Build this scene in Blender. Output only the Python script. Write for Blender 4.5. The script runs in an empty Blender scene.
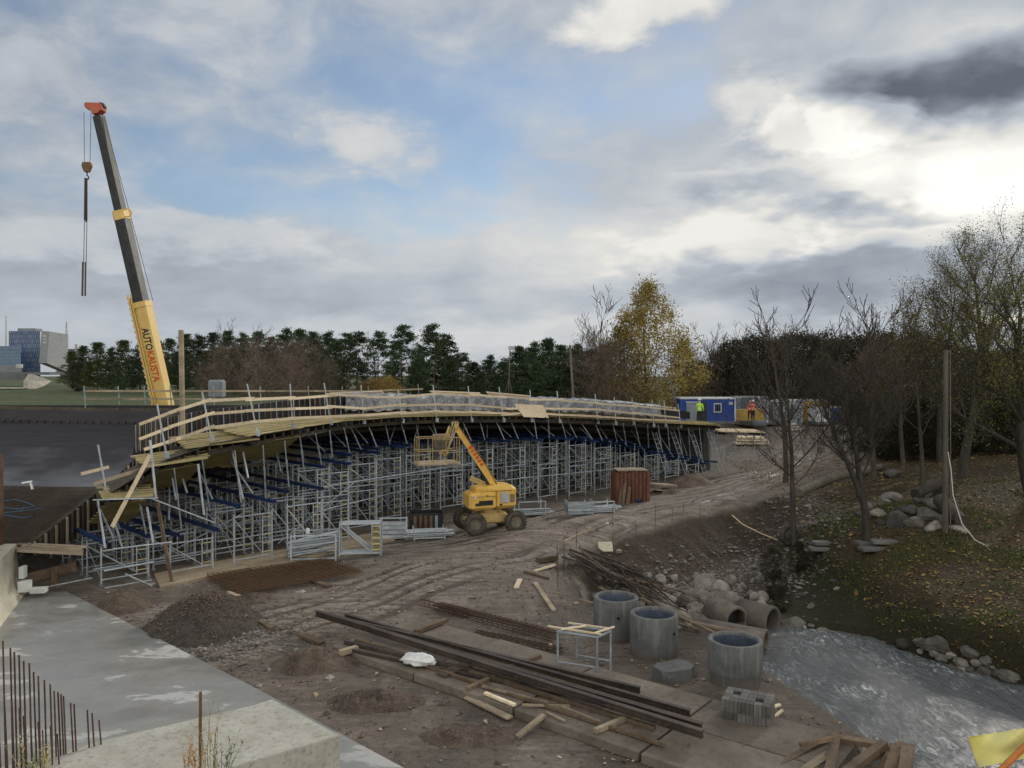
import bpy, math, random, bisect
import numpy as np
from mathutils import Vector, Matrix, Euler, noise as mnoise
R = math.radians
rnd = random.Random(7)
scene = bpy.context.scene
col = scene.collection
F = 788.0
PITCH = math.atan(9/788)
CAM = Vector((0, 0, 7.0))
_fwd = Vector((0, math.cos(PITCH), -math.sin(PITCH)))
_up = Vector((0, math.sin(PITCH), math.cos(PITCH)))
_rt = Vector((1, 0, 0))

def ray(px, py):
    return _fwd + _rt*((px-512)/F) + _up*((384-py)/F)
def P(px, py, Y):
    """world point seen at pixel (px,py) at distance Y ahead"""
    d = ray(px, py)
    return CAM + d*(Y/d.y)
def G(px, py, z=0.0):
    d = ray(px, py)
    return CAM + d*((z-CAM.z)/d.z)

# ---------------------------------------------------------------- mesh builder
class MB:
    def __init__(s):
        s.v = []; s.f = []; s.sm = []; s.mi = []; s.cm = 0
    def add(s, vs, fs, smooth=False):
        o = len(s.v)
        s.v.extend([Vector(v) for v in vs])
        for f in fs:
            s.f.append([i+o for i in f]); s.sm.append(smooth); s.mi.append(s.cm)
        return s
    def box(s, c, size, rz=0, M=None):
        hx, hy, hz = size[0]/2, size[1]/2, size[2]/2
        m = M if M is not None else Matrix.Rotation(rz, 3, 'Z')
        c = Vector(c)
        vs = [c + m @ Vector((x, y, z)) for z in (-hz, hz) for x, y in ((-hx, -hy), (hx, -hy), (hx, hy), (-hx, hy))]
        return s.add(vs, [(3, 2, 1, 0), (4, 5, 6, 7), (0, 1, 5, 4), (1, 2, 6, 5), (2, 3, 7, 6), (3, 0, 4, 7)])
    def bar(s, p0, p1, w, h, up=(0, 0, 1), roll=0):
        p0 = Vector(p0); p1 = Vector(p1); d = (p1-p0).normalized()
        up = Vector(up)
        if abs(d.dot(up)) > .98: up = Vector((0, 1, 0))
        x = d.cross(up).normalized(); y = x.cross(d).normalized()
        if roll:
            q = Matrix.Rotation(roll, 3, d); x = q @ x; y = q @ y
        vs = []
        for p in (p0, p1):
            for a, b in ((-1, -1), (1, -1), (1, 1), (-1, 1)):
                vs.append(p + x*(a*w/2) + y*(b*h/2))
        return s.add(vs, [(0, 1, 2, 3), (7, 6, 5, 4), (0, 4, 5, 1), (1, 5, 6, 2), (2, 6, 7, 3), (3, 7, 4, 0)])
    def tube(s, pts, r, n=8, cap=True, smooth=True):
        pts = [Vector(p) for p in pts]
        rs = r if isinstance(r, (list, tuple)) else [r]*len(pts)
        rings = []; prev = None
        for i, p in enumerate(pts):
            d = (pts[min(i+1, len(pts)-1)] - pts[max(i-1, 0)])
            d = d.normalized() if d.length > 1e-9 else Vector((0, 0, 1))
            if prev is None:
                a = Vector((0, 0, 1)) if abs(d.z) < .9 else Vector((1, 0, 0))
                x = d.cross(a).normalized()
            else:
                x = (prev - d*prev.dot(d))
                x = x.normalized() if x.length > 1e-6 else d.orthogonal().normalized()
            prev = x; y = d.cross(x)
            rings.append([p + (x*math.cos(2*math.pi*k/n) + y*math.sin(2*math.pi*k/n))*rs[i] for k in range(n)])
        vs = [v for q in rings for v in q]; fs = []
        for i in range(len(rings)-1):
            for k in range(n):
                k2 = (k+1) % n
                fs.append((i*n+k, i*n+k2, (i+1)*n+k2, (i+1)*n+k))
        s.add(vs, fs, smooth)
        if cap:
            s.add(rings[0], [tuple(range(n-1, -1, -1))]); s.add(rings[-1], [tuple(range(n))])
        return s
    def lathe(s, c, prof, n=24, M=None, smooth=True):
        c = Vector(c); m = M if M is not None else Matrix.Identity(3)
        vs = [c + m @ Vector((r*math.cos(2*math.pi*k/n), r*math.sin(2*math.pi*k/n), z)) for r, z in prof for k in range(n)]
        fs = []
        for i in range(len(prof)-1):
            for k in range(n):
                k2 = (k+1) % n
                fs.append((i*n+k, i*n+k2, (i+1)*n+k2, (i+1)*n+k))
        return s.add(vs, fs, smooth)
    def prism(s, poly, z0, z1, M=None, c=(0, 0, 0)):
        m = M if M is not None else Matrix.Identity(3); c = Vector(c); n = len(poly)
        vs = [c + m @ Vector((x, y, z)) for z in (z0, z1) for x, y in poly]
        fs = [tuple(range(n-1, -1, -1)), tuple(range(n, 2*n))]
        for k in range(n):
            k2 = (k+1) % n
            fs.append((k, k2, n+k2, n+k))
        return s.add(vs, fs)
    def grid(s, rows, smooth=True, closed=False):
        n = len(rows[0]); vs = [v for r in rows for v in r]; fs = []
        for i in range(len(rows)-1):
            for k in range(n-1):
                fs.append((i*n+k, i*n+k+1, (i+1)*n+k+1, (i+1)*n+k))
        return s.add(vs, fs, smooth)
    def build(s, name, mat, parent=None, local=False, origin=None):
        me = bpy.data.meshes.new(name)
        vs = s.v
        ob = bpy.data.objects.new(name, me)
        if parent is not None:
            if not local:
                m = Matrix.Rotation(-abs_rz(parent), 3, 'Z'); l = abs_loc(parent)
                vs = [m @ (v-l) for v in vs]
            ob.parent = parent
        else:
            if origin is None and not local:
                xs = [v.x for v in vs]; ys = [v.y for v in vs]; zs = [v.z for v in vs]
                origin = Vector(((min(xs)+max(xs))/2, (min(ys)+max(ys))/2, min(zs)))
            if origin is not None:
                origin = Vector(origin); vs = [v-origin for v in vs]; ob.location = origin
        me.from_pydata([tuple(v) for v in vs], [], s.f)
        for m in (mat if isinstance(mat, (list, tuple)) else [mat]):
            me.materials.append(m)
        me.polygons.foreach_set('use_smooth', s.sm)
        me.polygons.foreach_set('material_index', s.mi)
        me.update()
        col.objects.link(ob)
        return ob

def abs_loc(o):
    l = Vector(o.location)
    while o.parent is not None:
        o = o.parent
        l = Matrix.Rotation(o.rotation_euler.z, 3, 'Z') @ l + Vector(o.location)
    return l
def abs_rz(o):
    a = o.rotation_euler.z
    while o.parent is not None:
        o = o.parent; a += o.rotation_euler.z
    return a
def tag(o, label=None, cat=None, group=None, kind=None):
    if label: o['label'] = label
    if cat: o['category'] = cat
    if group: o['group'] = group
    if kind: o['kind'] = kind
    return o
def thing(name, label, cat, loc=(0, 0, 0), rz=0, group=None):
    o = bpy.data.objects.new(name, None); o.empty_display_size = .3
    col.objects.link(o); o.location = loc; o.rotation_euler = (0, 0, rz)
    return tag(o, label, cat, group)
def dup(root, loc=None, rz=None, label=None, group=None):
    r = root.copy(); col.objects.link(r)
    if loc is not None: r.location = loc
    if rz is not None: r.rotation_euler = (0, 0, rz)
    if label: r['label'] = label
    if group: r['group'] = group
    for ch in list(root.children):
        c = ch.copy(); col.objects.link(c); c.parent = r
        for g in list(ch.children):
            d = g.copy(); col.objects.link(d); d.parent = c
    return r
ORD = ['first', 'second', 'third', 'fourth', 'fifth', 'sixth', 'seventh', 'eighth', 'ninth', 'tenth', 'eleventh', 'twelfth',
       'thirteenth', 'fourteenth', 'fifteenth', 'sixteenth', 'seventeenth', 'eighteenth', 'nineteenth', 'twentieth',
       'twenty-first', 'twenty-second', 'twenty-third', 'twenty-fourth', 'twenty-fifth', 'twenty-sixth', 'twenty-seventh',
       'twenty-eighth', 'twenty-ninth', 'thirtieth']
def ordw(i):
    if i < 30: return ORD[i]
    tens = {30: 'thirty', 40: 'forty', 50: 'fifty', 60: 'sixty', 70: 'seventy'}
    n = i+1; t = n//10*10
    if n % 10 == 0: return {40: 'fortieth', 50: 'fiftieth', 60: 'sixtieth'}[n]
    return tens[t] + '-' + ORD[n % 10 - 1]

# ---------------------------------------------------------------- materials
def newmat(name):
    m = bpy.data.materials.new(name); m.use_nodes = True
    nt = m.node_tree; b = nt.nodes['Principled BSDF']
    return m, nt, b
def N(nt, typ, **kw):
    n = nt.nodes.new(typ)
    for k, v in kw.items():
        if hasattr(n, k): setattr(n, k, v)
        else: n.inputs[k].default_value = v
    return n
def L(nt, a, b): nt.links.new(a, b)
def ramp(nt, fac, stops):
    n = nt.nodes.new('ShaderNodeValToRGB'); e = n.color_ramp.elements
    while len(e) < len(stops): e.new(.5)
    for i, (p, c) in enumerate(stops):
        e[i].position = p; e[i].color = (c[0], c[1], c[2], 1)
    L(nt, fac, n.inputs[0]); return n.outputs[0]
def mathn(nt, op, a, b=None, c=None, clamp=False):
    n = nt.nodes.new('ShaderNodeMath'); n.operation = op; n.use_clamp = clamp
    for i, q in enumerate((a, b, c)):
        if q is None: continue
        if isinstance(q, (int, float)): n.inputs[i].default_value = q
        else: L(nt, q, n.inputs[i])
    return n.outputs[0]
def mixc(nt, f, a, b, mode='MIX'):
    n = nt.nodes.new('ShaderNodeMix'); n.data_type = 'RGBA'; n.blend_type = mode
    if isinstance(f, (int, float)): n.inputs['Factor'].default_value = f
    else: L(nt, f, n.inputs['Factor'])
    for k, q in (('A', a), ('B', b)):
        i = [s for s in n.inputs if s.name == k and s.type == 'RGBA'][0]
        if isinstance(q, (tuple, list)): i.default_value = (q[0], q[1], q[2], 1)
        else: L(nt, q, i)
    return [s for s in n.outputs if s.type == 'RGBA'][0]
def noisen(nt, vec, scale, detail=4, rough=.6, dist=0):
    n = nt.nodes.new('ShaderNodeTexNoise'); n.inputs['Scale'].default_value = scale
    n.inputs['Detail'].default_value = detail; n.inputs['Roughness'].default_value = rough
    n.inputs['Distortion'].default_value = dist
    if vec is not None: L(nt, vec, n.inputs['Vector'])
    return n.outputs[0]
def mapn(nt, vec, scale=(1, 1, 1), rot=(0, 0, 0), loc=(0, 0, 0)):
    n = nt.nodes.new('ShaderNodeMapping'); L(nt, vec, n.inputs[0])
    n.inputs['Scale'].default_value = scale; n.inputs['Rotation'].default_value = rot; n.inputs['Location'].default_value = loc
    return n.outputs[0]
def surf(name, c1, c2, c3=None, scale=3, rough=.8, metal=0, bump=.3, bscale=None, stretch=(1, 1, 1), rvar=.1, varobj=.25, detail=5, bdist=.02):
    """worn surface: large stains between c1 and c2, fine speckle towards c3, bump"""
    m, nt, b = newmat(name)
    tc = N(nt, 'ShaderNodeTexCoord').outputs['Object']
    oi = N(nt, 'ShaderNodeObjectInfo')
    ofs = nt.nodes.new('ShaderNodeVectorMath'); ofs.operation = 'ADD'
    L(nt, tc, ofs.inputs[0])
    k = nt.nodes.new('ShaderNodeCombineXYZ'); r10 = mathn(nt, 'MULTIPLY', oi.outputs['Random'], 37.0)
    for i in range(3): L(nt, r10, k.inputs[i])
    L(nt, k.outputs[0], ofs.inputs[1])
    v = mapn(nt, ofs.outputs[0], stretch)
    n1 = noisen(nt, v, scale, detail, .62, .3)
    n2 = noisen(nt, v, scale*9, 3, .6)
    cA = ramp(nt, n1, [(.34, c1), (.66, c2)])
    cB = mixc(nt, ramp(nt, n2, [(.52, (0, 0, 0)), (.74, (.75, .75, .75))]), cA, c3 if c3 else [x*.6 for x in c1])
    hv = N(nt, 'ShaderNodeHueSaturation'); L(nt, cB, hv.inputs['Color'])
    L(nt, mathn(nt, 'MULTIPLY_ADD', oi.outputs['Random'], 2*varobj, 1-varobj), hv.inputs['Value'])
    L(nt, hv.outputs[0], b.inputs['Base Color'])
    L(nt, mathn(nt, 'MULTIPLY_ADD', n1, 2*rvar, rough-rvar, clamp=True), b.inputs['Roughness'])
    b.inputs['Metallic'].default_value = metal
    b.inputs['Specular IOR Level'].default_value = .35
    if bump:
        bp = N(nt, 'ShaderNodeBump'); bp.inputs['Strength'].default_value = bump; bp.inputs['Distance'].default_value = bdist
        L(nt, noisen(nt, v, bscale or scale*5, 5, .65), bp.inputs['Height']); L(nt, bp.outputs[0], b.inputs['Normal'])
    return m
def leafmat(name, cols, trans=.35, vscale=.35):
    m, nt, b = newmat(name)
    geo = N(nt, 'ShaderNodeNewGeometry'); oi = N(nt, 'ShaderNodeObjectInfo')
    n1 = noisen(nt, geo.outputs['Position'], vscale, 3)
    ri = geo.outputs['Random Per Island']
    f = mathn(nt, 'ADD', mathn(nt, 'MULTIPLY', ri, .55), mathn(nt, 'MULTIPLY', n1, .5), clamp=True)
    k = len(cols); c = ramp(nt, f, [(.15+.7*i/(k-1), cols[i]) for i in range(k)])
    hv = N(nt, 'ShaderNodeHueSaturation'); L(nt, c, hv.inputs['Color'])
    L(nt, mathn(nt, 'MULTIPLY_ADD', oi.outputs['Random'], .5, .75), hv.inputs['Value'])
    L(nt, mathn(nt, 'MULTIPLY_ADD', oi.outputs['Random'], .03, .485), hv.inputs['Hue'])
    L(nt, hv.outputs[0], b.inputs['Base Color']); b.inputs['Roughness'].default_value = .7
    b.inputs['Specular IOR Level'].default_value = .2
    tr = N(nt, 'ShaderNodeBsdfTranslucent'); L(nt, hv.outputs[0], tr.inputs['Color'])
    mx = N(nt, 'ShaderNodeMixShader'); mx.inputs[0].default_value = trans
    L(nt, b.outputs[0], mx.inputs[1]); L(nt, tr.outputs[0], mx.inputs[2])
    L(nt, mx.outputs[0], nt.nodes['Material Output'].inputs['Surface'])
    return m

MT = {}
MT['galv'] = surf('galvanised_steel', (.31, .345, .38), (.5, .54, .57), (.22, .22, .22), 3, .5, .15, .1, varobj=.15)
MT['galvdull'] = surf('dull_galvanised_steel', (.22, .25, .28), (.37, .41, .44), (.14, .14, .14), 3, .55, .15, .1, varobj=.2)
MT['rung'] = surf('yellow_painted_steel', (.42, .36, .17), (.6, .52, .26), (.25, .2, .1), 4, .55, 0, .1, varobj=.3)
MT['blue'] = surf('blue_painted_steel', (.008, .022, .075), (.015, .042, .14), (.05, .06, .08), 2, .5, .1, .1, varobj=.3)
MT['yellow'] = surf('yellow_machine_paint', (.62, .37, .07), (.76, .48, .11), (.32, .2, .08), 2.2, .45, 0, .12, varobj=.03)
MT['yellowd'] = surf('dirty_yellow_paint', (.4, .29, .12), (.62, .45, .17), (.12, .09, .06), 3.5, .6, 0, .2, varobj=.05)
MT['yellowb'] = surf('pale_crane_yellow', (.66, .44, .12), (.76, .54, .18), (.5, .36, .15), 1.5, .5, 0, .08, varobj=.03)
MT['red'] = surf('crane_red_paint', (.5, .1, .05), (.62, .16, .08), (.3, .08, .05), 2, .5, 0, .1)
MT['black'] = surf('black_steel', (.015, .015, .016), (.035, .035, .037), (.05, .05, .05), 3, .5, .2, .15)
MT['boomgrey'] = surf('dark_boom_paint', (.02, .022, .022), (.045, .048, .046), (.09, .09, .09), 1.6, .5, .1, .1)
MT['tyre'] = surf('muddy_rubber', (.025, .023, .02), (.085, .07, .055), (.14, .115, .09), 4, .85, 0, .6)
MT['rim'] = surf('dirty_rim', (.1, .09, .07), (.2, .17, .12), (.05, .04, .03), 6, .7, 0, .2)
MT['rope'] = surf('steel_rope', (.12, .1, .09), (.2, .17, .15), None, 5, .6, .3, 0)
MT['board'] = surf('fresh_sawn_board', (.66, .53, .36), (.8, .67, .48), (.46, .34, .2), 1.3, .75, 0, .2, stretch=(1, 1, 1), varobj=.18)
MT['board_old'] = surf('weathered_board', (.24, .19, .13), (.42, .34, .24), (.14, .1, .07), 1.5, .85, 0, .35, varobj=.3)
MT['boardyellow'] = surf('yellow_formwork_board', (.31, .25, .11), (.46, .38, .2), (.22, .18, .1), 1.2, .6, 0, .15, varobj=.2)
MT['ply'] = surf('dark_film_faced_plywood', (.016, .015, .019), (.036, .033, .038), (.06, .055, .055), .55, .45, 0, .08, varobj=.05, rvar=.12)
MT['plylight'] = surf('light_formwork_panel', (.045, .046, .054), (.085, .086, .096), (.06, .055, .05), .5, .42, 0, .08, varobj=.03)
MT['formwood'] = surf('dark_formwork_timber', (.035, .03, .024), (.085, .07, .05), (.14, .11, .07), 1.1, .8, 0, .3, varobj=.3)
MT['timber'] = surf('old_brown_timber', (.09, .062, .04), (.2, .14, .09), (.05, .035, .025), 1.6, .85, 0, .5, varobj=.3)
MT['steeldark'] = surf('dark_rusty_beam_steel', (.045, .038, .035), (.1, .075, .06), (.15, .09, .06), 1.2, .55, .3, .25, varobj=.25)
MT['rust'] = surf('rusty_steel', (.12, .066, .035), (.2, .115, .058), (.08, .045, .03), 2.5, .8, .1, .35, varobj=.2)
MT['rustbox'] = surf('rust_red_container_steel', (.1, .04, .028), (.18, .075, .05), (.24, .15, .1), 1.2, .75, .1, .25, varobj=.05)
MT['rebar'] = surf('rusty_rebar', (.06, .034, .022), (.12, .066, .042), (.04, .025, .018), 5, .8, .1, .3, varobj=.25)
MT['concrete'] = surf('pale_concrete', (.3, .29, .26), (.46, .44, .39), (.22, .21, .19), .9, .85, 0, .3, varobj=.05)
MT['concrete_cream'] = surf('cream_concrete', (.46, .42, .31), (.62, .58, .46), (.34, .31, .24), 1.1, .85, 0, .35, varobj=.05)
MT['concrete_grey'] = surf('grey_precast_concrete', (.075, .078, .077), (.145, .147, .142), (.21, .205, .19), 1.1, .8, 0, .3, varobj=.15)
MT['concrete_dirty'] = surf('muddy_concrete_slab', (.11, .088, .068), (.21, .175, .138), (.08, .065, .052), .8, .8, 0, .35, varobj=.15)
MT['stone'] = surf('rubble_stone', (.12, .105, .09), (.3, .27, .235), (.06, .052, .045), 1.6, .9, 0, .8, varobj=.4, bdist=.05)
MT['gravel'] = surf('dark_gravel', (.055, .044, .037), (.12, .1, .086), (.2, .175, .155), 3.5, .95, 0, 1.0, bscale=22, bdist=.06)
MT['soilheap'] = surf('loose_soil', (.07, .05, .038), (.16, .12, .09), (.24, .2, .16), 2, .95, 0, 1.0, bscale=14, bdist=.06)
MT['white'] = surf('white_foam', (.7, .71, .68), (.82, .82, .79), (.5, .5, .46), 3, .8, 0, .2)
MT['bag'] = surf('white_sack_fabric', (.66, .66, .65), (.8, .8, .8), (.5, .48, .45), 5, .6, 0, .5)
MT['tarp'] = surf('grey_tarpaulin', (.06, .065, .08), (.26, .27, .29), (.55, .55, .55), 1.4, .4, 0, .4, bscale=3, bdist=.1)
MT['tarpblue'] = surf('blue_tarpaulin', (.05, .14, .3), (.12, .26, .48), (.3, .4, .5), 1.3, .4, 0, .4)
MT['contblue'] = surf('blue_site_cabin_paint', (.018, .06, .28), (.03, .085, .36), (.08, .12, .3), 1, .45, 0, .05)
MT['contwhite'] = surf('off_white_cabin_panel', (.42, .45, .47), (.55, .57, .58), (.3, .3, .3), 1, .5, 0, .05)
MT['contgrey'] = surf('grey_cabin_panel', (.2, .23, .26), (.28, .31, .34), (.15, .15, .15), 1, .5, 0, .05)
MT['contyellow'] = surf('ochre_cabin_paint', (.38, .25, .06), (.5, .34, .1), (.25, .18, .08), 1, .5, 0, .05)
MT['bark'] = surf('dark_bark', (.03, .026, .022), (.075, .062, .05), (.1, .09, .075), 5, .95, 0, .8, stretch=(1, 1, .25), varobj=.3)
MT['barkpine'] = surf('pine_bark', (.07, .045, .03), (.16, .095, .06), (.05, .04, .03), 4, .95, 0, .8, stretch=(1, 1, .3))
MT['twig'] = surf('grey_brown_twigs', (.045, .036, .03), (.1, .08, .062), None, 1, .95, 0, 0, varobj=.3)
MT['twigbrown'] = surf('reddish_brown_twigs', (.1, .075, .058), (.2, .15, .115), None, 1, .95, 0, 0, varobj=.2)
MT['poleold'] = surf('weathered_grey_pole', (.08, .07, .055), (.16, .14, .11), (.05, .045, .035), 2, .85, 0, .4, stretch=(1, 1, .2))
MT['signyellow'] = surf('yellow_plastic_sheet', (.72, .66, .22), (.8, .74, .3), (.66, .6, .2), 2, .5, 0, .2, varobj=0)
MT['orange'] = surf('orange_paint', (.55, .16, .03), (.65, .22, .05), (.4, .12, .04), 8, .5, 0, .2)
MT['straw'] = surf('dry_straw', (.4, .32, .14), (.55, .45, .22), None, 6, .9, 0, 0)
MT['weedgreen'] = surf('weed_green', (.12, .15, .05), (.2, .22, .08), None, 6, .9, 0, 0)
MT['orangeleaf'] = surf('orange_dry_leaf', (.45, .2, .04), (.6, .32, .08), None, 6, .8, 0, 0)
MT['redtext'] = surf('red_lettering', (.6, .06, .01), (.66, .09, .02), None, 2, .5, 0, 0, varobj=0)
MT['blacktext'] = surf('black_lettering', (.02, .02, .03), (.03, .03, .05), None, 2, .5, 0, 0, varobj=0)
MT['glass'] = surf('dark_window_glass', (.03, .035, .045), (.05, .06, .07), None, 1, .1, 0, 0)
MT['hose'] = surf('pale_blue_hose', (.05, .13, .27), (.07, .18, .34), None, 3, .5, 0, 0)
MT['wire'] = surf('pale_cable', (.45, .45, .42), (.55, .55, .52), None, 3, .6, 0, 0)
MT['ropewire'] = surf('pale_tape', (.5, .36, .2), (.6, .46, .28), None, 3, .7, 0, 0)
MT['hivis'] = surf('lime_hi_vis_fabric', (.45, .8, .05), (.5, .85, .1), (.5, .6, .3), 6, .7, 0, .2, varobj=0)
MT['hivisor'] = surf('orange_hi_vis_fabric', (.7, .14, .05), (.78, .2, .08), (.5, .3, .2), 6, .7, 0, .2, varobj=0)
MT['skin'] = surf('skin', (.5, .3, .22), (.55, .34, .25), None, 5, .6, 0, 0, varobj=0)
MT['darkcloth'] = surf('dark_trousers', (.02, .022, .03), (.04, .042, .05), None, 5, .9, 0, .2, varobj=0)
MT['padtan'] = surf('tan_foundation_pad', (.27, .21, .14), (.38, .31, .22), (.2, .15, .1), 1, .85, 0, .25, varobj=.1)

MT['rebardark'] = surf('dark_rebar', (.035, .022, .015), (.07, .042, .028), None, 5, .8, .1, .3)
MT['olive'] = surf('shaded_yellow_boarding', (.15, .12, .04), (.24, .2, .08), (.1, .08, .04), 1.2, .7, 0, .15)  # yellow boarding with the shade below the platforms mixed into its colour
MT['concrete_dark'] = surf('stained_dark_concrete', (.09, .085, .08), (.16, .15, .14), None, 1.2, .9, 0, .3)

MT['pipe'] = surf('pinkish_weathered_concrete', (.095, .08, .066), (.18, .155, .13), (.12, .07, .05), 1.6, .85, 0, .3)
MT['concrete_pale'] = surf('pale_dusty_concrete', (.34, .32, .27), (.48, .46, .4), (.2, .18, .15), 1.4, .85, 0, .5, varobj=.02, bscale=9)
MT['rustdark'] = surf('dark_rusty_sheet_steel', (.06, .035, .022), (.13, .07, .04), (.05, .03, .02), 2.5, .85, .1, .35, varobj=.1)

MT['stone_dark'] = surf('shaded_mossy_stone', (.05, .046, .04), (.13, .12, .105), (.04, .045, .025), 1.6, .9, 0, .8, varobj=.4, bdist=.05)  # darkened copy of the rubble stone, shade put into its colour

def ring_mat():
    m, nt, b = newmat('precast_ring_concrete'); tcn = N(nt, 'ShaderNodeTexCoord').outputs['Object']; sp = N(nt, 'ShaderNodeSeparateXYZ'); L(nt, tcn, sp.inputs[0])
    n1 = noisen(nt, tcn, 1.6, 6, .65, .5); n2 = noisen(nt, mapn(nt, tcn, (7, 7, .7)), 1, 5, .6); n3 = noisen(nt, tcn, 24, 3, .6)
    c = ramp(nt, n1, [(.3, (.075, .078, .077)), (.7, (.15, .15, .145))])
    c = mixc(nt, ramp(nt, n2, [(.5, (0, 0, 0)), (.7, (.6, .6, .6))]), c, (.24, .235, .22)); c = mixc(nt, ramp(nt, n3, [(.6, (0, 0, 0)), (.7, (.6, .6, .6))]), c, (.06, .06, .058))
    mud = mathn(nt, 'MULTIPLY_ADD', sp.outputs[2], -3.2, mathn(nt, 'MULTIPLY_ADD', n1, 2.2, -.15), clamp=True)
    c = mixc(nt, mathn(nt, 'MULTIPLY', mud, .8), c, (.13, .1, .078)); L(nt, c, b.inputs['Base Color']); b.inputs['Roughness'].default_value = .82
    bp = N(nt, 'ShaderNodeBump'); bp.inputs['Strength'].default_value = .5; bp.inputs['Distance'].default_value = .02; L(nt, mathn(nt, 'ADD', n3, n2), bp.inputs['Height']); L(nt, bp.outputs[0], b.inputs['Normal']); return m
MT['ringconc'] = ring_mat()

MT['basket'] = surf('worn_basket_paint', (.24, .17, .08), (.42, .31, .13), (.1, .08, .06), 4, .65, 0, .2)
# ================================================================ camera, world, sun
cam = bpy.data.cameras.new('camera'); camo = bpy.data.objects.new('camera', cam); col.objects.link(camo)
camo.location = CAM; camo.rotation_euler = (math.pi/2-PITCH, 0, 0)
cam.sensor_width = 36; cam.lens = F*36/1024; cam.clip_end = 5000; cam.clip_start = .05
scene.camera = camo
scene.view_settings.view_transform = 'Standard'; scene.view_settings.look = 'None'
scene.view_settings.exposure = 0.0; scene.view_settings.gamma = 1
SUN_AZ = R(40); SUN_EL = R(21)
w = bpy.data.worlds.new('World'); scene.world = w; w.use_nodes = True
nt = w.node_tree; nt.nodes.clear()
bg = N(nt, 'ShaderNodeBackground'); out = N(nt, 'ShaderNodeOutputWorld'); L(nt, bg.outputs[0], out.inputs[0])
bg.inputs[1].default_value = .1
sky = N(nt, 'ShaderNodeTexSky'); sky.sky_type = 'NISHITA'; sky.sun_disc = False
sky.sun_elevation = SUN_EL; sky.sun_rotation = SUN_AZ; sky.air_density = 1; sky.dust_density = .6; sky.ozone_density = 2
tc = N(nt, 'ShaderNodeTexCoord').outputs['Generated']
sx = N(nt, 'ShaderNodeSeparateXYZ'); L(nt, tc, sx.inputs[0])
X, Y_, Z = sx.outputs
def m_(op, a, b=None, c=None, clamp=False): return mathn(nt, op, a, b, c, clamp)
az = m_('ARCTAN2', X, Y_); el = m_('ARCSINE', Z)
# cloud-layer coordinates: direction projected on a flat layer
den = m_('ADD', m_('MAXIMUM', Z, 0), .3)
cv = N(nt, 'ShaderNodeCombineXYZ'); L(nt, m_('DIVIDE', X, den), cv.inputs[0]); L(nt, m_('DIVIDE', Y_, den), cv.inputs[1])
cl = cv.outputs[0]
warp = noisen(nt, cl, 2.4, 4, .55); warp2 = noisen(nt, mapn(nt, cl, loc=(7.3, 2.1, 4)), 2.4, 4, .55)
fine = noisen(nt, cl, 5.0, 8, .58, .25); broad = noisen(nt, mapn(nt, cl, (1, 1, 1), loc=(3, 1, 0)), 1.4, 5, .55, .3)
azw = m_('ADD', az, m_('MULTIPLY_ADD', warp, .26, -.13)); elw = m_('ADD', el, m_('MULTIPLY_ADD', warp2, .14, -.07))
def azel(px, py):
    a = math.atan((px-512)/788); return a, math.atan((375-py)/788*math.cos(a))
def blob(px, py, sx_, sy_, amp=1):
    a, e = azel(px, py)
    u = m_('DIVIDE', m_('SUBTRACT', azw, a), sx_/788); v = m_('DIVIDE', m_('SUBTRACT', elw, e), sy_/788)
    g = m_('EXPONENT', m_('MULTIPLY', m_('ADD', m_('MULTIPLY', u, u), m_('MULTIPLY', v, v)), -1))
    return m_('MULTIPLY', g, amp)
def puff(px, py, sx_, sy_, amp=1, soft=3.2, k=1.3):
    g = blob(px, py, sx_, sy_, 1); q = m_('MULTIPLY', m_('ADD', m_('SUBTRACT', g, .42), m_('MULTIPLY_ADD', fine, k, -.5*k)), soft, clamp=True)
    return m_('MULTIPLY', q, amp)
def total(items, base=0.0):
    s = base
    for it in items: s = m_('ADD', it, s)
    return s
# coverage (1 = all cloud) : breaks of blue where the photograph has them
cov = m_('MULTIPLY_ADD', fine, 2.0, -.45)
cov = m_('ADD', cov, m_('MULTIPLY_ADD', broad, 1.6, -.45))
holes = total([blob(300, 200, 240, 50, -.75), blob(190, 190, 90, 34, -.3), blob(520, 100, 190, 55, -.5), blob(240, 60, 260, 60, -.45), blob(690, 160, 80, 80, -.3), blob(900, 30, 80, 50, -.2), blob(480, 210, 160, 45, -.3),
               puff(385, 140, 95, 40, .45, 1.8, 2.0), puff(745, 108, 80, 40, .6, 2.0, 2.0), puff(805, 140, 60, 34, .8), puff(645, 14, 95, 34, .8), puff(850, 75, 50, 25, .6), puff(870, 130, 50, 34, .6), blob(90, 80, 120, 60, .1),
               blob(850, 200, 260, 70, .9), blob(300, 285, 500, 50, .9), blob(960, 90, 120, 80, 1.0), blob(80, 190, 110, 90, .3)])
cov = m_('ADD', cov, holes); cov = ramp(nt, cov, [(.1, (.34, .34, .34)), (.5, (.64, .64, .64)), (.9, (1, 1, 1))])
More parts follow.
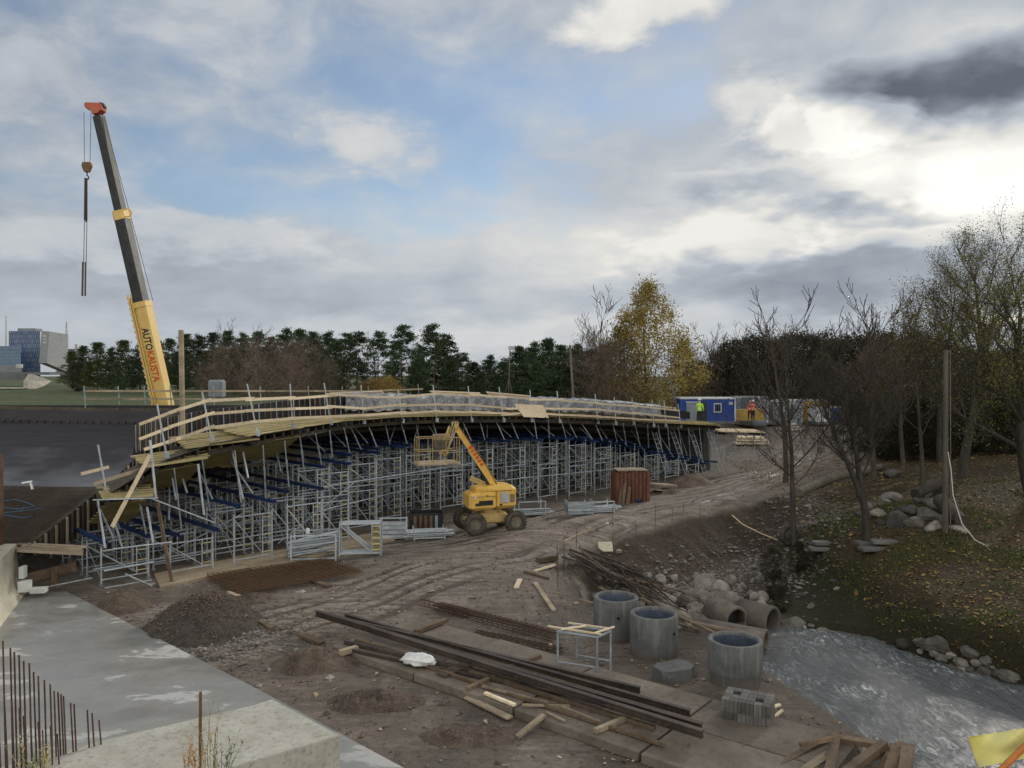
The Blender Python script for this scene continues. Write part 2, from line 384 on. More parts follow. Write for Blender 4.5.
# brightness of cloud (linear radiance)
lum = total([blob(1020, 165, 120, 55, .5), blob(900, 195, 110, 28, .2), blob(740, 225, 130, 34, .14), blob(990, 30, 60, 30, .2), puff(745, 108, 80, 36, .2, 2.2, 1.8), puff(805, 140, 60, 34, .26), puff(870, 130, 50, 34, .3), puff(385, 140, 95, 40, .1, 2.0), puff(645, 14, 95, 34, .3), puff(830, 185, 130, 26, .1), puff(900, 240, 130, 22, .16), puff(720, 240, 120, 34, .14), puff(150, 240, 200, 30, .08), blob(500, 255, 190, 40, .12), blob(640, 250, 130, 40, .16),
             puff(975, 82, 125, 50, -.34, 2.8, 1.3), blob(950, 95, 70, 26, -.1), puff(780, 205, 120, 24, -.2), puff(890, 218, 80, 18, -.25), blob(860, 268, 190, 24, -.14), blob(760, 295, 150, 22, -.1), blob(110, 280, 260, 34, -.05), blob(330, 300, 220, 26, -.04), blob(450, 335, 400, 24, .08), blob(780, 210, 80, 18, -.08), blob(560, 330, 200, 24, .1), blob(100, 30, 200, 60, -.04)], .5)
fa = m_('MULTIPLY_ADD', m_('MULTIPLY', el, 2.8, clamp=True), .75, .25)
lum = m_('ADD', lum, m_('MULTIPLY', m_('ADD', m_('MULTIPLY_ADD', fine, .5, -.25), m_('MULTIPLY_ADD', broad, .25, -.125)), fa))
lum = m_('ADD', m_('MINIMUM', m_('MAXIMUM', lum, .16), m_('ADD', blob(1020, 160, 120, 60, .6), .86)), m_('MULTIPLY', m_('MULTIPLY_ADD', Y_, -1.2, .1, clamp=True), .75))  # behind the camera the sky is brightened as added fill light
tint = ramp(nt, m_('MULTIPLY', lum, .8), [(.1, (.8, .91, 1.13)), (.42, (.92, .99, 1.08)), (.62, (1.0, .985, .93))])
ccol = nt.nodes.new('ShaderNodeVectorMath'); ccol.operation = 'SCALE'; L(nt, tint, ccol.inputs[0]); L(nt, m_('MULTIPLY', lum, 10.0), ccol.inputs['Scale'])
skyc = N(nt, 'ShaderNodeHueSaturation'); L(nt, sky.outputs[0], skyc.inputs['Color']); skyc.inputs['Saturation'].default_value = 1.08
skyc.inputs['Value'].default_value = 1.25
L(nt, mixc(nt, cov, skyc.outputs[0], ccol.outputs[0]), bg.inputs[0])
sl = bpy.data.lights.new('sun', 'SUN'); slo = bpy.data.objects.new('sun', sl); col.objects.link(slo)
sl.energy = 2.0; sl.angle = R(8); sl.color = (1, .93, .82)
sd = Vector((math.sin(SUN_AZ)*math.cos(SUN_EL), math.cos(SUN_AZ)*math.cos(SUN_EL), math.sin(SUN_EL)))
slo.rotation_euler = sd.to_track_quat('Z', 'Y').to_euler(); slo.location = (20, 20, 40)

# ================================================================ terrain height field
S2 = math.sqrt(.5)
BO = Vector((-14, 26, 0))
def uv2w(u, v, z=0): return Vector((BO.x+S2*(u-v), BO.y+S2*(u+v), z))
def w2uv(x, y): return ((x-BO.x)*S2+(y-BO.y)*S2, -(x-BO.x)*S2+(y-BO.y)*S2)
CP = [(-35, 15, 0), (-30, 25, 0), (-20, 14, 0), (-10, 8, 0), (0, 5, 0), (6, 5, 0), (-10, 18, 0), (-4, 16, 0), (2, 14, 0), (5, 14.5, 0), (5.2, 17.5, 0), (3, 20, 0), (-3, 22, 0), (-12, 26, 0), (-6, 28, 0),
      (1, 23, 0), (1.3, 27, 0), (2.6, 32.4, 0), (0.5, 30, 0), (-3, 33, 0), (5, 35.5, 0), (8.4, 39.4, 0), (12, 43, .15), (15.3, 45, .3), (0, 38, 0), (5, 42, 0), (9, 46, 0), (12, 49, .1), (15, 53, .15), (-14, 35, 0), (-8, 44, 0), (0, 52, 0), (8, 60, .4),
      (7, 27, -1.9), (5, 27, -1.7), (8.5, 29, -1.8), (6, 31, -1.5), (4.6, 25, -1.3), (3.6, 24.2, -.5), (3.0, 29, -.9), (9.2, 32, -1.7), (4.2, 31.8, -1.1), (6.4, 34.0, -1.1), (9.3, 36, -1.2), (12.3, 38, -1.0), (14.5, 39, -.5), (11, 34, -1.5),
      (13, 31, -.9), (13.5, 28.5, -.6), (14.5, 26.6, -.5), (16, 25, -.4), (18, 22, -.3), (20, 26, .3), (19, 31, .7), (16, 34, .8), (15, 37, .3), (22, 40, 1.6), (28, 45, 2.3), (30, 33, 1.9), (28, 22, .8), (35, 60, 3), (45, 45, 3), (40, 25, 1.6),
      (25, 14, .2), (20, 52, .6), (20, 65, 1.1), (30, 65, 1.8), (27, 57, 1.2), (18, 82, 2), (36, 82, 2.1), (50, 80, 2.6), (0, 100, 3.0), (14, 62, .5), (60, 110, 3.5), (-40, 90, 4), (20, 120, 3), (80, 60, 4), (80, 20, 3), (-60, 40, 3),
      (7.5, 20, -.6), (9, 15, -1), (10, 5, -1)]
cp = np.array(CP, float)
def _phi(r2):
    return np.where(r2 > 1e-12, .5*r2*np.log(np.maximum(r2, 1e-12)), 0.0)
def _fit():
    p = cp[:, :2]; n = len(p); d = p[:, None, :]-p[None, :, :]
    K = _phi((d**2).sum(-1)) + np.eye(n)*.5
    Pm = np.c_[np.ones(n), p]; A = np.zeros((n+3, n+3)); A[:n, :n] = K; A[:n, n:] = Pm; A[n:, :n] = Pm.T
    return np.linalg.solve(A, np.r_[cp[:, 2], 0, 0, 0])
TW = _fit()
def tps(x, y):
    x = np.asarray(x, float); y = np.asarray(y, float); o = np.zeros_like(x); n = len(cp)
    for i in range(n):
        o += TW[i]*_phi((x-cp[i, 0])**2+(y-cp[i, 1])**2)
    return o + TW[n]+TW[n+1]*x+TW[n+2]*y
def sm(t): t = np.clip(t, 0, 1); return t*t*(3-2*t)
_rs = np.random.RandomState(3); _tab = _rs.rand(256, 256)
def vn(x, y, s, o=0):
    x = x/s+o*17.3; y = y/s+o*9.1; xi = np.floor(x).astype(int); yi = np.floor(y).astype(int); fx = sm(x-xi); fy = sm(y-yi)
    a = _tab[xi % 256, yi % 256]; b = _tab[(xi+1) % 256, yi % 256]; c = _tab[xi % 256, (yi+1) % 256]; d = _tab[(xi+1) % 256, (yi+1) % 256]
    return (a*(1-fx)+b*fx)*(1-fy)+(c*(1-fx)+d*fx)*fy-.5
def segdist(x, y, pts):
    """distance, signed side and arclength to a polyline"""
    best = np.full(x.shape, 1e9); lat = np.zeros_like(x); arc = np.zeros_like(x); acc = 0
    for (x0, y0), (x1, y1) in zip(pts[:-1], pts[1:]):
        dx, dy = x1-x0, y1-y0; l = math.hypot(dx, dy); t = np.clip(((x-x0)*dx+(y-y0)*dy)/l/l, 0, 1)
        qx = x-(x0+t*dx); qy = y-(y0+t*dy); d = np.hypot(qx, qy); k = d < best
        best = np.where(k, d, best); lat = np.where(k, (dx*qy-dy*qx)/l, lat); arc = np.where(k, acc+t*l, arc); acc += l
    return best, lat, arc
def inpoly(x, y, poly):
    c = np.zeros(x.shape, bool); n = len(poly)
    for i in range(n):
        x0, y0 = poly[i]; x1, y1 = poly[(i+1) % n]
        if y0 == y1: continue
        c ^= ((y0 > y) != (y1 > y)) & (x < (x1-x0)*(y-y0)/(y1-y0)+x0)
    return c
ROAD = [(-9, 19), (-5, 24), (-1, 29.5), (3, 36), (8.5, 42), (15, 49), (24, 58), (30, 68), (33, 79)]
TRACK2 = [(-7, 30), (-1, 34), (4, 39.5), (11, 46), (19, 56), (24, 66), (27, 79)]
WPOLY = [(7.4, 28.6), (9.2, 28.4), (12.2, 26.9), (13.2, 24.6), (14.8, 22.6), (16.5, 20.5), (19, 17), (24, 10), (28, 2), (11, 2), (9.6, 8), (8.3, 13.5), (7.7, 17.5), (6.9, 20.5), (6.3, 24.5)]
WZ = -2.0
CREST = [(2.0, 28.5), (2.4, 32.2), (5, 35.5), (8.4, 39.4), (12, 42.6), (16, 45)]
def rutf(x, y, lat, arc):
    l = lat+vn(x, y, 5, 5)*1.1+vn(x, y, 1.4, 15)*.3
    a = np.exp(-((l-1.1)/.16)**2)+np.exp(-((l+.75)/.16)**2)+.8*np.exp(-((l-1.9)/.2)**2)+.7*np.exp(-((l+.1)/.18)**2)+.6*np.exp(-((l+1.7)/.22)**2)
    side_ = np.exp(-((np.abs(l-1.1)-.3)/.12)**2)+np.exp(-((np.abs(l+.75)-.3)/.12)**2)
    br = np.clip(.5+1.9*vn(x, y, 2.6, 33), 0, 1); return (a-.55*side_)*br
def lowh(x, y):
    x = np.atleast_1d(np.asarray(x, float)); y = np.atleast_1d(np.asarray(y, float))
    h = tps(x, y)
    far = sm((np.hypot(x, y)-110)/80); h = np.clip(h, -2.1, 5); h = h*(1-far)+3.2*far
    # foreground working platform : flat at 0 with a sharp edge towards the stream
    d, lat, arc = segdist(x, y, [(4.2, 24.2), (5.6, 19.6), (6.0, 17.8), (6.7, 15.1), (7.3, 13), (8, 8), (8.5, 3)])
    near = (y < 24.2) & (y > 2)
    side = np.where(lat < 0, 1, -1)  # left of the line = platform
    q = sm((side*d+1.6)/1.5)
    wy = sm((24.2-y)/2.5)
    plat = np.where(near & (x < 12), 1.0, 0.0)*wy
    tgt = 0*q + (-2.2)*(1-q)
    keep = plat*((q < .999) | (x < 7))
    m = keep*np.clip(1-(x-9.5)/2, 0, 1)
    h = h*(1-m)+tgt*m
    # stream bed
    ins = inpoly(x, y, WPOLY); dd, _, _ = segdist(x, y, WPOLY+[WPOLY[0]])
    sd_ = np.where(ins, -dd, dd)
    bank = sm((sd_+.25)/1.1)
    h = np.where(sd_ < .85, np.minimum(h, -2.35*(1-bank)+np.maximum(h, -1.9)*bank), h)
    # dug slope below the track
    dc, lc, _ = segdist(x, y, CREST)
    sl = -np.clip((dc-.1)*.66, 0, 1.8)*(1+.12*vn(x, y, 1.7, 41)); wq = sm((14.6-x)/3.2)*(lc < 0)*sm((y-24.6)/1.5)*sm((x-2.2)/.6)
    h = np.where(h > sl, h*(1-wq)+sl*wq, h)
    # raised fields behind the bridge; near bank added steep to stay in shade
    u = (x-BO.x)*S2+(y-BO.y)*S2; v = -(x-BO.x)*S2+(y-BO.y)*S2
    pz = 5.05-2.2*sm((u-24)/24)
    mk = np.maximum(sm((v-15.5)/4)*sm((y-47.5)/3.5), sm((v-12.8)/2.2)*sm((u-14)/3)*sm((44-u)/3))*(1-sm((x-16)/8))
    h = h*(1-mk)+np.maximum(h, pz)*mk
    # pit wall left of the abutment
    mk2 = sm((-x-30)/3)*sm((y-38)/3)
    h = h*(1-mk2)+4.9*mk2
    return h
def hgt(x, y):
    x = np.atleast_1d(np.asarray(x, float)); y = np.atleast_1d(np.asarray(y, float)); h = lowh(x, y)
    fade = 1/(1+(np.hypot(x, y)/90)**2)
    up = np.clip((h+1.9)/.6, 0, 1)
    u, v = w2uv(x, y)
    n = vn(x, y, 2.3, 1)*.1+vn(x, y, .9, 2)*.07+vn(x, y, .38, 3)*.045
    rough = 1.0*np.ones_like(x)
    # rough dug slope and bank
    d, lat, arc = segdist(x, y, CREST)
    dig = (lat < 0)*sm((-lat-.1)/.8)*sm((8-d)/2)*(y > 26)
    n = n*(1+1.6*dig)+dig*(vn(x, y, 1.3, 9)*.22+vn(x, y, .5, 11)*.12)
    rb = sm((x-12.5)/2)*sm((40-y)/5); n = n*(1-.3*rb)
    for path, wd in ((ROAD, 3.2), (TRACK2, 3.0)):
        d, lat, arc = segdist(x, y, path)
        mk = sm((wd-d)/1.0)
        rut = rutf(x, y, lat, arc)
        n = n*(1-.3*mk)+mk*(-.085*np.clip(rut, -.3, 1)+vn(arc, lat*4, .5, 4)*.09*np.abs(rut))
    flat = sm((9.5-np.hypot((x-4)/.8, y-17))/2)   # platform by the rings is trodden flat
    n = n*(1-.7*flat)
    und = ((v > -1.5) & (v < 11) & (u > -2) & (u < 44)); n = np.where(und, n*.35, n)
    far = np.hypot(x, y) > 48; n = np.where(far & (x < 16), n*.5, n)
    return h+n*up*fade
def Z0(x, y):
    j = min(max(bisect.bisect_right(XL, x)-1, 0), nx-2); i = min(max(bisect.bisect_right(YL, y)-1, 0), ny-2)
    fx_ = (x-XL[j])/(XL[j+1]-XL[j]); fy_ = (y-YL[i])/(YL[i+1]-YL[i])
    return float((HG[i, j]*(1-fx_)+HG[i, j+1]*fx_)*(1-fy_)+(HG[i+1, j]*(1-fx_)+HG[i+1, j+1]*fx_)*fy_)
def GT(px, py, lift=0.0):
    """point of the ground seen at a pixel"""
    d = ray(px, py); lo = 8.0; t = 8.0; prev = None
    while t < 400:
        p = CAM+d*t
        if p.z-Z0(p.x, p.y) < 0:
            a, b = t-(.4 if t < 80 else 1.5), t
            for _ in range(12):
                c = (a+b)/2; p = CAM+d*c
                if p.z-Z0(p.x, p.y) < 0: b = c
                else: a = c
            p = CAM+d*b; p.z += lift; return p
        t += .4 if t < 80 else 1.5
    return CAM+d*t
def gz(x, y, lift=0): return Vector((x, y, Z0(x, y)+lift))

def axis(a, b, step, lo, hi):
    v = list(np.arange(a, b+1e-6, step)); s = step; q = a
    left = []
    while q > lo:
        s *= 1.12; q -= s; left.append(q)
    s = step; q = b; right = []
    while q < hi:
        s *= 1.12; q += s; right.append(q)
    return np.array(left[::-1]+v+right)
xs = axis(-19, 24, .11, -700, 700); ys = axis(9.5, 56, .12, -60, 1500)
XX, YY = np.meshgrid(xs, ys); H = np.zeros(XX.size); fx, fy = XX.ravel(), YY.ravel()
for i in range(0, fx.size, 60000): H[i:i+60000] = hgt(fx[i:i+60000], fy[i:i+60000])
nx, ny = len(xs), len(ys); HG = H.reshape(ny, nx); XL = xs.tolist(); YL = ys.tolist()
me = bpy.data.meshes.new('ground'); me.vertices.add(nx*ny)
me.vertices.foreach_set('co', np.c_[fx, fy, H].ravel())
ii = np.arange((nx-1)*(ny-1)); r_, c_ = ii//(nx-1), ii % (nx-1); a = r_*nx+c_
quads = np.c_[a, a+1, a+nx+1, a+nx]
me.loops.add(quads.size); me.loops.foreach_set('vertex_index', quads.ravel().astype(np.int32))
me.polygons.add(len(quads)); me.polygons.foreach_set('loop_start', (np.arange(len(quads))*4).astype(np.int32))
me.polygons.foreach_set('loop_total', np.full(len(quads), 4, np.int32)); me.polygons.foreach_set('use_smooth', np.ones(len(quads), bool))
me.update(); me.validate()
# soil zones (what the ground is made of): R leaf litter and grass, G worn pale track, B field grass
u, v = w2uv(fx, fy)
d1, lat1, _ = segdist(fx, fy, [(5.5, 33), (12.6, 37.5), (16.5, 44.5), (22, 50), (27, 54), (31, 60), (40, 68), (60, 80)])
litter = sm((-lat1+1.2*vn(fx, fy, 1.5, 6))/1.6)*sm((fx-np.where(fy < 34, 9.6, 11.3))/1.2)*(fy < 200); litter = np.maximum(litter, sm((fx-9.4)/.8)*sm((33-fy)/2)*sm((fy-20)/2))
dr, _, _ = segdist(fx, fy, ROAD); dt, _, _ = segdist(fx, fy, TRACK2)
worn = np.maximum(sm((2.6-dr)/1.2), sm((2.2-dt)/1.2))*.8+sm((6-np.hypot(fx+3, fy-25))/5)*.3
field = np.maximum(sm((v-17.5)/2)*sm((fy-49)/2)*(1-sm((fx-8)/8)), sm((fy-95)/20))
dcr, lcr, _ = segdist(fx, fy, CREST); dig = (lcr < 0)*sm((dcr-.1)/.5)*sm((9-dcr)/2)*(fy > 25)*sm((fx-2.2)/.8)*(1-litter)
att = me.color_attributes.new('zone', 'FLOAT_COLOR', 'POINT')
att.data.foreach_set('color', np.c_[litter, worn, field, 1-dig].ravel())

rutv = np.zeros_like(fx)
for path, wd in ((ROAD, 3.2), (TRACK2, 3.0)):
    d_, la_, ar_ = segdist(fx, fy, path); q_ = sm((wd-d_)/1.0)*rutf(fx, fy, la_, ar_); rutv = np.where(np.abs(q_) > np.abs(rutv), q_, rutv)
at2 = me.color_attributes.new('rut', 'FLOAT_COLOR', 'POINT'); rv = np.clip(.5+.5*rutv, 0, 1); at2.data.foreach_set('color', np.c_[rv, rv, rv, rv].ravel())
m, nt, b = newmat('earth')
tcn = N(nt, 'ShaderNodeTexCoord').outputs['Object']
va = N(nt, 'ShaderNodeVertexColor'); va.layer_name = 'zone'
sp = N(nt, 'ShaderNodeSeparateColor'); L(nt, va.outputs[0], sp.inputs[0])
nA = noisen(nt, tcn, .55, 6, .65, .6); nB = noisen(nt, tcn, 5, 6, .7); nC = noisen(nt, tcn, 28, 4, .7); nD = noisen(nt, mapn(nt, tcn, loc=(31, 7, 0)), 1.5, 5, .6, .4)
mud = ramp(nt, nA, [(.3, (.085, .067, .052)), (.47, (.165, .134, .107)), (.54, (.2, .166, .134)), (.7, (.3, .255, .21))])
mud = mixc(nt, ramp(nt, nB, [(.4, (0, 0, 0)), (.75, (.7, .7, .7))]), mud, (.075, .058, .047))
strk = noisen(nt, mapn(nt, tcn, (.45, 5.5, 1), rot=(0, 0, R(-47))), 1, 5, .7, .8)
mud = mixc(nt, ramp(nt, strk, [(.5, (0, 0, 0)), (.68, (.55, .55, .55))]), mud, (.07, .055, .043))
mud = mixc(nt, ramp(nt, nC, [(.58, (0, 0, 0)), (.72, (.7, .7, .7))]), mud, (.27, .24, .21))
trk = ramp(nt, nD, [(.3, (.2, .168, .14)), (.65, (.37, .32, .27))])
trk = mixc(nt, ramp(nt, strk, [(.44, (0, 0, 0)), (.58, (.85, .85, .85))]), trk, (.085, .066, .052))
trk = mixc(nt, ramp(nt, nB, [(.45, (0, 0, 0)), (.7, (.6, .6, .6))]), trk, (.1, .084, .072))
c1 = mixc(nt, mathn(nt, 'MULTIPLY', sp.outputs[1], .8), mud, trk)
vr = N(nt, 'ShaderNodeVertexColor'); vr.layer_name = 'rut'
c1 = mixc(nt, ramp(nt, vr.outputs[0], [(.54, (0, 0, 0)), (.74, (.9, .9, .9))]), c1, (.07, .053, .042))
c1 = mixc(nt, ramp(nt, vr.outputs[0], [(.2, (.4, .4, .4)), (.42, (0, 0, 0))]), c1, (.3, .25, .205))
c1 = mixc(nt, mathn(nt, 'SUBTRACT', 1.0, va.outputs['Alpha']), c1, ramp(nt, nB, [(.3, (.028, .02, .015)), (.6, (.07, .052, .038)), (.75, (.12, .096, .072))]))
lit = ramp(nt, nB, [(.3, (.024, .02, .011)), (.5, (.05, .037, .021)), (.66, (.095, .067, .035))])
lit = mixc(nt, ramp(nt, nC, [(.6, (0, 0, 0)), (.7, (.8, .8, .8))]), lit, (.15, .1, .035))
lit = mixc(nt, ramp(nt, noisen(nt, tcn, .35, 3), [(.5, (0, 0, 0)), (.66, (.5, .5, .5))]), lit, (.035, .045, .015))
gz_ = N(nt, 'ShaderNodeSeparateXYZ'); L(nt, N(nt, 'ShaderNodeNewGeometry').outputs['Position'], gz_.inputs[0])
lit = mixc(nt, ramp(nt, mathn(nt, 'ADD', mathn(nt, 'MULTIPLY', gz_.outputs[2], -.5), mathn(nt, 'MULTIPLY', nB, .3)), [(.38, (0, 0, 0)), (.66, (.75, .75, .75))]), lit, (.02, .02, .01))
c2 = mixc(nt, sp.outputs[0], c1, lit)
fld = ramp(nt, nD, [(.3, (.035, .055, .018)), (.7, (.085, .105, .035))])
fld = mixc(nt, ramp(nt, noisen(nt, mapn(nt, tcn, (.04, .3, 1)), 1, 3), [(.5, (0, 0, 0)), (.65, (.6, .6, .6))]), fld, (.13, .105, .07))
c3 = mixc(nt, sp.outputs[2], c2, fld)
L(nt, c3, b.inputs['Base Color'])
wet = ramp(nt, nA, [(.33, (.4, .4, .4)), (.45, (.85, .85, .85)), (.7, (1, 1, 1))])
wet = mathn(nt, 'MINIMUM', wet, ramp(nt, vr.outputs[0], [(.7, (1, 1, 1)), (.86, (.22, .22, .22))]))
wet = mathn(nt, 'MAXIMUM', wet, mathn(nt, 'ADD', sp.outputs[0], mathn(nt, 'SUBTRACT', 1.0, va.outputs['Alpha'])), clamp=True)
L(nt, wet, b.inputs['Roughness']); b.inputs['Specular IOR Level'].default_value = .28
bp = N(nt, 'ShaderNodeBump'); bp.inputs['Strength'].default_value = .9; bp.inputs['Distance'].default_value = .06
L(nt, mathn(nt, 'ADD', mathn(nt, 'MULTIPLY', nB, 1.2), mathn(nt, 'MULTIPLY', nC, .5)), bp.inputs['Height']); L(nt, bp.outputs[0], b.inputs['Normal'])
me.materials.append(m); MT['earth'] = m
go = bpy.data.objects.new('ground', me); col.objects.link(go); tag(go, 'muddy rutted construction site ground with a dug slope and leaf covered bank', None, None, 'structure')

# ---------------------------------------------------------------- water
m, nt, b = newmat('stream_water')
tcn = N(nt, 'ShaderNodeTexCoord').outputs['Object']
flow = mapn(nt, tcn, (1.1, .38, 1), rot=(0, 0, R(40)))
w1 = noisen(nt, flow, 2.0, 7, .55, 1.0); w2 = noisen(nt, flow, 5.5, 5, .65, 1.5); w3 = noisen(nt, mapn(nt, tcn, loc=(5, 0, 0)), .35, 3, .5)
foam = mathn(nt, 'MULTIPLY', ramp(nt, w2, [(.5, (0, 0, 0)), (.74, (.9, .9, .9))]), ramp(nt, w3, [(.42, (.08, .08, .08)), (.58, (1, 1, 1))]))  # whitish patches paint in sky glitter along with foam
L(nt, mixc(nt, foam, (.11, .118, .12), (.62, .65, .66)), b.inputs['Base Color'])  # foam mask also carries the painted-in sky glitter
L(nt, mathn(nt, 'MULTIPLY_ADD', foam, .4, .07), b.inputs['Roughness']); b.inputs['IOR'].default_value = 1.33; b.inputs['Specular IOR Level'].default_value = 1.0
bp = N(nt, 'ShaderNodeBump'); bp.inputs['Strength'].default_value = 1; bp.inputs['Distance'].default_value = .2
L(nt, mathn(nt, 'ADD', w1, mathn(nt, 'MULTIPLY', w2, .3)), bp.inputs['Height']); L(nt, bp.outputs[0], b.inputs['Normal'])
wm = MB(); gx = np.arange(4, 30, .16); gy = np.arange(1.5, 29.5, .16); wx, wy_ = np.meshgrid(gx, gy)
wz = WZ+vn(wx*.8+wy_*.5, (wy_*.8-wx*.5)*2.2, 1.3, 21)*.09+vn(wx*.8+wy_*.5, (wy_*.8-wx*.5)*2, .55, 22)*.035
k = len(gx); wm.v = [Vector((x, y, z)) for x, y, z in zip(wx.ravel(), wy_.ravel(), wz.ravel())]
for i in range(len(gy)-1):
    for j in range(k-1):
        wm.f.append([i*k+j, i*k+j+1, (i+1)*k+j+1, (i+1)*k+j]); wm.sm.append(True); wm.mi.append(0)
tag(wm.build('stream_water', m, origin=(12, 20, WZ)), 'shallow fast flowing stream with glittering ripples', None, None, 'structure')
# ================================================================ bridge under construction
EP = [(108, 490, 26.2), (160, 458, 27), (212, 440, 28.5), (258, 431, 30), (300, 424, 32), (331, 419, 34), (364, 415, 36), (403, 413, 38), (437, 412, 39.6), (472, 412, 41.2),
      (504, 412, 42.6), (532, 412, 43.8), (560, 413, 45), (598, 415, 46.8), (632, 417, 48.8), (664, 420, 51), (690, 422, 53), (718, 422, 55)]
EDGE = [P(*e) for e in EP]
def poly_at(pts, t):
    t = max(0, min(len(pts)-1-1e-6, t)); i = int(t); f = t-i
    p0 = pts[max(i-1, 0)]; p1 = pts[i]; p2 = pts[i+1]; p3 = pts[min(i+2, len(pts)-1)]
    return .5*((2*p1)+(p2-p0)*f+(2*p0-5*p1+4*p2-p3)*f*f+(3*p1-p0-3*p2+p3)*f**3)
EUV = [w2uv(p.x, p.y)+(p.z,) for p in EDGE]
_us = [e[0] for e in EUV]
def edge_at(u):
    """v and height of the walkway edge at bridge station u"""
    return float(np.interp(u, _us, [e[1] for e in EUV])), float(np.interp(u, _us, [e[2] for e in EUV]))
UEND = _us[-1]
IN = Vector((-S2, S2, 0)); AL = Vector((S2, S2, 0))
# top of the towers (underside of the blue walings)
ZB = [(-1, 1.42), (2.6, 1.42), (3.4, 1.9), (4.5, 2.2), (6.3, 2.25), (7.5, 2.9), (9, 3.2), (11, 3.42), (14, 3.5), (18, 3.4), (26, 3.25), (30, 2.75), (33, 2.2), (36, 1.5), (38, .95), (42, .7)]
def zb(u): return float(np.interp(u, [q[0] for q in ZB], [q[1] for q in ZB]))

def soff(u, s):
    s = min(s, 1.2+max(0, u-_us[0])*2.2)
    ev, ez = edge_at(u); zf = min(zb(u)+.3, ez-.4)
    pr = [(0.0, ez-.2), (1.2, ez-.26), (2.4, ez-.5), (4.2, zf+.55*(ez-zf)), (6.5, zf+.05), (13.5, zf+.02)]
    z = float(np.interp(s, [p[0] for p in pr], [p[1] for p in pr])); return uv2w(u, ev+s, z)
# ---- shoring towers -------------------------------------------------
FW, FD = 1.5, 1.5
def frame_mb(h, full=True):
    f = MB(); r = .031
    for x in (0, FW): f.tube([(x, 0, 0), (x, 0, h)], r, 6)
    for z in (.12, h-.12): f.tube([(0, 0, z), (FW, 0, z)], r*.85, 6)
    f.tube([(0, 0, h-.2), (FW-.38, 0, .2)], r*.6, 5)
    return f
def rung_mb(h):
    f = MB(); n = int((h-.3)/.28); f.tube([(FW-.38, 0, .12), (FW-.38, 0, h-.12)], .022, 5); f.tube([(FW-.05, 0, .12), (FW-.05, 0, h-.12)], .012, 4); f.cm = 1
    for i in range(n): z = .26+i*(h-.52)/max(n-1, 1); f.tube([(FW-.39, 0, z), (FW-.04, 0, z)], .019, 5)
    return f
FR = {}; RG = {}; BR = {}
for h in (1.8, 1.2, .9):
    o = frame_mb(h).build('frame', MT['galv'], None, local=True); FR[h] = o.data; bpy.data.objects.remove(o)
    o = rung_mb(h).build('ladder', [MT['galv'], MT['rung']], None, local=True); RG[h] = o.data; bpy.data.objects.remove(o)
    f = MB()
    for x in (0, FW):
        f.tube([(x, 0, .15), (x, FD, h-.2)], .014, 4); f.tube([(x, 0, h-.2), (x, FD, .15)], .014, 4)
    o = f.build('cross_brace', MT['galvdull'], None, local=True); BR[h] = o.data; bpy.data.objects.remove(o)
JK = {}
def jack_mesh(l, foot):
    k = (round(l, 1), foot)
    if k not in JK:
        f = MB(); l_ = max(k[0], .12); s = 1 if foot else -1
        f.tube([(0, 0, 0), (0, 0, s*l_)], .02, 6); f.box((0, 0, s*.006), (.15, .15, .012)); f.tube([(-.07, 0, s*l_*.6), (.07, 0, s*l_*.6)], .018, 5)
        o = f.build('jack', MT['galvdull'], None, local=True); JK[k] = o.data; bpy.data.objects.remove(o)
    return JK[k]
def child(name, data, parent, loc, rz=0):
    o = bpy.data.objects.new(name, data); col.objects.link(o); o.parent = parent; o.location = loc; o.rotation_euler = (0, 0, rz); return o
ROWN = ['front', 'second', 'third', 'fourth']
def tower(u, v, i, row, ztop):
    base = uv2w(u, v); zg = min(Z0(base.x, base.y), Z0(*(uv2w(u+1.5, v+1.5).xy)))+.02
    H_ = ztop-zg; combo = []; rem = H_-.2
    while rem >= .9 and len(combo) < 4:
        h = 1.8 if rem >= 1.8 else (1.2 if rem >= 1.2 else .9); combo.append(h); rem -= h
    if not combo: return None
    lo = max(.08, (H_-sum(combo))*.45); hi = H_-sum(combo)-lo
    t = thing('shoring_tower', f'galvanised shoring tower, {ordw(i)} from the crane end in the {ROWN[row]} row', 'shoring tower',
              (base.x, base.y, zg), R(45)+rnd.uniform(-.02, .02), 'shoring towers under the bridge formwork')
    z = lo
    for h in combo:
        for y in (0, FD):
            f = child('frame', FR[h], t, (0, y, z)); child('ladder', RG[h], f, (0, 0, 0))
        child('cross_brace', BR[h], t, (0, 0, z)); z += h
    for x in (0, FW):
        for y in (0, FD):
            child('base_jack', jack_mesh(lo, True), t, (x, y, 0))
            child('head_jack', jack_mesh(hi, False), t, (x, y, H_))
    return t
def front_v(u): return float(np.interp(u, [0, 3, 6, 8, 10, 13, 16, 20, 24, 28, 34, 40], [-.3, -.9, -1.1, -.2, 1.0, 2.3, 2.9, 2.6, 1.7, 1.2, .6, 0.0]))
NT_ = 19
for i in range(NT_):
    u = .3+i*2.13
    for row in range(4):
        if row == 3 and i < 2: continue
        v = front_v(u)+row*2.15
        tower(u+rnd.uniform(-.1, .1), v, i, row, zb(u)+(0 if row == 0 else .03))
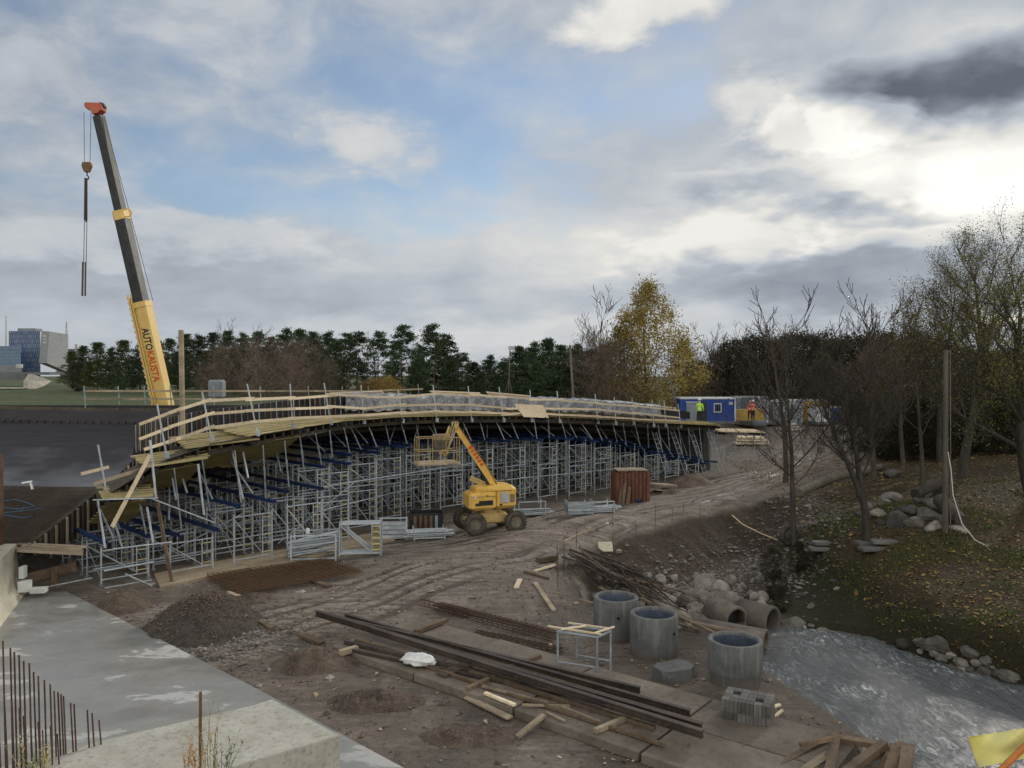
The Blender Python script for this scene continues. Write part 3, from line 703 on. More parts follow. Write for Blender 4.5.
# ---- blue walings over every tower, running across the bridge --------
nb = 0
for i in range(NT_):
    u = .3+i*2.13
    for k, du in enumerate((.05, 1.45)):
        v = front_v(u); z = zb(u)
        a = uv2w(u+du, v-.2+(.35 if u > 28 else 0)+rnd.uniform(-.15, .1), z+.07); bnd = uv2w(u+du, v+9.3, z+.1)
        f = MB()
        for s in (-.05, .05): f.bar(a+AL*s, bnd+AL*s, .04, .11)
        for q in range(8):
            c = a.lerp(bnd, (q+.3)/8); f.box(c, (.13, .04, .12), R(45))
        o = f.build('waling_beam', MT['blue']); tag(o, f'blue waling beam on the {ordw(i)} tower line, {"left" if k == 0 else "right"} one of its pair', 'steel beam', 'blue waling beams on the shoring towers')
# ---- inclined props from the walings to the soffit --------------------
for i in range(40):
    u = .6+i*1.04
    ev, ez = edge_at(u); v0 = front_v(u); z0 = zb(u)+.16
    lean = -.75 if u > 29 else -.45
    cand = [ev+.35+q*.15 for q in range(22) if ev+.35+q*.15 < v0+.4] or [v0-.3]; tv = min(cand, key=lambda q_: abs(soff(u, q_-ev).z-.2-z0-(1.25 if u < 29 else 1.7))); top = soff(u+lean+rnd.uniform(-.12, .12), tv-ev)-Vector((0, 0, .2)); bot = uv2w(u, v0+(.1 if i % 2 else -.1), z0)
    if (top-bot).length < .5: continue
    f = MB(); mid = bot.lerp(top, .55)
    f.tube([bot, mid], .029, 8); f.tube([mid, top], .021, 8); f.tube([mid-(top-bot).normalized()*.05, mid+(top-bot).normalized()*.08], .04, 8)
    o = f.build('steel_prop', MT['galvdull']); tag(o, f'{ordw(i)} slanting steel prop from the abutment end holding up the edge formwork', 'prop', 'slanting props under the bridge edge')
for i in range(26):
    u = 1.3+i*1.56
    ev, ez = edge_at(u); z0 = zb(u)+.16; v0 = front_v(u)+1.5
    top = uv2w(u+rnd.choice((-.6, -.3, .35)), ev+2.0, ez-.75); bot = uv2w(u, v0, z0)
    if (top-bot).length < .5: continue
    f = MB(); f.tube([bot, bot.lerp(top, .5)], .036, 6); f.tube([bot.lerp(top, .5), top], .027, 6)
    o = f.build('inner_steel_prop', MT['galvdull']); tag(o, f'{ordw(i)} shadowed inner steel prop from the abutment end behind the slanting edge props', 'prop', 'inner props under the bridge edge')
# long horizontal tie tubes tying towers together
for k, (u0, u1, dv, fz) in enumerate([(0, 9, -.1, .45), (8.5, 16, -.12, .5), (9, 20, -.1, .78), (20, 31, -.1, .42), (.5, 7.5, 2.3, .8), (14, 26, 2.3, .6)]):
    f = MB(); pts = [uv2w(u0+(u1-u0)*t, front_v(u0+(u1-u0)*t)+dv, Z0(*uv2w(u0+(u1-u0)*t, 1).xy)+zb(u0)*fz) for t in (0, 1)]
    f.tube(pts, .024, 6)
    tag(f.build('tie_tube', MT['galv']), f'long horizontal tie tube, {ordw(k)} of those clamped along the towers', 'scaffold tube', 'tie tubes along the shoring')

# ---- soffit formwork ---------------------------------------------------
fw = thing('bridge_formwork', 'long dark curved timber formwork of the bridge deck carried on the shoring towers', 'formwork', (BO.x, BO.y, 0))
US = [_us[0]+.1+i*(UEND-_us[0]-.1)/60 for i in range(61)]
ss = [0, .6, 1.2, 1.8, 2.4, 3.2, 4.2, 5.2, 6.5, 9, 11, 13.5]
f = MB(); low = [[soff(u, s) for s in ss] for u in US]; f.grid(low, False)
up_ = [[soff(u, s)+Vector((0, 0, .05)) for s in ss] for u in US]
o0 = len(f.v); f.grid([list(r) for r in up_], False)
f.build('soffit_panel', MT['formwood'], fw)
f = MB()   # joists across the bridge under the soffit
nj = 0; u = US[0]
while u < UEND and nj < 99:
    pts = [soff(u, s)-Vector((0, 0, .1)) for s in (.05, 1.2, 2.4, 4.2, 6.5, 12)]
    j = MB()
    for a, b_ in zip(pts[:-1], pts[1:]): j.bar(a, b_, .06, .17)
    j.build('joist', MT['formwood'], fw); nj += 1; u += .47
f = MB()   # runners along the bridge
for s, d in ((.25, .27), (1.1, .3), (2.2, .45), (3.6, .4)):
    j = MB()
    for a, b_ in zip(US[:-1], US[1:]): j.bar(soff(a, s)-Vector((0, 0, d)), soff(b_, s)-Vector((0, 0, d)), .1, .16)
    j.build('runner', MT['formwood'], fw)

# ---- side form (upstand) standing inside the walkway --------------------
UPX = [(135, 425, 32), (150, 421, 31.8), (165, 418, 32), (200, 411, 32.4), (250, 405, 33.4), (300, 399, 34.6), (345, 397, 36.6), (400, 397, 39.6), (450, 398, 42), (500, 399, 44.2), (550, 400, 46.5), (600, 402, 49), (650, 406, 52), (690, 412, 54.6)]
UPP = [P(*q) for q in UPX]
f = MB(); rows = [[], [], [], []]
n_up = 91; UPS = [poly_at(UPP, i*(len(UPP)-1)/(n_up-1)) for i in range(n_up)]
for i, p in enumerate(UPS):
    hgt_ = float(np.interp(i, [0, 15, 45, 90], [1.25, 1.05, .75, .5]))
    rows[0].append(p.copy()); rows[1].append(p-Vector((0, 0, hgt_))); rows[2].append(p+IN*.06); rows[3].append(p+IN*.06-Vector((0, 0, hgt_)))
f.grid([rows[1], rows[0], rows[2], rows[3]], False); f.build('side_form', MT['ply'], fw)
rb = 0
for i in range(0, 62):
    p = poly_at(UPP, i*.115+.02); j = MB(); h_ = 1.1 if i < 30 else .85
    j.bar(p+Vector((.05, -.06, .0)), p+Vector((.12, -.16, -h_)), .03, .05); j.build('form_rib', MT['timber'] if i % 3 else MT['galvdull'], fw)

# ---- bowl shaped abutment form at the left end ---------------------------
ab = thing('abutment_formwork', 'large dark film faced bowl shaped formwork at the left end of the bridge', 'formwork', (-16, 28, 0))
BR_ = [(5.35, 36.0, -34, -15.2), (4.9, 35.9, -34, -15.3), (4.4, 35.2, -33, -15.6), (3.7, 33.8, -31, -15.9), (3.0, 31.5, -29, -15.75), (2.4, 29.0, -27, -15.6), (1.9, 27, -25, -15.55), (1.5, 25.2, -23, -15.5)]
def bowl(t, s):
    ks = range(len(BR_)); q = [float(np.interp(t, ks, [b_[j] for b_ in BR_])) for j in range(4)]
    x = q[2]+(q[3]-q[2])*s; bend = .9*(1-s)**2
    return Vector((x, q[1]+bend*.4, q[0]+bend*.55))
rowsb = [[bowl(t*7/28, s/20) for s in range(21)] for t in range(29)]
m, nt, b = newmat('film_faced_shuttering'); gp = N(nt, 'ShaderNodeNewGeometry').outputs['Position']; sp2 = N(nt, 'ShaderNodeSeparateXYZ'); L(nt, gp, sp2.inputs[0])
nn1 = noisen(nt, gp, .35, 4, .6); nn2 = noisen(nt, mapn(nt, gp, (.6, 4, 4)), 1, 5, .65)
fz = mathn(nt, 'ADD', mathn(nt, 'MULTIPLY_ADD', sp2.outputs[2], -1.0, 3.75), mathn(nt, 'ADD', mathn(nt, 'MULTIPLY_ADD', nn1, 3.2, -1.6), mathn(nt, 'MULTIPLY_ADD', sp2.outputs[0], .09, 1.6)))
cD = ramp(nt, nn2, [(.3, (.014, .012, .015)), (.7, (.034, .03, .035))]); cL = ramp(nt, nn2, [(.3, (.085, .085, .095)), (.7, (.15, .15, .16))])  # paler lower tone paints in the sky sheen of the flatter face
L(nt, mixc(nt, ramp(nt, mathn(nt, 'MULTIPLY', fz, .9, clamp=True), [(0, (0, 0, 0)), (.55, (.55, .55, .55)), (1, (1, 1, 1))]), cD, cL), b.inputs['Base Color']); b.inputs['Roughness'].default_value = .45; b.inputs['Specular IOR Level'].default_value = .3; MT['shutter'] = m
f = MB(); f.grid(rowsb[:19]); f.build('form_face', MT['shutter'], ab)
for k in range(0):
    f = MB(); f.tube([bowl(t*.25, .1+k*.1)+Vector((0, -.004, .012)) for t in range(0, 18)], .01, 4, cap=False); f.build('panel_joint', MT['black'], ab)
f = MB(); f.grid(rowsb[18:]); f.build('form_floor', MT['formwood'], ab)
# rebar mat on the floor of the form
f = MB()
for k in range(46):
    t = 4.6+k*.052; f.tube([bowl(t, s)+Vector((0, 0, .07)) for s in (.55, .7, .85, .99)], .009, 4, cap=False)
for k in range(40):
    s = .55+k*.011; f.tube([bowl(t, s)+Vector((0, 0, .09)) for t in (4.6, 5.4, 6.2, 6.95)], .009, 4, cap=False)
o = f.build('reinforcement_mat', MT['rebardark']); tag(o, 'rusty reinforcement mat laid on the floor of the dark bowl formwork', 'rebar mat')
# top rim beam with teeth, black band
f = MB()
for s in range(20):
    a = bowl(0, s/20)+Vector((0, .05, .06)); b_ = bowl(0, (s+1)/20)+Vector((0, .05, .06)); f.bar(a, b_, .1, .14)
f.build('rim_beam', MT['formwood'], ab)
for k in range(44):
    c = bowl(1.1, .12+k*.02); j = MB(); j.box(c+Vector((0, -.06, 0)), (.07, .1, .09)); j.build('tie_bolt', MT['formwood'], ab)
# back wall: dark band between the rim and the grass
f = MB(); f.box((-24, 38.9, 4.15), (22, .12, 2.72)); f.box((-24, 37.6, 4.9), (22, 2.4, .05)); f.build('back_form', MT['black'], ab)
# ribs hanging under the open right edge of the bowl
for k in range(34):
    t = 1.0+k*5.85/33; p = bowl(t, 1.0); j = MB()
    dn = float(np.interp(t, [1, 3, 4.6, 6.9], [1.0, 1.1, 1.45, .35]))
    j.bar(p+Vector((.06, -.02, .05)), p+Vector((.1, -.1, -dn)), .05, .09); j.build('edge_rib', MT['board_old'] if k % 2 else MT['formwood'], ab)
f = MB(); f.grid([[bowl(t, 1.0)+Vector((.02, 0, .05)) for t in [i*.25 for i in range(29)]], [bowl(t, 1.0)+Vector((.0, 0, -float(np.interp(t, [0, 1, 3, 4.6, 6.9], [1, 1, 1.1, 1.45, .35])))) for t in [i*.25 for i in range(29)]]], False)
f.build('edge_panel', MT['formwood'], ab)
# end panel joining the bowl edge with the side form
f = MB(); pe = UPS[0]
f.grid([[bowl(0, 1), bowl(1, 1), bowl(2, 1), bowl(3, 1)], [pe+Vector((0, .3, 0)), pe+Vector((0, .1, -.4)), pe+Vector((0, 0, -.9)), pe+Vector((-.1, -.2, -1.4))]], False)
f.build('end_panel', MT['formwood'], ab)
# blue hoses lying in the form
for k, pts in enumerate([[(62, 508), (68, 506), (75, 509), (80, 512), (74, 515), (66, 514)], [(64, 523), (72, 521), (80, 523), (84, 521)], [(60, 517), (68, 519), (78, 516), (84, 514)]]):
    f = MB(); f.tube([bowl(5.55+(y-515)*.045, .8+(x-72)*.007)+Vector((0, 0, .1)) for x, y in pts], .014, 6)
    tag(f.build('hose', MT['hose']), ['blue hose curled on the rebar mat, uppermost of three', 'blue hose on the rebar mat, lowest of three', 'blue hose on the rebar mat, between two others'][k], 'hose')
f = MB(); c = P(22, 483, 29.4); f.bar(c, c+Vector((.32, .1, .05)), .1, .05); f.bar(c+Vector((.25, .1, .05)), c+Vector((.33, .1, -.25)), .08, .05)
tag(f.build('foam_offcut', MT['white']), 'small white foam offcut lying on the light face of the bowl formwork', 'offcut')

# ---- stepped walkway platforms and the board walkway along the edge ------
def boards(parent_label, a, b_, width, n, name='walkway_platform', mat='boardyellow', group='yellow board platforms along the bridge edge', bear=True):
    """platform between points a,b on its outer edge, widening inwards"""
    d = (b_-a); d2 = Vector((d.x, d.y, 0)).normalized(); inn = Vector((-d2.y, d2.x, 0))
    t = thing(name, parent_label, 'platform', a, 0, group)
    for k in range(n):
        o_ = inn*((k+.5)*width/n)+Vector((0, 0, .14*(k+.5)*width/n)); j = MB(); e = rnd.uniform(-.12, .15)
        j.bar(a+o_-d2*(.1+e)+Vector((0, 0, rnd.uniform(0, .012))), b_+o_+d2*(.12+rnd.uniform(-.1, .15))+Vector((0, 0, rnd.uniform(0, .012))), width/n*.93, .045)
        j.build('board', MT[mat], t)
    if bear:
        for q in (.08, .92):
            c = a.lerp(b_, q); j = MB(); j.bar(c-inn*.25-Vector((0, 0, .12)), c+inn*(width+.1)-Vector((0, 0, .12)), .08, .16); j.build('bearer', MT['black'], t)
    return t
boards('lowest yellow board platform beside the dark bowl formwork', P(104, 500, 25.6), P(152, 497, 26.3), 1.7, 6)
boards('second yellow board platform up from the abutment, under the rail start', P(150, 468, 26.6), P(207, 459, 27.8), 1.9, 6)
boards('third yellow board platform up, at the foot of the curved rails', P(190, 449, 28.0), P(254, 440, 29.6), 2.1, 7)
t_prev = None
segs = [(250, 300), (298, 345), (343, 403), (401, 470), (468, 540), (538, 600), (598, 650), (648, 722)]
def e_px(px):
    ks = [e[0] for e in EP]; return P(px, float(np.interp(px, ks, [e[1] for e in EP]))+4, float(np.interp(px, ks, [e[2] for e in EP])))
for i, (a, b_) in enumerate(segs):
    boards(f'yellow board walkway length behind the edge rail, {ordw(i)} from the stepped platforms', e_px(a), e_px(b_), 1.8, 6)
# yellow fascia sheets in a painted-in shade tone, under the first stepped lengths
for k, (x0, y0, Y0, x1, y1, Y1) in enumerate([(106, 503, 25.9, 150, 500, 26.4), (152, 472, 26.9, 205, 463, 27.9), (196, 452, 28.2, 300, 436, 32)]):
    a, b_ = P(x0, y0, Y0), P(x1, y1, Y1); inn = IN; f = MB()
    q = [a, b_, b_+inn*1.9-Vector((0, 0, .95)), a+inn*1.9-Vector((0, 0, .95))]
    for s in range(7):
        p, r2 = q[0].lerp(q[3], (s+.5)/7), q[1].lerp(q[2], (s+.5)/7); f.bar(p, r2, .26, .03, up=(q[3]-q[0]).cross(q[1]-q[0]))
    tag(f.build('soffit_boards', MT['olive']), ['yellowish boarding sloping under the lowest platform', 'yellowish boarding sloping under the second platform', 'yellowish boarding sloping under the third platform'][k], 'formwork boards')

# ---- guard rail -----------------------------------------------------------
gr = thing('guardrail', 'long curved timber guard rail with three boards on steel posts along the bridge edge', 'guard rail', (-12, 27, 3))
POSTS = [(157, 404, 167, 458, 27.2), (202, 392, 212, 441, 28.5), (247, 384, 258, 436, 30), (290, 384, 293, 428, 31.7), (324, 383, 331, 425, 34), (361, 385, 364, 424, 36), (398, 390, 403, 423, 38), (433, 385, 437, 422, 39.6), (468, 386, 472, 422, 41.2),
         (499, 387, 504, 422, 42.6), (530, 390, 532, 422, 43.8), (557, 391, 560, 423, 45), (595, 394, 598, 424, 46.8), (614, 397, 616, 425, 47.8), (632, 398, 634, 425, 48.8), (652, 400, 654, 427, 50), (664, 400, 666, 427, 51), (678, 404, 681, 428, 52.4)]
tops = []
for (x0, y0, x1, y1, Y) in POSTS:
    a = P(x1, y1, Y); b_ = P(x0, y0, Y+.1); j = MB(); j.tube([a, b_], .03, 7); j.box(a+Vector((0, 0, .1)), (.12, .12, .2), R(45)); j.build('post', MT['galv'], gr); tops.append((a, b_))
# board lines in the picture plane at post distance: (px, py)
LN = [[(145, 422), (175, 411), (207, 401), (250, 399), (292, 398), (330, 395), (364, 396), (403, 397), (437, 394), (472, 395), (504, 397), (532, 399), (560, 400), (598, 403), (634, 406), (678, 410)],
      [(145, 437), (175, 426), (210, 414), (250, 411), (292, 409), (330, 407), (364, 408), (403, 405), (437, 404), (472, 405), (504, 408), (532, 408), (560, 409), (598, 410), (634, 413), (678, 417)],
      [(150, 448), (175, 440), (210, 428), (255, 421), (292, 418), (330, 416), (364, 415), (403, 413), (437, 411), (472, 412), (504, 414), (532, 413), (560, 415), (598, 416), (634, 419), (678, 421)]]
pxs = [p[2] for p in POSTS]; pYs = [p[4] for p in POSTS]
for li, ln in enumerate(LN):
    for k, ((x0, y0), (x1, y1)) in enumerate(zip(ln[:-1], ln[1:])):
        Ya = float(np.interp(x0, pxs, pYs))-.06; Yb = float(np.interp(x1, pxs, pYs))-.06
        a = P(x0, y0+rnd.uniform(-.7, .7), Ya); b_ = P(x1, y1+rnd.uniform(-.7, .7), Yb); d = (b_-a).normalized()
        j = MB(); off = Vector((0, -.035*(k % 2), 0)); j.bar(a-d*.2+off, b_+d*.2+off, .03, .105); j.build('board', MT['board'], gr)
# loose posts and planks at the left end
def pole(p0, p1, r, name, label, cat, mat='galv', n=8, group=None, box=None):
    f = MB()
    if box: f.bar(p0, p1, box[0], box[1])
    else: f.tube([p0, p1], r, n)
    o = f.build(name, MT[mat]); tag(o, label, cat, group); return o
ps = thing('railing_post', 'single steel railing post with a short board, beside the bowl formwork', 'post', P(106, 488, 25.8))
f = MB(); f.tube([P(106, 490, 25.8), P(98, 445, 25.9)], .03, 8); f.build('post', MT['galv'], ps)
f = MB(); f.bar(P(81, 474, 25.6), P(109, 467, 26.2), .03, .1); f.build('board', MT['board'], ps)
pole(P(156, 498, 26.2), P(150, 440, 26.3), .04, 'railing_post', 'tall steel post beside the slanting board at the second platform', 'post')
pole(P(112, 527, 25.6), P(150, 455, 26), .03, 'slanting_plank', 'long light plank slanting across the lowest platform', 'plank', 'board', box=(.03, .13))
pole(P(172, 582, 26.4), P(157, 500, 26.6), .03, 'leaning_plank', 'brown plank leaning upright against the front shoring towers', 'plank', 'timber', box=(.05, .12))
pole(P(94, 484, 26.8), P(152, 466, 27.5), .03, 'handrail_board', 'board rising along the ribs beside the bowl formwork', 'plank', 'board_old', box=(.03, .12))
for k, (x0, y0, x1, y1, Y) in enumerate([(105, 548, 98, 500, 25.4), (153, 543, 147, 507, 25.9), (204, 515, 198, 464, 27), (176, 500, 168, 452, 28), (122, 547, 112, 512, 27), (243, 499, 232, 450, 29.5), (248, 478, 243, 452, 30), (187, 493, 180, 470, 28.4)]):
    pole(P(x0, y0, Y), P(x1, y1, Y+.3), .038, 'steel_prop', f'stout galvanised prop under the stepped platforms, {ordw(k)} of eight', 'prop', group='stout props under the stepped platforms')
# front transverse tubes at left
for k, (x0, y0, x1, y1, Y) in enumerate([(93, 500, 158, 498, 25.4), (113, 549, 172, 542, 25.2), (150, 498, 215, 523, 26), (104, 571, 153, 562, 24.9), (105, 588, 152, 580, 24.9), (125, 574, 152, 586, 24.9), (22, 592, 92, 578, 24.6)]):
    pole(P(x0, y0, Y), P(x1, y1, Y+.5), .024, 'scaffold_tube', f'galvanised scaffold tube at the abutment end of the shoring, {ordw(k)} of seven', 'scaffold tube', group='scaffold tubes at the abutment end')

# tarpaulin over the side form
f = MB(); rowsT = []
for j in range(7):
    row = []
    for i in range(140):
        p = poly_at(UPP, 6.0+i*6.2/139); s = j/6
        wv = .06*math.sin(i*1.3+j)+.05*mnoise.noise(Vector((i*.45, j*1.3, 0)))+.05*math.sin(i*.37)
        row.append(p+Vector((.08, -.12-.25*s+wv*1.2, .1-s*.75+wv*.6)))
    rowsT.append(row)
back = [p+IN*.6+Vector((0, 0, .05)) for p in rowsT[0]]
f.grid([back]+rowsT); tag(f.build('tarpaulin', MT['tarp']), 'crumpled grey and white tarpaulin draped along the side form behind the rail', 'tarpaulin')
f = MB(); rowsT = []
for j in range(5):
    rowsT.append([poly_at(UPP, 6.4+i*5.5/80)+IN*(.8+j*.5)+Vector((0, 0, .0+.1*math.sin(i*.7+j)+.12*mnoise.noise(Vector((i*.3, j, 5))))) for i in range(80)])
f.grid(rowsT); tag(f.build('tarpaulin', MT['tarp']), 'pale sheet lying on the deck behind the draped tarpaulin', 'tarpaulin')
# plywood sheet against the rail
f = MB(); q = [P(514, 404, 43.0), P(543, 405, 44.2), P(549, 418, 44.3), P(524, 417, 43.2)]; nrm = (q[1]-q[0]).cross(q[3]-q[0]).normalized()*.02
f.add([v for v in q]+[v+nrm for v in q], [(0, 1, 2, 3), (7, 6, 5, 4), (0, 4, 5, 1), (1, 5, 6, 2), (2, 6, 7, 3), (3, 7, 4, 0)])
tag(f.build('plywood_sheet', MT['board']), 'pale plywood sheet leaning on the bridge rail', 'plywood sheet')
# timber stacks and far rail on the deck
fr = thing('far_guardrail', 'far guard rail of thin boards across the bridge behind the crane boom', 'guard rail', (-18, 40, 4))
FP = [(86, 391, 38), (120, 391, 39), (146, 391, 40.5), (172, 391, 42), (215, 391, 43), (262, 391, 44), (310, 391, 46), (344, 391, 48), (370, 391, 50), (420, 389, 53)]
for k, (x, y, Y) in enumerate(FP):
    j = MB(); j.tube([P(x, y+24, Y), P(x-2, y-5, Y)], .03, 6); j.build('post', MT['galvdull'], fr)
for dy in (0, 8):
    for (a, b_) in zip(FP[:-1], FP[1:]):
        j = MB(); j.bar(P(a[0]-3, a[1]+dy, a[2]), P(b_[0]+3, b_[1]+dy, b_[2]), .03, .1); j.build('board', MT['board_old'], fr)
for k, (x0, y0, x1, y1, Y) in enumerate([(486, 392, 530, 396, 47), (430, 391, 480, 393, 47), (330, 393, 382, 391, 42), (560, 400, 610, 403, 51), (640, 404, 676, 408, 54.5)]):
    f = MB()
    for j in range(4): f.bar(P(x0+j, y0+j*1.2, Y+j*.2), P(x1+j, y1+j*1.2, Y+j*.2), .16, .06)
    tag(f.build('board_bundle', MT['board']), f'bundle of sawn boards on the bridge deck behind the rail, {ordw(k)} from the left' if k not in () else '', 'board bundle', 'board bundles on the deck')
# upright poles on the deck
pole(P(183, 447, 30.5), P(181, 330, 30.5), .075, 'timber_post', 'tall square timber post beside the crane boom', 'post', 'board_old', box=(.15, .15))
pole(P(574, 412, 50), P(570, 345, 50), .07, 'timber_pole', 'tall plain timber pole on the far side of the deck', 'pole', 'poleold')
lp = thing('leaning_lamp_pole', 'thin leaning pole with a strut at the far end of the rail', 'pole', P(681, 425, 54))
f = MB(); f.tube([P(681, 425, 54), P(667, 366, 54)], .05, 6); f.build('pole', MT['poleold'], lp)
f = MB(); f.tube([P(672, 410, 54), P(676, 390, 54)], .03, 6); f.build('strut', MT['poleold'], lp)
mp = thing('floodlight_mast', 'slim floodlight mast on a tripod behind the deck', 'mast', P(508, 410, 52))
f = MB(); f.tube([P(508, 412, 52), P(510, 348, 52)], .04, 6); f.build('pole', MT['poleold'], mp)
for dx in (-4, 5):
    f = MB(); f.tube([P(508+dx, 398, 52), P(509, 378, 52)], .025, 5); f.build('leg', MT['poleold'], mp)
f = MB(); f.box(P(511, 348, 52), (.35, .2, .25)); f.build('lamp', MT['galv'], mp)
# far bench platform right of the bridge end
t = boards('pale access platform right of the bridge end', P(722, 432, 56), P(765, 433, 57.5), 1.4, 4, 'access_platform', 'board', None)
sc_ = thing('access_scaffold', 'low scaffold of thin tubes below the access platform right of the bridge', 'scaffold', P(745, 455, 56.5))
for k in range(8):
    x = 722+k*6.5; f = MB(); f.tube([P(x, 456, 56.2), P(x, 434, 56.3)], .024, 5); f.build('upright', MT['galvdull'], sc_)
for y in (441, 448, 454):
    f = MB(); f.tube([P(721, y, 56.2), P(768, y+.5, 57.4)], .022, 5); f.build('ledger', MT['galvdull'], sc_)
for k in range(5):
    x = 722+k*9; f = MB(); f.tube([P(x, 454, 56.2), P(x+8, 441, 56.3)], .018, 5); f.build('diagonal', MT['galvdull'], sc_)
# timber platform left below the bowl
t = boards('yellowish timber ledge under the open corner of the bowl formwork', P(18, 552, 24.6), P(76, 556, 25.0), .9, 4, 'timber_ledge', 'board_old', None)
pole(P(20, 580, 24.9), P(76, 566, 26.0), .04, 'plank', 'brown plank across the dark opening under the bowl', 'plank', 'timber', box=(.06, .3))
pole(P(55, 588, 25.4), P(54, 568, 25.4), .05, 'timber_stub', 'short upright timber stub in the dark opening', 'post', 'timber', box=(.14, .14))
for k, (x, y, w_, h_) in enumerate([(16, 572, .13, .36), (18, 586, .3, .32), (32, 590, .42, .14)]):
    f = MB(); f.box(P(x+7, y, 24.5-.1*k), (w_, .3, h_), .2); tag(f.build('foam_block', MT['white']), ['narrow upright white foam block', 'square white foam block in the wall corner', 'flat white foam block on the slab edge'][k], 'foam block')

# dark concrete end pier beyond the last towers
ep = thing('end_pier', 'shadowed concrete pier closing the far end of the shoring', 'pier', uv2w(UEND+.2, 4, -.2))
f = MB(); a = uv2w(UEND+.5, 1.6, 1.4); b_ = uv2w(UEND+.5, 13, 1.4); f.bar(a, b_, .9, 3.6); f.build('wall', MT['concrete_dark'], ep)
f = MB(); f.bar(uv2w(UEND+.2, 1.3, 3.3), uv2w(UEND+.2, 13, 3.3), 1.4, .3); f.build('cap', MT['formwood'], ep)

for k, (x0, y0, x1, y1, Y) in enumerate([(668, 474, 654, 432, 52.0), (688, 477, 672, 430, 53.0), (706, 476, 690, 428, 54), (722, 472, 706, 425, 55), (714, 470, 712, 426, 55.6)]):
    a, b_ = P(x0, y0, Y), P(x1, y1, Y+.3); sd3 = Vector((.32, .3, 0)); t = thing('inclined_ladder', f'pale inclined ladder frame at the far right end of the shoring, {ordw(k)} from the left', 'ladder frame', a, 0, 'inclined ladder frames at the far end')
    for s in (-.5, .5):
        f = MB(); f.tube([a+sd3*s, b_+sd3*s], .03, 6); f.build('stile', MT['galv'], t)
    f = MB(); f.tube([a, b_], .008, 4)
    for j in range(9): p = a.lerp(b_, (j+.5)/9); f.tube([p-sd3*.5, p+sd3*.5], .028, 5)
    f.build('rungs', MT['galv'], t)

# bracing tubes between the tower rows
rb2 = random.Random(4)
for k in range(46):
    i = k % 18; row = k//18; u0 = .3+i*2.13+1.5; v = front_v(u0)+row*2.15+rb2.choice((-.06, 1.56)); z0 = .35+rb2.random()*.8; z1 = zb(u0)-.25-rb2.random()*.6
    a = uv2w(u0-1.45, v, z0+Z0(*uv2w(u0, v).xy)); b_ = uv2w(u0+2.05, v, z1) if k % 2 else uv2w(u0+2.05, v, z0+.05+Z0(*uv2w(u0, v).xy))
    f = MB(); f.tube([a, b_], .022, 5); tag(f.build('brace_tube', MT['galv' if k % 3 else 'galvdull']), f'bracing tube by the {ordw(i)} tower of the {ROWN[row]} row', 'scaffold tube', 'bracing tubes between the shoring towers')
# ================================================================ building site objects
# ---------------- mobile crane
CB = P(174, 445, 45); CT = P(97.5, 110, 43.5)
cr = thing('mobile_crane', 'yellow mobile crane with a long dark raised boom standing behind the bridge', 'crane', (CB.x+1.5, 45, Z0(CB.x+1.5, 45)))
gzc = Z0(CB.x+1.5, 45)
cx, cy = CB.x+2.2, 45.4
def bx(name, c, s, mat, rz=.25, par=cr):
    f = MB(); f.box(c, s, rz); return f.build(name, MT[mat], par)
bx('chassis', (cx+1, cy, gzc+1.15), (9.5, 2.5, .6), 'black'); bx('deck', (cx+1, cy, gzc+1.52), (9.3, 2.6, .16), 'yellowb')
bx('driver_cab', (cx+4.9, cy+1, gzc+1.9), (1.8, 2.4, 1.5), 'yellowb'); bx('counterweight', (cx+1.2, cy+.1, gzc+2.1), (1.6, 2.5, 1.0), 'black')
bx('slewing_platform', (cx-.4, cy-.1, gzc+1.9), (3.2, 2.2, .6), 'yellowb'); bx('operator_cab', (cx-1.2, cy-1.3, gzc+2.2), (1.5, .9, 1.4), 'glass')
for i in range(4):
    for s in (-1, 1):
        q = Matrix.Rotation(.25, 3, 'Z') @ Vector((-3+i*2.5+(.6 if i > 1 else 0), s*1.15, 0)); f = MB()
        mm = Matrix.Rotation(.25, 3, 'Z') @ Matrix.Rotation(R(90), 3, 'X')
        f.lathe(Vector((cx+1, cy, gzc+.62))+q, [(.0, -.16), (.3, -.16), (.32, -.2), (.58, -.2), (.62, -.14), (.62, .14), (.58, .2), (.32, .2), (.3, .16), (0, .16)], 20, mm); f.build('wheel', MT['tyre'], cr)
for s in (-1, 1):
    for i in (-4, 3.2):
        q = Matrix.Rotation(.25, 3, 'Z') @ Vector((i, s*3.0, 0)); c = Vector((cx+1, cy, gzc))+q
        f = MB(); f.bar(c+Vector((0, 0, .9)), Vector((cx+1+(q.x*.35), cy+q.y*.35, gzc+1.0)), .3, .3); f.tube([c+Vector((0, 0, 1.0)), c+Vector((0, 0, .1))], .09, 8); f.box(c+Vector((0, 0, .05)), (.6, .6, .08)); f.build('outrigger', MT['yellowb'], cr)
dB = (CT-CB).normalized(); side = dB.cross(Vector((0, -1, 0))).normalized()  # in picture plane
LB = (CT-CB).length
def at_b(t): return CB+dB*(LB*t)
def bpx(py): # boom parameter from picture row
    return (445-py)/335.0
fr_ = Vector((0, -1, 0)); fr_ = (fr_-dB*fr_.dot(dB)).normalized(); rx = dB.cross(fr_).normalized()
tw = Matrix.Rotation(R(-14), 3, dB); fr_ = tw @ fr_; rx = tw @ rx
if rx.x < 0: rx = -rx
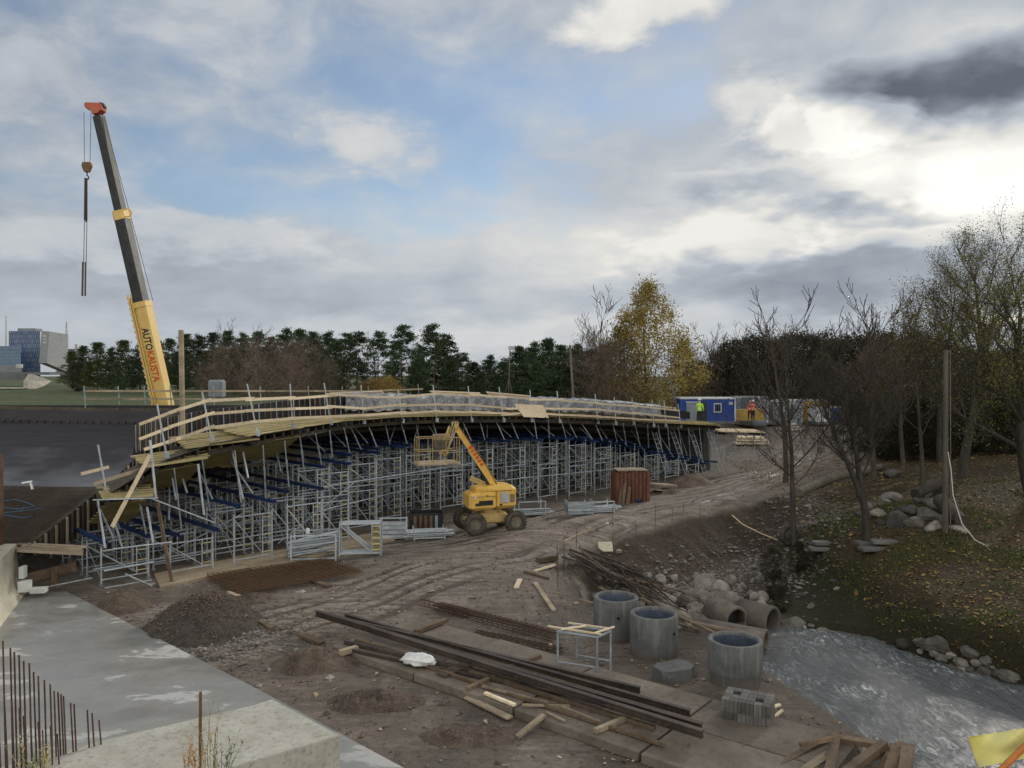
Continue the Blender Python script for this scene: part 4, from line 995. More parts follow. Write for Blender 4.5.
def boomsec(name, t0, t1, w_, d_, mat, mat2=None, off=0):
    f = MB(); a, b_ = at_b(t0)+rx*off, at_b(t1)+rx*off; vs = []
    pr = [(-w_/2, -d_*.42), (-w_*.3, -d_/2), (w_*.3, -d_/2), (w_/2, -d_*.42), (w_/2, d_*.42), (w_*.3, d_/2), (-w_*.3, d_/2), (-w_/2, d_*.42)]
    for p in (a, b_):
        for x, y in pr: vs.append(p+rx*x-fr_*y)
    n = 8; f.add(vs, [tuple(range(n))[::-1], tuple(range(n, 2*n))]+[(k, (k+1) % n, n+(k+1) % n, n+k) for k in range(n)])
    return f.build(name, MT[mat], cr)
tb = bpx(300)
boomsec('boom_base_section', 0.0, tb, .66, .62, 'yellowb', off=.1)
boomsec('boom_middle_section', tb-.01, bpx(213), .66, .6, 'boomgrey')
boomsec('boom_upper_section', bpx(214), bpx(116), .5, .48, 'boomgrey')
boomsec('boom_collar', bpx(217), bpx(208), .74, .62, 'yellowb')
boomsec('boom_collar', tb-.012, tb+.004, .8, .7, 'yellowb', off=.06)
f = MB(); a, b_ = at_b(bpx(214))+rx*.32+fr_*.2, at_b(bpx(208))+rx*.5
for k in range(12): pass
f.tube([at_b(bpx(212))+rx*.45+Vector((.22*math.cos(q), -.1, .22*math.sin(q))) for q in [i*math.pi/6 for i in range(13)]], .035, 6); f.build('cable_ring', MT['yellowb'], cr)
# jib extension folded on the left of the base section
f = MB()
for sx_ in (-.06, -.4):
    f.bar(at_b(.02)+rx*(-.42+sx_*.5)+fr_*.2, at_b(tb+.03)+rx*(-.42+sx_*.5)+fr_*.2, .08, .08)
for k in range(26):
    t = .02+k*(tb+.01)/26; f.bar(at_b(t)+rx*-.62+fr_*.2, at_b(t+.012)+rx*-.72+fr_*.2, .04, .05)
f.build('folded_jib', MT['yellowb'], cr)
boomsec('boom_side_plate', .0, tb+.02, .36, .3, 'yellowb', off=-.48)
# head
f = MB(); c = at_b(bpx(112))
hp = [(q_[0]*.78, q_[1]*.8) for q_ in [(-.7, .35), (-.55, .52), (.5, .5), (.62, .34), (.55, .02), (.2, -.25), (-.12, -.3), (-.3, .05), (-.66, .16)]]
f.prism([(x*.95, y*.95) for x, y in hp], -.26, .26, Matrix(((1, 0, 0), (0, 0, -1), (0, 1, 0))), c+Vector((-.1, 0, .05))); f.build('boom_head', MT['red'], cr)
for dx in (-.4, .33):
    f = MB(); f.lathe(c+Vector((dx-.1, 0, .33)), [(0, -.3), (.13, -.24), (.17, -.05), (.17, .05), (.13, .24), (0, .24)], 14, Matrix.Rotation(R(90), 3, 'X')); f.build('sheave', MT['black'], cr)
f = MB(); f.lathe(at_b(.02), [(0, -.5), (.3, -.5), (.3, .5), (0, .5)], 16, Matrix.Rotation(R(90), 3, 'X')); f.build('boom_pivot', MT['black'], cr)
f = MB(); f.tube([Vector((CB.x+1.3, 45, gzc+2.2)), at_b(.1)+rx*.1], .14, 12); f.build('luffing_cylinder', MT['black'], cr)
f = MB(); f.tube([at_b(bpx(118))+rx*.3, at_b(bpx(211))+rx*.55, at_b(tb)+rx*.75], .018, 5); f.build('boom_cable', MT['rope'], cr)
# lettering along the boom
def text_mesh(body, size, mat, name, parent, M, extrude=.004):
    cu = bpy.data.curves.new('lettering', 'FONT'); cu.body = body; cu.size = size; cu.extrude = extrude; cu.offset = size*.018
    cu.resolution_u = 3; o = bpy.data.objects.new('tmp', cu); col.objects.link(o)
    bpy.context.view_layer.update()
    me_ = bpy.data.meshes.new_from_object(o.evaluated_get(bpy.context.evaluated_depsgraph_get())); wdt = max(v.co.x for v in me_.vertices)
    bpy.data.objects.remove(o); bpy.data.curves.remove(cu); me_.name = name; me_.materials.clear(); me_.materials.append(MT[mat])
    vs = [M @ v.co for v in me_.vertices]
    if parent: 
        mm = Matrix.Rotation(-abs_rz(parent), 3, 'Z'); l = abs_loc(parent); vs = [mm @ (v-l) for v in vs]
    for v, c in zip(me_.vertices, vs): v.co = c
    ob = bpy.data.objects.new(name, me_); col.objects.link(ob); ob.parent = parent; return ob, wdt
def basis(o, x, y):
    z = x.cross(y).normalized(); return Matrix(((x.x, y.x, z.x, o.x), (x.y, y.y, z.y, o.y), (x.z, y.z, z.z, o.z), (0, 0, 0, 1)))
tx = -dB; ty = rx  # reading downwards along the boom, letter tops to the right
o0 = at_b(bpx(325))+rx*-.13+fr_*.325
ob, w0 = text_mesh('AUTO', .64, 'blacktext', 'lettering', cr, basis(o0, tx, ty))
Lw = (at_b(bpx(325))-at_b(bpx(347))).length; L2 = (at_b(bpx(347.5))-at_b(bpx(379))).length
bpy.data.objects.remove(ob)
ob, _ = text_mesh('AUTO', .64, 'blacktext', 'lettering', cr, basis(o0, tx*(Lw/w0), ty))
o1 = at_b(bpx(347.5))+rx*-.13+fr_*.325
ob, w1_ = text_mesh('KAUSTA', .64, 'redtext', 'lettering', cr, basis(o1, tx, ty)); bpy.data.objects.remove(ob)
ob, _ = text_mesh('KAUSTA', .64, 'redtext', 'lettering', cr, basis(o1, tx*(L2/w1_), ty))
# hook block and slings
hk = P(87, 168, 43.4)
f = MB()
f.tube([P(84, 112, 43.4), P(84.5, 164, 43.4)], .016, 5); f.tube([P(91, 113, 43.4), P(90, 164, 43.4)], .016, 5); f.build('hoist_rope', MT['rope'], cr)
hb = thing('hook_block', 'red brown hook block hanging from the crane ropes', 'hook block', hk)
f = MB(); f.prism([(-.2, .3), (.2, .3), (.25, .1), (.12, -.22), (-.12, -.22), (-.25, .1)], -.12, .12, Matrix(((1, 0, 0), (0, 0, -1), (0, 1, 0))), hk); f.build('block', MT['rust'], hb)
f = MB(); f.tube([hk+Vector(q) for q in ((0, 0, -.2), (0, 0, -.4), (.1, 0, -.5), (.06, 0, -.62), (-.07, 0, -.62), (-.11, 0, -.54))], .035, 8); f.build('hook', MT['black'], hb)
sl_ = thing('lifting_slings', 'long dark lifting slings hanging below the crane hook', 'sling', P(85, 297, 43.4))
for k, (a, b_, r) in enumerate([((85, 178), (84.5, 220), .035), ((87, 178), (87, 220), .03), ((86, 180), (86, 222), .04), ((84.5, 220), (83, 296), .018), ((87, 219), (85.5, 296), .018), ((83, 262), (82.3, 296), .05), ((85.6, 262), (85.2, 296), .045)]):
    f = MB(); f.tube([P(a[0], a[1], 43.4), P(b_[0], b_[1], 43.4)], r, 6); f.build('sling_leg', MT['steeldark' if k != 2 else 'black'], sl_)

# ---------------- boom lift
BL = GT(489, 533); BL = gz(BL.x, BL.y+.75); RZ = R(20)
bl = thing('boom_lift', 'yellow articulated boom lift with raised arm parked in front of the shoring', 'boom lift', BL, RZ)
def lb(name, fn, mat, par=bl):
    f = MB(); fn(f); return f.build(name, MT[mat], par, local=True)
def rb_box(f, c, s, bev=.08):
    """box with chamfered edges all round"""
    hx, hy, hz = s[0]/2, s[1]/2, s[2]/2; b = min(bev, hx*.45, hy*.45, hz*.45)
    def ring(x, y, z): return [(-x+b, -y, z), (x-b, -y, z), (x, -y+b, z), (x, y-b, z), (x-b, y, z), (-x+b, y, z), (-x, y-b, z), (-x, -y+b, z)]
    def ringi(x, y, z): return [(-x+2*b, -y+b, z), (x-2*b, -y+b, z), (x-b, -y+2*b, z), (x-b, y-2*b, z), (x-2*b, y-b, z), (-x+2*b, y-b, z), (-x+b, y-2*b, z), (-x+b, -y+2*b, z)]
    rs_ = [ringi(hx, hy, -hz), ring(hx, hy, -hz+b), ring(hx, hy, hz-b), ringi(hx, hy, hz)]
    vs = [Vector(c)+Vector(p) for r in rs_ for p in r]; fs = [tuple(range(8))[::-1], tuple(range(24, 32))]
    for i in range(3):
        for k in range(8): fs.append((i*8+k, i*8+(k+1) % 8, (i+1)*8+(k+1) % 8, (i+1)*8+k))
    f.add(vs, fs)
WR = .47
for x in (-.92, .92):
    for y in (-.82, .82):
        f = MB(); Mx = Matrix.Rotation(R(90), 3, 'X')
        f.lathe((x, y, WR), [(.26, -.14), (.3, -.17), (.42, -.17), (WR, -.1), (WR, .1), (.42, .17), (.3, .17), (.26, .14)], 28, Mx)
        for k in range(22):
            a = k*2*math.pi/22
            f.box((x+math.cos(a)*WR, y, WR+math.sin(a)*WR), (.05, .3, .05), M=Matrix.Rotation(-a, 3, 'Y'))
        w_ = f.build('wheel', MT['tyre'], bl, local=True)
        f = MB(); f.lathe((x, y, WR), [(0, -.16), (.09, -.17), (.1, -.1), (.2, -.08), (.27, -.12), (.27, .12), (.2, .08), (0, .1)], 24, Mx); f.build('rim', MT['rim'], w_, local=True)
lb('chassis', lambda f: (rb_box(f, (0, 0, .62), (1.35, 1.0, .46)), f.box((-.92, 0, .5), (.18, 1.4, .16)), f.box((.92, 0, .5), (.18, 1.4, .16)), f.tube([(0, 0, .8), (0, 0, 1.0)], .42, 20)), 'yellowd')
def body(f):
    rb_box(f, (.45, -.05, 1.55), (1.1, 1.5, .98), .14); rb_box(f, (-.52, -.38, 1.42), (1.25, .8, .74), .1); rb_box(f, (-.1, .3, 1.4), (1.9, .7, .7), .1)
    rb_box(f, (-.3, -.1, 1.86), (1.0, 1.0, .3), .1)
lb('turntable', body, 'yellow')
lb('engine_hatch', lambda f: rb_box(f, (-.42, -.8, 1.36), (.62, .06, .2), .02), 'black')
lb('engine_hatch', lambda f: rb_box(f, (-.78, -.8, 1.3), (.22, .05, .12), .02), 'black')
lb('side_panel', lambda f: rb_box(f, (.42, -.82, 1.55), (.34, .06, .42), .05), 'galv')
lb('side_panel', lambda f: rb_box(f, (.78, -.82, 1.52), (.2, .05, .34), .04), 'rim')
def bloc(px, py, Y):
    w_ = P(px, py, Y); return Matrix.Rotation(-RZ, 3, 'Z') @ (w_-BL)
Yb = BL.y
p0 = bloc(496, 487, Yb+.15); p1 = bloc(455, 426, Yb-.25); p2 = bloc(444, 456, Yb-.75)
lb('panel_seam', lambda f: (f.box((.05, -.815, 1.5), (.012, .02, .7)), f.box((.05, -.815, 1.85), (1.4, .02, .012))), 'black')
lb('panel_seam', lambda f: (f.box((-.52, -.785, 1.62), (1.1, .012, .012)),), 'black')
lb('warning_sticker', lambda f: f.box((-.9, -.79, 1.6), (.14, .012, .1)), 'contwhite')
lb('warning_sticker', lambda f: f.box((.25, -.81, 1.25), (.12, .012, .08)), 'black')
lb('exhaust', lambda f: f.tube([(.85, .3, 1.95), (.85, .3, 2.2), (.92, .3, 2.26)], .035, 8), 'black')
lb('boom_hose', lambda f: f.tube([p0+Vector((0, -.17, .12)), p0.lerp(p1, .3)+Vector((.1, -.17, .12)), p0.lerp(p1, .7)+Vector((.08, -.15, .1)), p1+Vector((.12, -.14, .02))], .018, 6), 'black')
lb('vent_slot', lambda f: [f.box((-.35+k*.09, -.81, 1.66), (.05, .03, .05)) for k in range(1)], 'black')
# arm: points in local frame from picture positions
lb('main_boom', lambda f: (f.bar(p0, p0.lerp(p1, .62), .26, .3), f.bar(p0.lerp(p1, .6), p1, .2, .23)), 'yellow')
lb('boom_decal', lambda f: [f.bar(p0.lerp(p1, .36+k*.055)+Vector((0, -.155, .01)), p0.lerp(p1, .36+k*.055+.035)+Vector((0, -.155, .01)), .02, .14) for k in range(6)], 'redtext')
lb('lower_link', lambda f: (f.bar(p0+Vector((.12, .2, -.15)), bloc(470, 478, Yb+.2), .22, .2),), 'yellowd')
lb('knuckle', lambda f: (rb_box(f, p1+Vector((0, 0, .02)), (.3, .26, .36), .08), f.tube([p1+Vector((0, -.2, 0)), p1+Vector((0, .2, 0))], .1, 12)), 'yellowd')
lb('jib', lambda f: (f.bar(p1+Vector((-.05, .07, 0)), p2+Vector((.05, .07, 0)), .1, .12), f.bar(p1+Vector((-.22, .07, -.02)), p2+Vector((-.14, .07, .06)), .08, .1), f.bar(p1+Vector((-.1, -.1, -.1)), p2+Vector((.1, -.05, .1)), .06, .08)), 'yellowd')
lb('jib_cylinder', lambda f: f.tube([p1.lerp(p2, .15)+Vector((.1, 0, 0)), p2+Vector((.16, 0, .25))], .035, 8), 'galv')
lb('lift_cylinder', lambda f: f.tube([p0.lerp(p1, .08)+Vector((-.22, 0, -.1)), p0.lerp(p1, .42)+Vector((-.08, 0, -.12))], .06, 10), 'black')
lb('hose_bundle', lambda f: f.tube([p1+Vector((.1, -.12, .1)), p1+Vector((-.05, -.18, .3)), p1.lerp(p2, .4)+Vector((-.1, -.16, 0)), p2+Vector((0, -.12, .1))], .022, 6), 'black')
# basket
bc = bloc(437, 463, Yb-1.0)
def basket(f):
    W_, D_, h_ = 1.75, .8, 1.1
    for z in (.06, .55, h_): f.tube([(bc.x-W_/2, bc.y-D_/2, bc.z+z), (bc.x+W_/2, bc.y-D_/2, bc.z+z), (bc.x+W_/2, bc.y+D_/2, bc.z+z), (bc.x-W_/2, bc.y+D_/2, bc.z+z), (bc.x-W_/2, bc.y-D_/2, bc.z+z)], .024, 6)
    for x, y in [(-1, -1), (-.33, -1), (.33, -1), (1, -1), (1, 1), (.33, 1), (-.33, 1), (-1, 1), (-1, 0), (1, 0)]:
        f.tube([(bc.x+x*W_/2, bc.y+y*D_/2, bc.z), (bc.x+x*W_/2, bc.y+y*D_/2, bc.z+h_)], .02, 6)
lb('basket_rail', basket, 'basket')
lb('basket_floor', lambda f: rb_box(f, bc+Vector((0, 0, 0)), (1.85, .9, .13), .05), 'board_old')
lb('control_box', lambda f: rb_box(f, bc+Vector((.1, -.3, 1.12)), (.75, .25, .28), .04), 'basket')
lb('control_box', lambda f: rb_box(f, bc+Vector((.2, .3, .75)), (.5, .2, .4), .04), 'rim')

# ---------------- small builders
def plank(px0, py0, px1, py1, w_, h_, label, mat='timber', name='plank', cat='plank', group=None, lift=0, Yz=None, z0=None, z1=None):
    if z0 is None: a = GT(px0, py0)+Vector((0, 0, h_/2+lift)); b_ = GT(px1, py1)+Vector((0, 0, h_/2+lift))
    else: a = G(px0, py0, z0); b_ = G(px1, py1, z1 if z1 is not None else z0)
    f = MB(); f.bar(a, b_, w_, h_); o = f.build(name, MT[mat]); tag(o, label, cat, group); return o
# ---------------- precast road slabs with beams
SA = Vector((-4.55, 19.7, 0)); SD = Vector((7.45, -6.1, 0)).normalized(); SN = Vector((-SD.y, SD.x, 0))
for i in range(4):
    for j in range(2):
        t = thing('road_slab', f'muddy concrete road slab, {ordw(i)} from the left in the {"front" if j == 0 else "rear"} row', 'concrete slab', (0, 0, 0), 0, 'concrete road slabs laid on the mud')
        c = SA+SD*(i*2.95+1.45)+SN*(.78+j*1.54); zz = Z0(c.x, c.y); t.location = c+Vector((0, 0, zz)); t.rotation_euler.z = math.atan2(SD.y, SD.x)+rnd.uniform(-.012, .012)
        f = MB(); rb_box(f, (0, 0, .1), (2.9, 1.5, .2), .02); f.build('slab', MT['concrete_dirty'], t, local=True)
        if j == 0:
            for sx_ in (-1, 1):
                f = MB(); f.tube([(sx_*.9, 0, .2), (sx_*.9, .05, .235), (sx_*.9, .1, .2)], .012, 5); f.build('lifting_loop', MT['rust'], t, local=True)
for i, (px, py, rz, s) in enumerate([(712, 745, .12, (2.6, 1.9, .1))]):
    c = GT(px, py); t = MB(); rb_box(t, (0, 0, s[2]/2), s, .02); o = t.build('ground_slab', MT['concrete_dirty'], None, local=True); o.location = c-Vector((0, 0, .03)); o.rotation_euler.z = math.atan2(SD.y, SD.x)+rz
    tag(o, ['thin muddy concrete slab below the block pallet', 'thin muddy concrete slab in front of the grey rings', 'thin muddy slab at the edge above the stream'][i], 'concrete slab')
BM = [(316, 613, 702, 727, .12, .13), (345, 616, 690, 713, .1, .12), (330, 617, 640, 690, .1, .12), (372, 630, 703, 734, .12, .13), (345, 642, 610, 702, .1, .1), (352, 650, 560, 694, .08, .06), (420, 664, 665, 745, .06, .06), (470, 672, 655, 728, .07, .08), (326, 614, 668, 706, .06, .07), (360, 622, 696, 722, .06, .08), (355, 640, 520, 684, .06, .05), (400, 632, 640, 704, .05, .06)]
for k, (x0, y0, x1, y1, w_, h_) in enumerate(BM):
    z = .34 if k < 4 else .26
    a, b_ = G(x0, y0, z+(.12 if k in (0, 3) else 0)), G(x1, y1, z+(.1 if k in (0, 3) else 0)); f = MB()
    d = (b_-a).normalized(); sd2 = d.cross(Vector((0, 0, 1)))
    if k < 4:   # I section
        f.bar(a+Vector((0, 0, h_/2)), b_+Vector((0, 0, h_/2)), w_, .02); f.bar(a-Vector((0, 0, h_/2)), b_-Vector((0, 0, h_/2)), w_, .02); f.bar(a, b_, .02, h_-.024)
    else: f.bar(a, b_, w_, h_)
    tag(f.build('steel_beam' if k < 6 else 'timber_beam', MT['steeldark' if k < 6 else 'timber']), f'long dark beam lying diagonally over the road slabs, {ordw(k)} of the pile from the rear', 'beam', 'long beams lying over the road slabs')
PL = [(415, 632, 447, 620, .12, .1, 'timber', 'timber bearer under the left part of the dark beams'), (467, 689, 512, 668, .1, .08, 'timber', 'light timber bearer under the middle of the dark beams'),
      (510, 668, 540, 656, .12, .1, 'timber', 'timber bearer emerging behind the middle of the beams'), (441, 675, 470, 663, .3, .05, 'timber', 'wide flat board on the slab right of the white sack'),
      (595, 731, 631, 716, .1, .09, 'board_old', 'pale timber bearer under the right end of the beams'), (517, 737, 544, 715, .12, .05, 'board_old', 'board leaning on the front slab edge'),
      (340, 653, 357, 648, .14, .12, 'board_old', 'short bearer under the left slab corner')]
for x0, y0, x1, y1, w_, h_, mt, lab in PL: plank(x0, y0, x1, y1, w_, h_, lab, mt, lift=.0, z0=.26 if 'edge' not in lab else .05, z1=.26)
for k, (x0, y0, x1, y1, w_, h_, z) in enumerate([(482, 686, 548, 703, .05, .05, .27), (485, 693, 515, 705, .08, .05, .26), (522, 705, 570, 706, .05, .04, .26), (467, 697, 510, 718, .16, .04, .1), (546, 712, 565, 721, .04, .03, .25), (560, 706, 600, 722, .05, .04, .25)]):
    plank(x0, y0, x1, y1, w_, h_, f'thin loose lath on the slabs below the beams, {ordw(k)} from the left', 'board_old' if k != 1 else 'board', 'lath', 'lath', 'loose laths on the slabs', z0=z)
for x0, y0, x1, y1, w_, h_, mt, lab in [(554, 612, 535, 584, .14, .06, 'board_old', 'grey board lying on the mud left of the grey rings'), (516, 589, 520, 580, .16, .04, 'board', 'short pale board on the mud track'),
      (524, 573, 549, 580, .1, .08, 'timber', 'dark timber on the mud near the sticks'), (535, 572, 555, 566, .1, .06, 'board', 'fresh orange brown board beside the dark timber'), (538, 563, 556, 560, .22, .18, 'timber', 'dark stacked timber by the thin stakes'),
      (310, 581, 329, 588, .2, .08, 'timber', 'board by the rusty mesh stack'), (320, 626, 342, 621, .12, .08, 'board_old', 'short board under the left tips of the beams'), (256, 621, 272, 631, .16, .1, 'timber', 'half buried dark timber right of the gravel heap'),
      (300, 636, 322, 645, .2, .08, 'timber', 'half buried timber left of the road slabs'), (44, 611, 76, 619, .09, .05, 'timber', 'thin dark batten on the wet concrete slab'),
      (606, 588, 632, 600, .08, .06, 'timber', 'thin stick at the left of the branch heap'), (228, 593, 240, 597, .1, .05, 'board', 'short yellow board at the edge of the rusty mesh'), (660, 662, 690, 672, .06, .05, 'timber', 'thin stick in front of the flat block')]:
    plank(x0, y0, x1, y1, w_, h_, lab, mt, lift=.01)
# orange wood blocks near the saw frame, small yellow boards
for k, (px, py, sz, mt, lab) in enumerate([(570, 668, (.3, .12, .06), 'board', 'small orange brown wood piece under the galvanised frame'), (550, 645, (.14, .12, .12), 'board', 'small pale wood block left of the galvanised frame'),
        (651, 699, (.28, .2, .08), 'boardyellow', 'pair of small yellow boards behind the beam ends'), (606, 548, (.62, .1, .45), 'concrete_cream', 'pale broken slab sticking out at the top of the dug slope'), (619, 549, (.3, .2, .14), 'stone', 'grey stone beside the pale broken slab')]):
    f = MB(); rb_box(f, (0, 0, sz[2]/2), sz, .02); o = f.build('offcut' if k < 3 else 'broken_slab', MT[mt], None, local=True); o.location = GT(px, py+4); o.rotation_euler = (0 if k != 3 else R(-35), 0, rnd.uniform(0, 1.5) if k != 3 else .1); tag(o, lab, 'offcut' if k < 3 else 'rubble')

# ---------------- white sack
def blobmesh(c, sx_, sy_, sz_, seed, n=12, amp=.18, freq=1.6, flat=True):
    f = MB(); vs = []; fs = []
    for i in range(n+1):
        th = math.pi*i/n
        for k in range(2*n):
            ph = math.pi*k/n; d = Vector((math.sin(th)*math.cos(ph), math.sin(th)*math.sin(ph), math.cos(th)))
            q = 1+amp*mnoise.noise(d*freq+Vector((seed*3.1, seed*1.7, 0)))+amp*.4*mnoise.noise(d*freq*3+Vector((seed, 0, 9)))
            p = Vector((d.x*sx_*q, d.y*sy_*q, d.z*sz_*q))
            if flat: p.z = max(p.z, -sz_*.55)
            vs.append(c+p)
    for i in range(n):
        for k in range(2*n):
            k2 = (k+1) % (2*n); fs.append((i*2*n+k, (i+1)*2*n+k, (i+1)*2*n+k2, i*2*n+k2))
    f.add(vs, fs, True); return f
c = G(418, 666, .22); f = blobmesh(Vector((0, 0, .14)), .42, .19, .15, 2, 14, .45, 2.2); o = f.build('sack', MT['bag'], None, local=True); o.location = c; o.rotation_euler.z = -.35
tag(o, 'crumpled white sack lying on the road slab beside the dark beams', 'sack')

# ---------------- concrete manhole rings
def ring(px, py, r, h, lab, tilt=0, rz=0):
    c = GT(px, py); c.y += r*.8; c.x *= 1+r*.8/c.y; c = gz(c.x, c.y, -.02)
    t = thing('concrete_ring', lab, 'concrete ring', c, rz, 'grey concrete manhole rings')
    f = MB(); prof = [(r*.985, 0), (r, .02), (r, h-.02), (r*.985, h), (r-.1, h), (r-.11, h-.02), (r-.11, .02), (r-.1, 0), (r*.985, 0)]
    if tilt: prof = [(r*.92, 0), (r*.94, h*.25), (r*.98, h*.3), (r, h*.34), (r, h-.02), (r*.985, h), (r-.1, h), (r-.11, h-.03), (r-.11, .02), (r*.92, 0)]
    f.lathe((0, 0, 0), prof, 48); f.build('ring_wall', MT['ringconc'], t, local=True)
    f = MB(); f.lathe((0, 0, 0), [(r-.113, h*.2), (r-.113, h*.93)], 40); f.build('blue_inner_face', MT['inner_face'], t, local=True)  # separate darker bluish sheet just inside the ring wall
    f = MB(); f.tube([(r*math.cos(-2.0)*1.0, r*math.sin(-2.0), h*.62), (r*math.cos(-2.0)*1.012, r*math.sin(-2.0)*1.012, h*.62)], .045, 10); f.build('lifting_hole', MT['black'], t, local=True)
    return t
MT['inner_face'] = surf('blue_grey_inner_face', (.05, .07, .11), (.1, .125, .17), (.2, .2, .2), 2.5, .6, 0, .2)
ring(616, 642, .60, 1.08, 'concrete ring standing left and rear of three, darkest', 0, .4)
ring(654, 660, .60, 1.05, 'concrete ring standing in the middle of three with sticks over its rim', 0, 1.2)
ring(735, 690, .61, 1.0, 'concrete ring standing rightmost by the stream with a stepped foot', 1, 2.0)
# flat octagonal block
f = MB(); f.prism([(-.5, -.18), (-.38, -.3), (.2, -.34), (.42, -.2), (.46, .14), (.34, .3), (-.3, .3), (-.5, .16)], 0, .27); o = f.build('concrete_block', MT['concrete_grey'], None, local=True)
c = GT(677, 681); o.location = (c.x, c.y+.25, c.z); o.rotation_euler.z = .45; tag(o, 'flat grey concrete cover block with cut corners lying between the rings', 'concrete block')
# pallet of paving blocks
c = GT(752, 731); c = gz(c.x, c.y+.2); pt = thing('pallet', 'wooden pallet under the stack of grey hollow blocks', 'pallet', c, -.45)
for k in range(5): f = MB(); f.box((0, -.36+k*.18, .11), (1.05, .11, .025)); f.build('deck_board', MT['timber'], pt, local=True)
for k in range(3): f = MB(); f.box((-.45+k*.45, 0, .048), (.1, .8, .095)); f.build('skid', MT['timber'], pt, local=True)
ct = math.cos(-.45); st = math.sin(-.45); nbk = 0
for layer in range(2):
    for i in range(6):
        for j in range(4):
            if layer == 1 and (i, j) in ((1, 2), (4, 1)): continue
            f = MB(); w_, d_, h_ = .148, .168, .235
            x, y = -.4+i*.155, -.27+j*.178
            f.prism([(-w_/2, -d_/2), (-.02, -d_/2), (-.012, -d_/2+.015), (.012, -d_/2+.015), (.02, -d_/2), (w_/2, -d_/2), (w_/2, d_/2), (-w_/2, d_/2)], 0, h_)
            o = f.build('paving_block', MT['concrete_dark'], None, local=True); zz = .124+layer*.237
            o.location = c+Vector((ct*x-st*y, st*x+ct*y, zz)); o.rotation_euler.z = -.45+rnd.uniform(-.02, .02)
            tag(o, f'grey hollow block, {"lower" if layer == 0 else "upper"} layer, {ordw(i)} from left, {ordw(j)} row from front', 'block', 'grey hollow blocks on the pallet'); nbk += 1
# ---------------- galvanised work frame with wood on it
c = GT(584, 681); c = gz(c.x, c.y+.3); wf = thing('work_frame', 'galvanised tube stand with loose wood on top before the rings', 'stand', c, .0)
q = {}
pts4 = [(-.58, .08), (.3, -.3), (.66, .12), (-.1, .52)]
for i, (x, y) in enumerate(pts4):
    f = MB(); f.tube([(x, y, 0), (x, y, 1.02)], .025, 8); f.box((x, y, .01), (.12, .12, .02)); f.build('leg', MT['galvdull'], wf, local=True)
for i in range(4):
    a, b_ = pts4[i], pts4[(i+1) % 4]
    f = MB(); f.tube([(a[0], a[1], 1.0), (b_[0], b_[1], 1.0)], .03, 8); f.build('top_tube', MT['galvdull'], wf, local=True)
    if i in (0, 2): f = MB(); f.tube([(a[0], a[1], .3), (b_[0], b_[1], .3)], .02, 6); f.build('lower_tube', MT['galvdull'], wf, local=True)
for k, (a, b_) in enumerate([((-.8, .35, 1.05), (.4, -.25, 1.05)), ((-.3, .6, 1.05), (.7, .15, 1.05)), ((-.5, .05, 1.07), (.1, .3, 1.07)), ((.25, -.25, 1.08), (.75, .2, 1.08))]):
    f = MB(); f.bar(a, b_, .05, .03); o = f.build('wood_strip', MT['board'], None, local=True); o.location = c; tag(o, f'wood strip lying on the galvanised stand, {ordw(k)} from the front', 'wood strip', 'wood strips on the galvanised stand')
# ---------------- rebar cages on the ground
for k, (x0, y0, x1, y1, n, w_) in enumerate([(436, 610, 557, 640, 9, .4), (476, 638, 562, 655, 7, .3), (420, 605, 470, 618, 4, .2)]):
    a, b_ = GT(x0, y0), GT(x1, y1); d = (b_-a).normalized(); s_ = Vector((-d.y, d.x, 0)); f = MB(); Ln = (b_-a).length
    for j in range(n):
        o_ = s_*((j/(n-1)-.5)*w_); zz = .05+.16*abs(math.sin(j*2.1)); f.tube([a+o_+Vector((0, 0, zz)), b_+o_*rnd.uniform(.6, 1.3)+Vector((0, 0, zz*.8))], .012, 5)
    for j in range(int(Ln/.18)):
        p = a+d*(j*.18+.1); f.tube([p-s_*w_*.5+Vector((0, 0, .04)), p+s_*w_*.5+Vector((0, 0, .04)), p+s_*w_*.5+Vector((0, 0, .2)), p-s_*w_*.5+Vector((0, 0, .2)), p-s_*w_*.5+Vector((0, 0, .04))], .008, 4, cap=False)
    tag(f.build('rebar_cage', MT['rebar']), ['long rusty rebar cage lying behind the dark beams', 'shorter rusty rebar cage near the galvanised stand', 'thin rusty rebar bundle at the left of the cages'][k], 'rebar cage')
# rusty mesh mats
q = [GT(207, 580), GT(238, 597), GT(362, 576), GT(325, 564)]
for k in range(3):
    f = MB(); z = .1+k*.05
    for i in range(24):
        t = i/23; f.tube([q[0].lerp(q[3], t)+Vector((0, 0, z)), q[1].lerp(q[2], t)+Vector((0, 0, z))], .012, 4, cap=False)
    for i in range(15):
        t = i/14; f.tube([q[0].lerp(q[1], t)+Vector((0, 0, z+.02)), q[3].lerp(q[2], t)+Vector((0, 0, z+.02))], .012, 4, cap=False)
    tag(f.build('reinforcement_mesh', MT['rust']), ['lowest rusty reinforcement mesh in the stack before the towers', 'middle rusty reinforcement mesh in the stack before the towers', 'topmost rusty reinforcement mesh in the stack before the towers'][k], 'rebar mesh', 'stacked reinforcement meshes')
# tan foundation pads
for k, qq in enumerate([[(154, 575), (240, 560), (249, 571), (160, 588)], [(232, 558), (300, 548), (330, 556), (252, 571)], [(300, 545), (370, 536), (395, 541), (330, 553)]]):
    pts = [GT(*p) for p in qq]; zt = max(p.z for p in pts)+.05; f = MB()
    f.prism([(p.x, p.y) for p in pts][::-1], zt-.3, zt); tag(f.build('foundation_pad', MT['padtan']), ['tan concrete foundation pad under the leftmost towers', 'tan foundation pad under the towers, second', 'tan foundation pad behind the frame racks'][k], 'foundation')
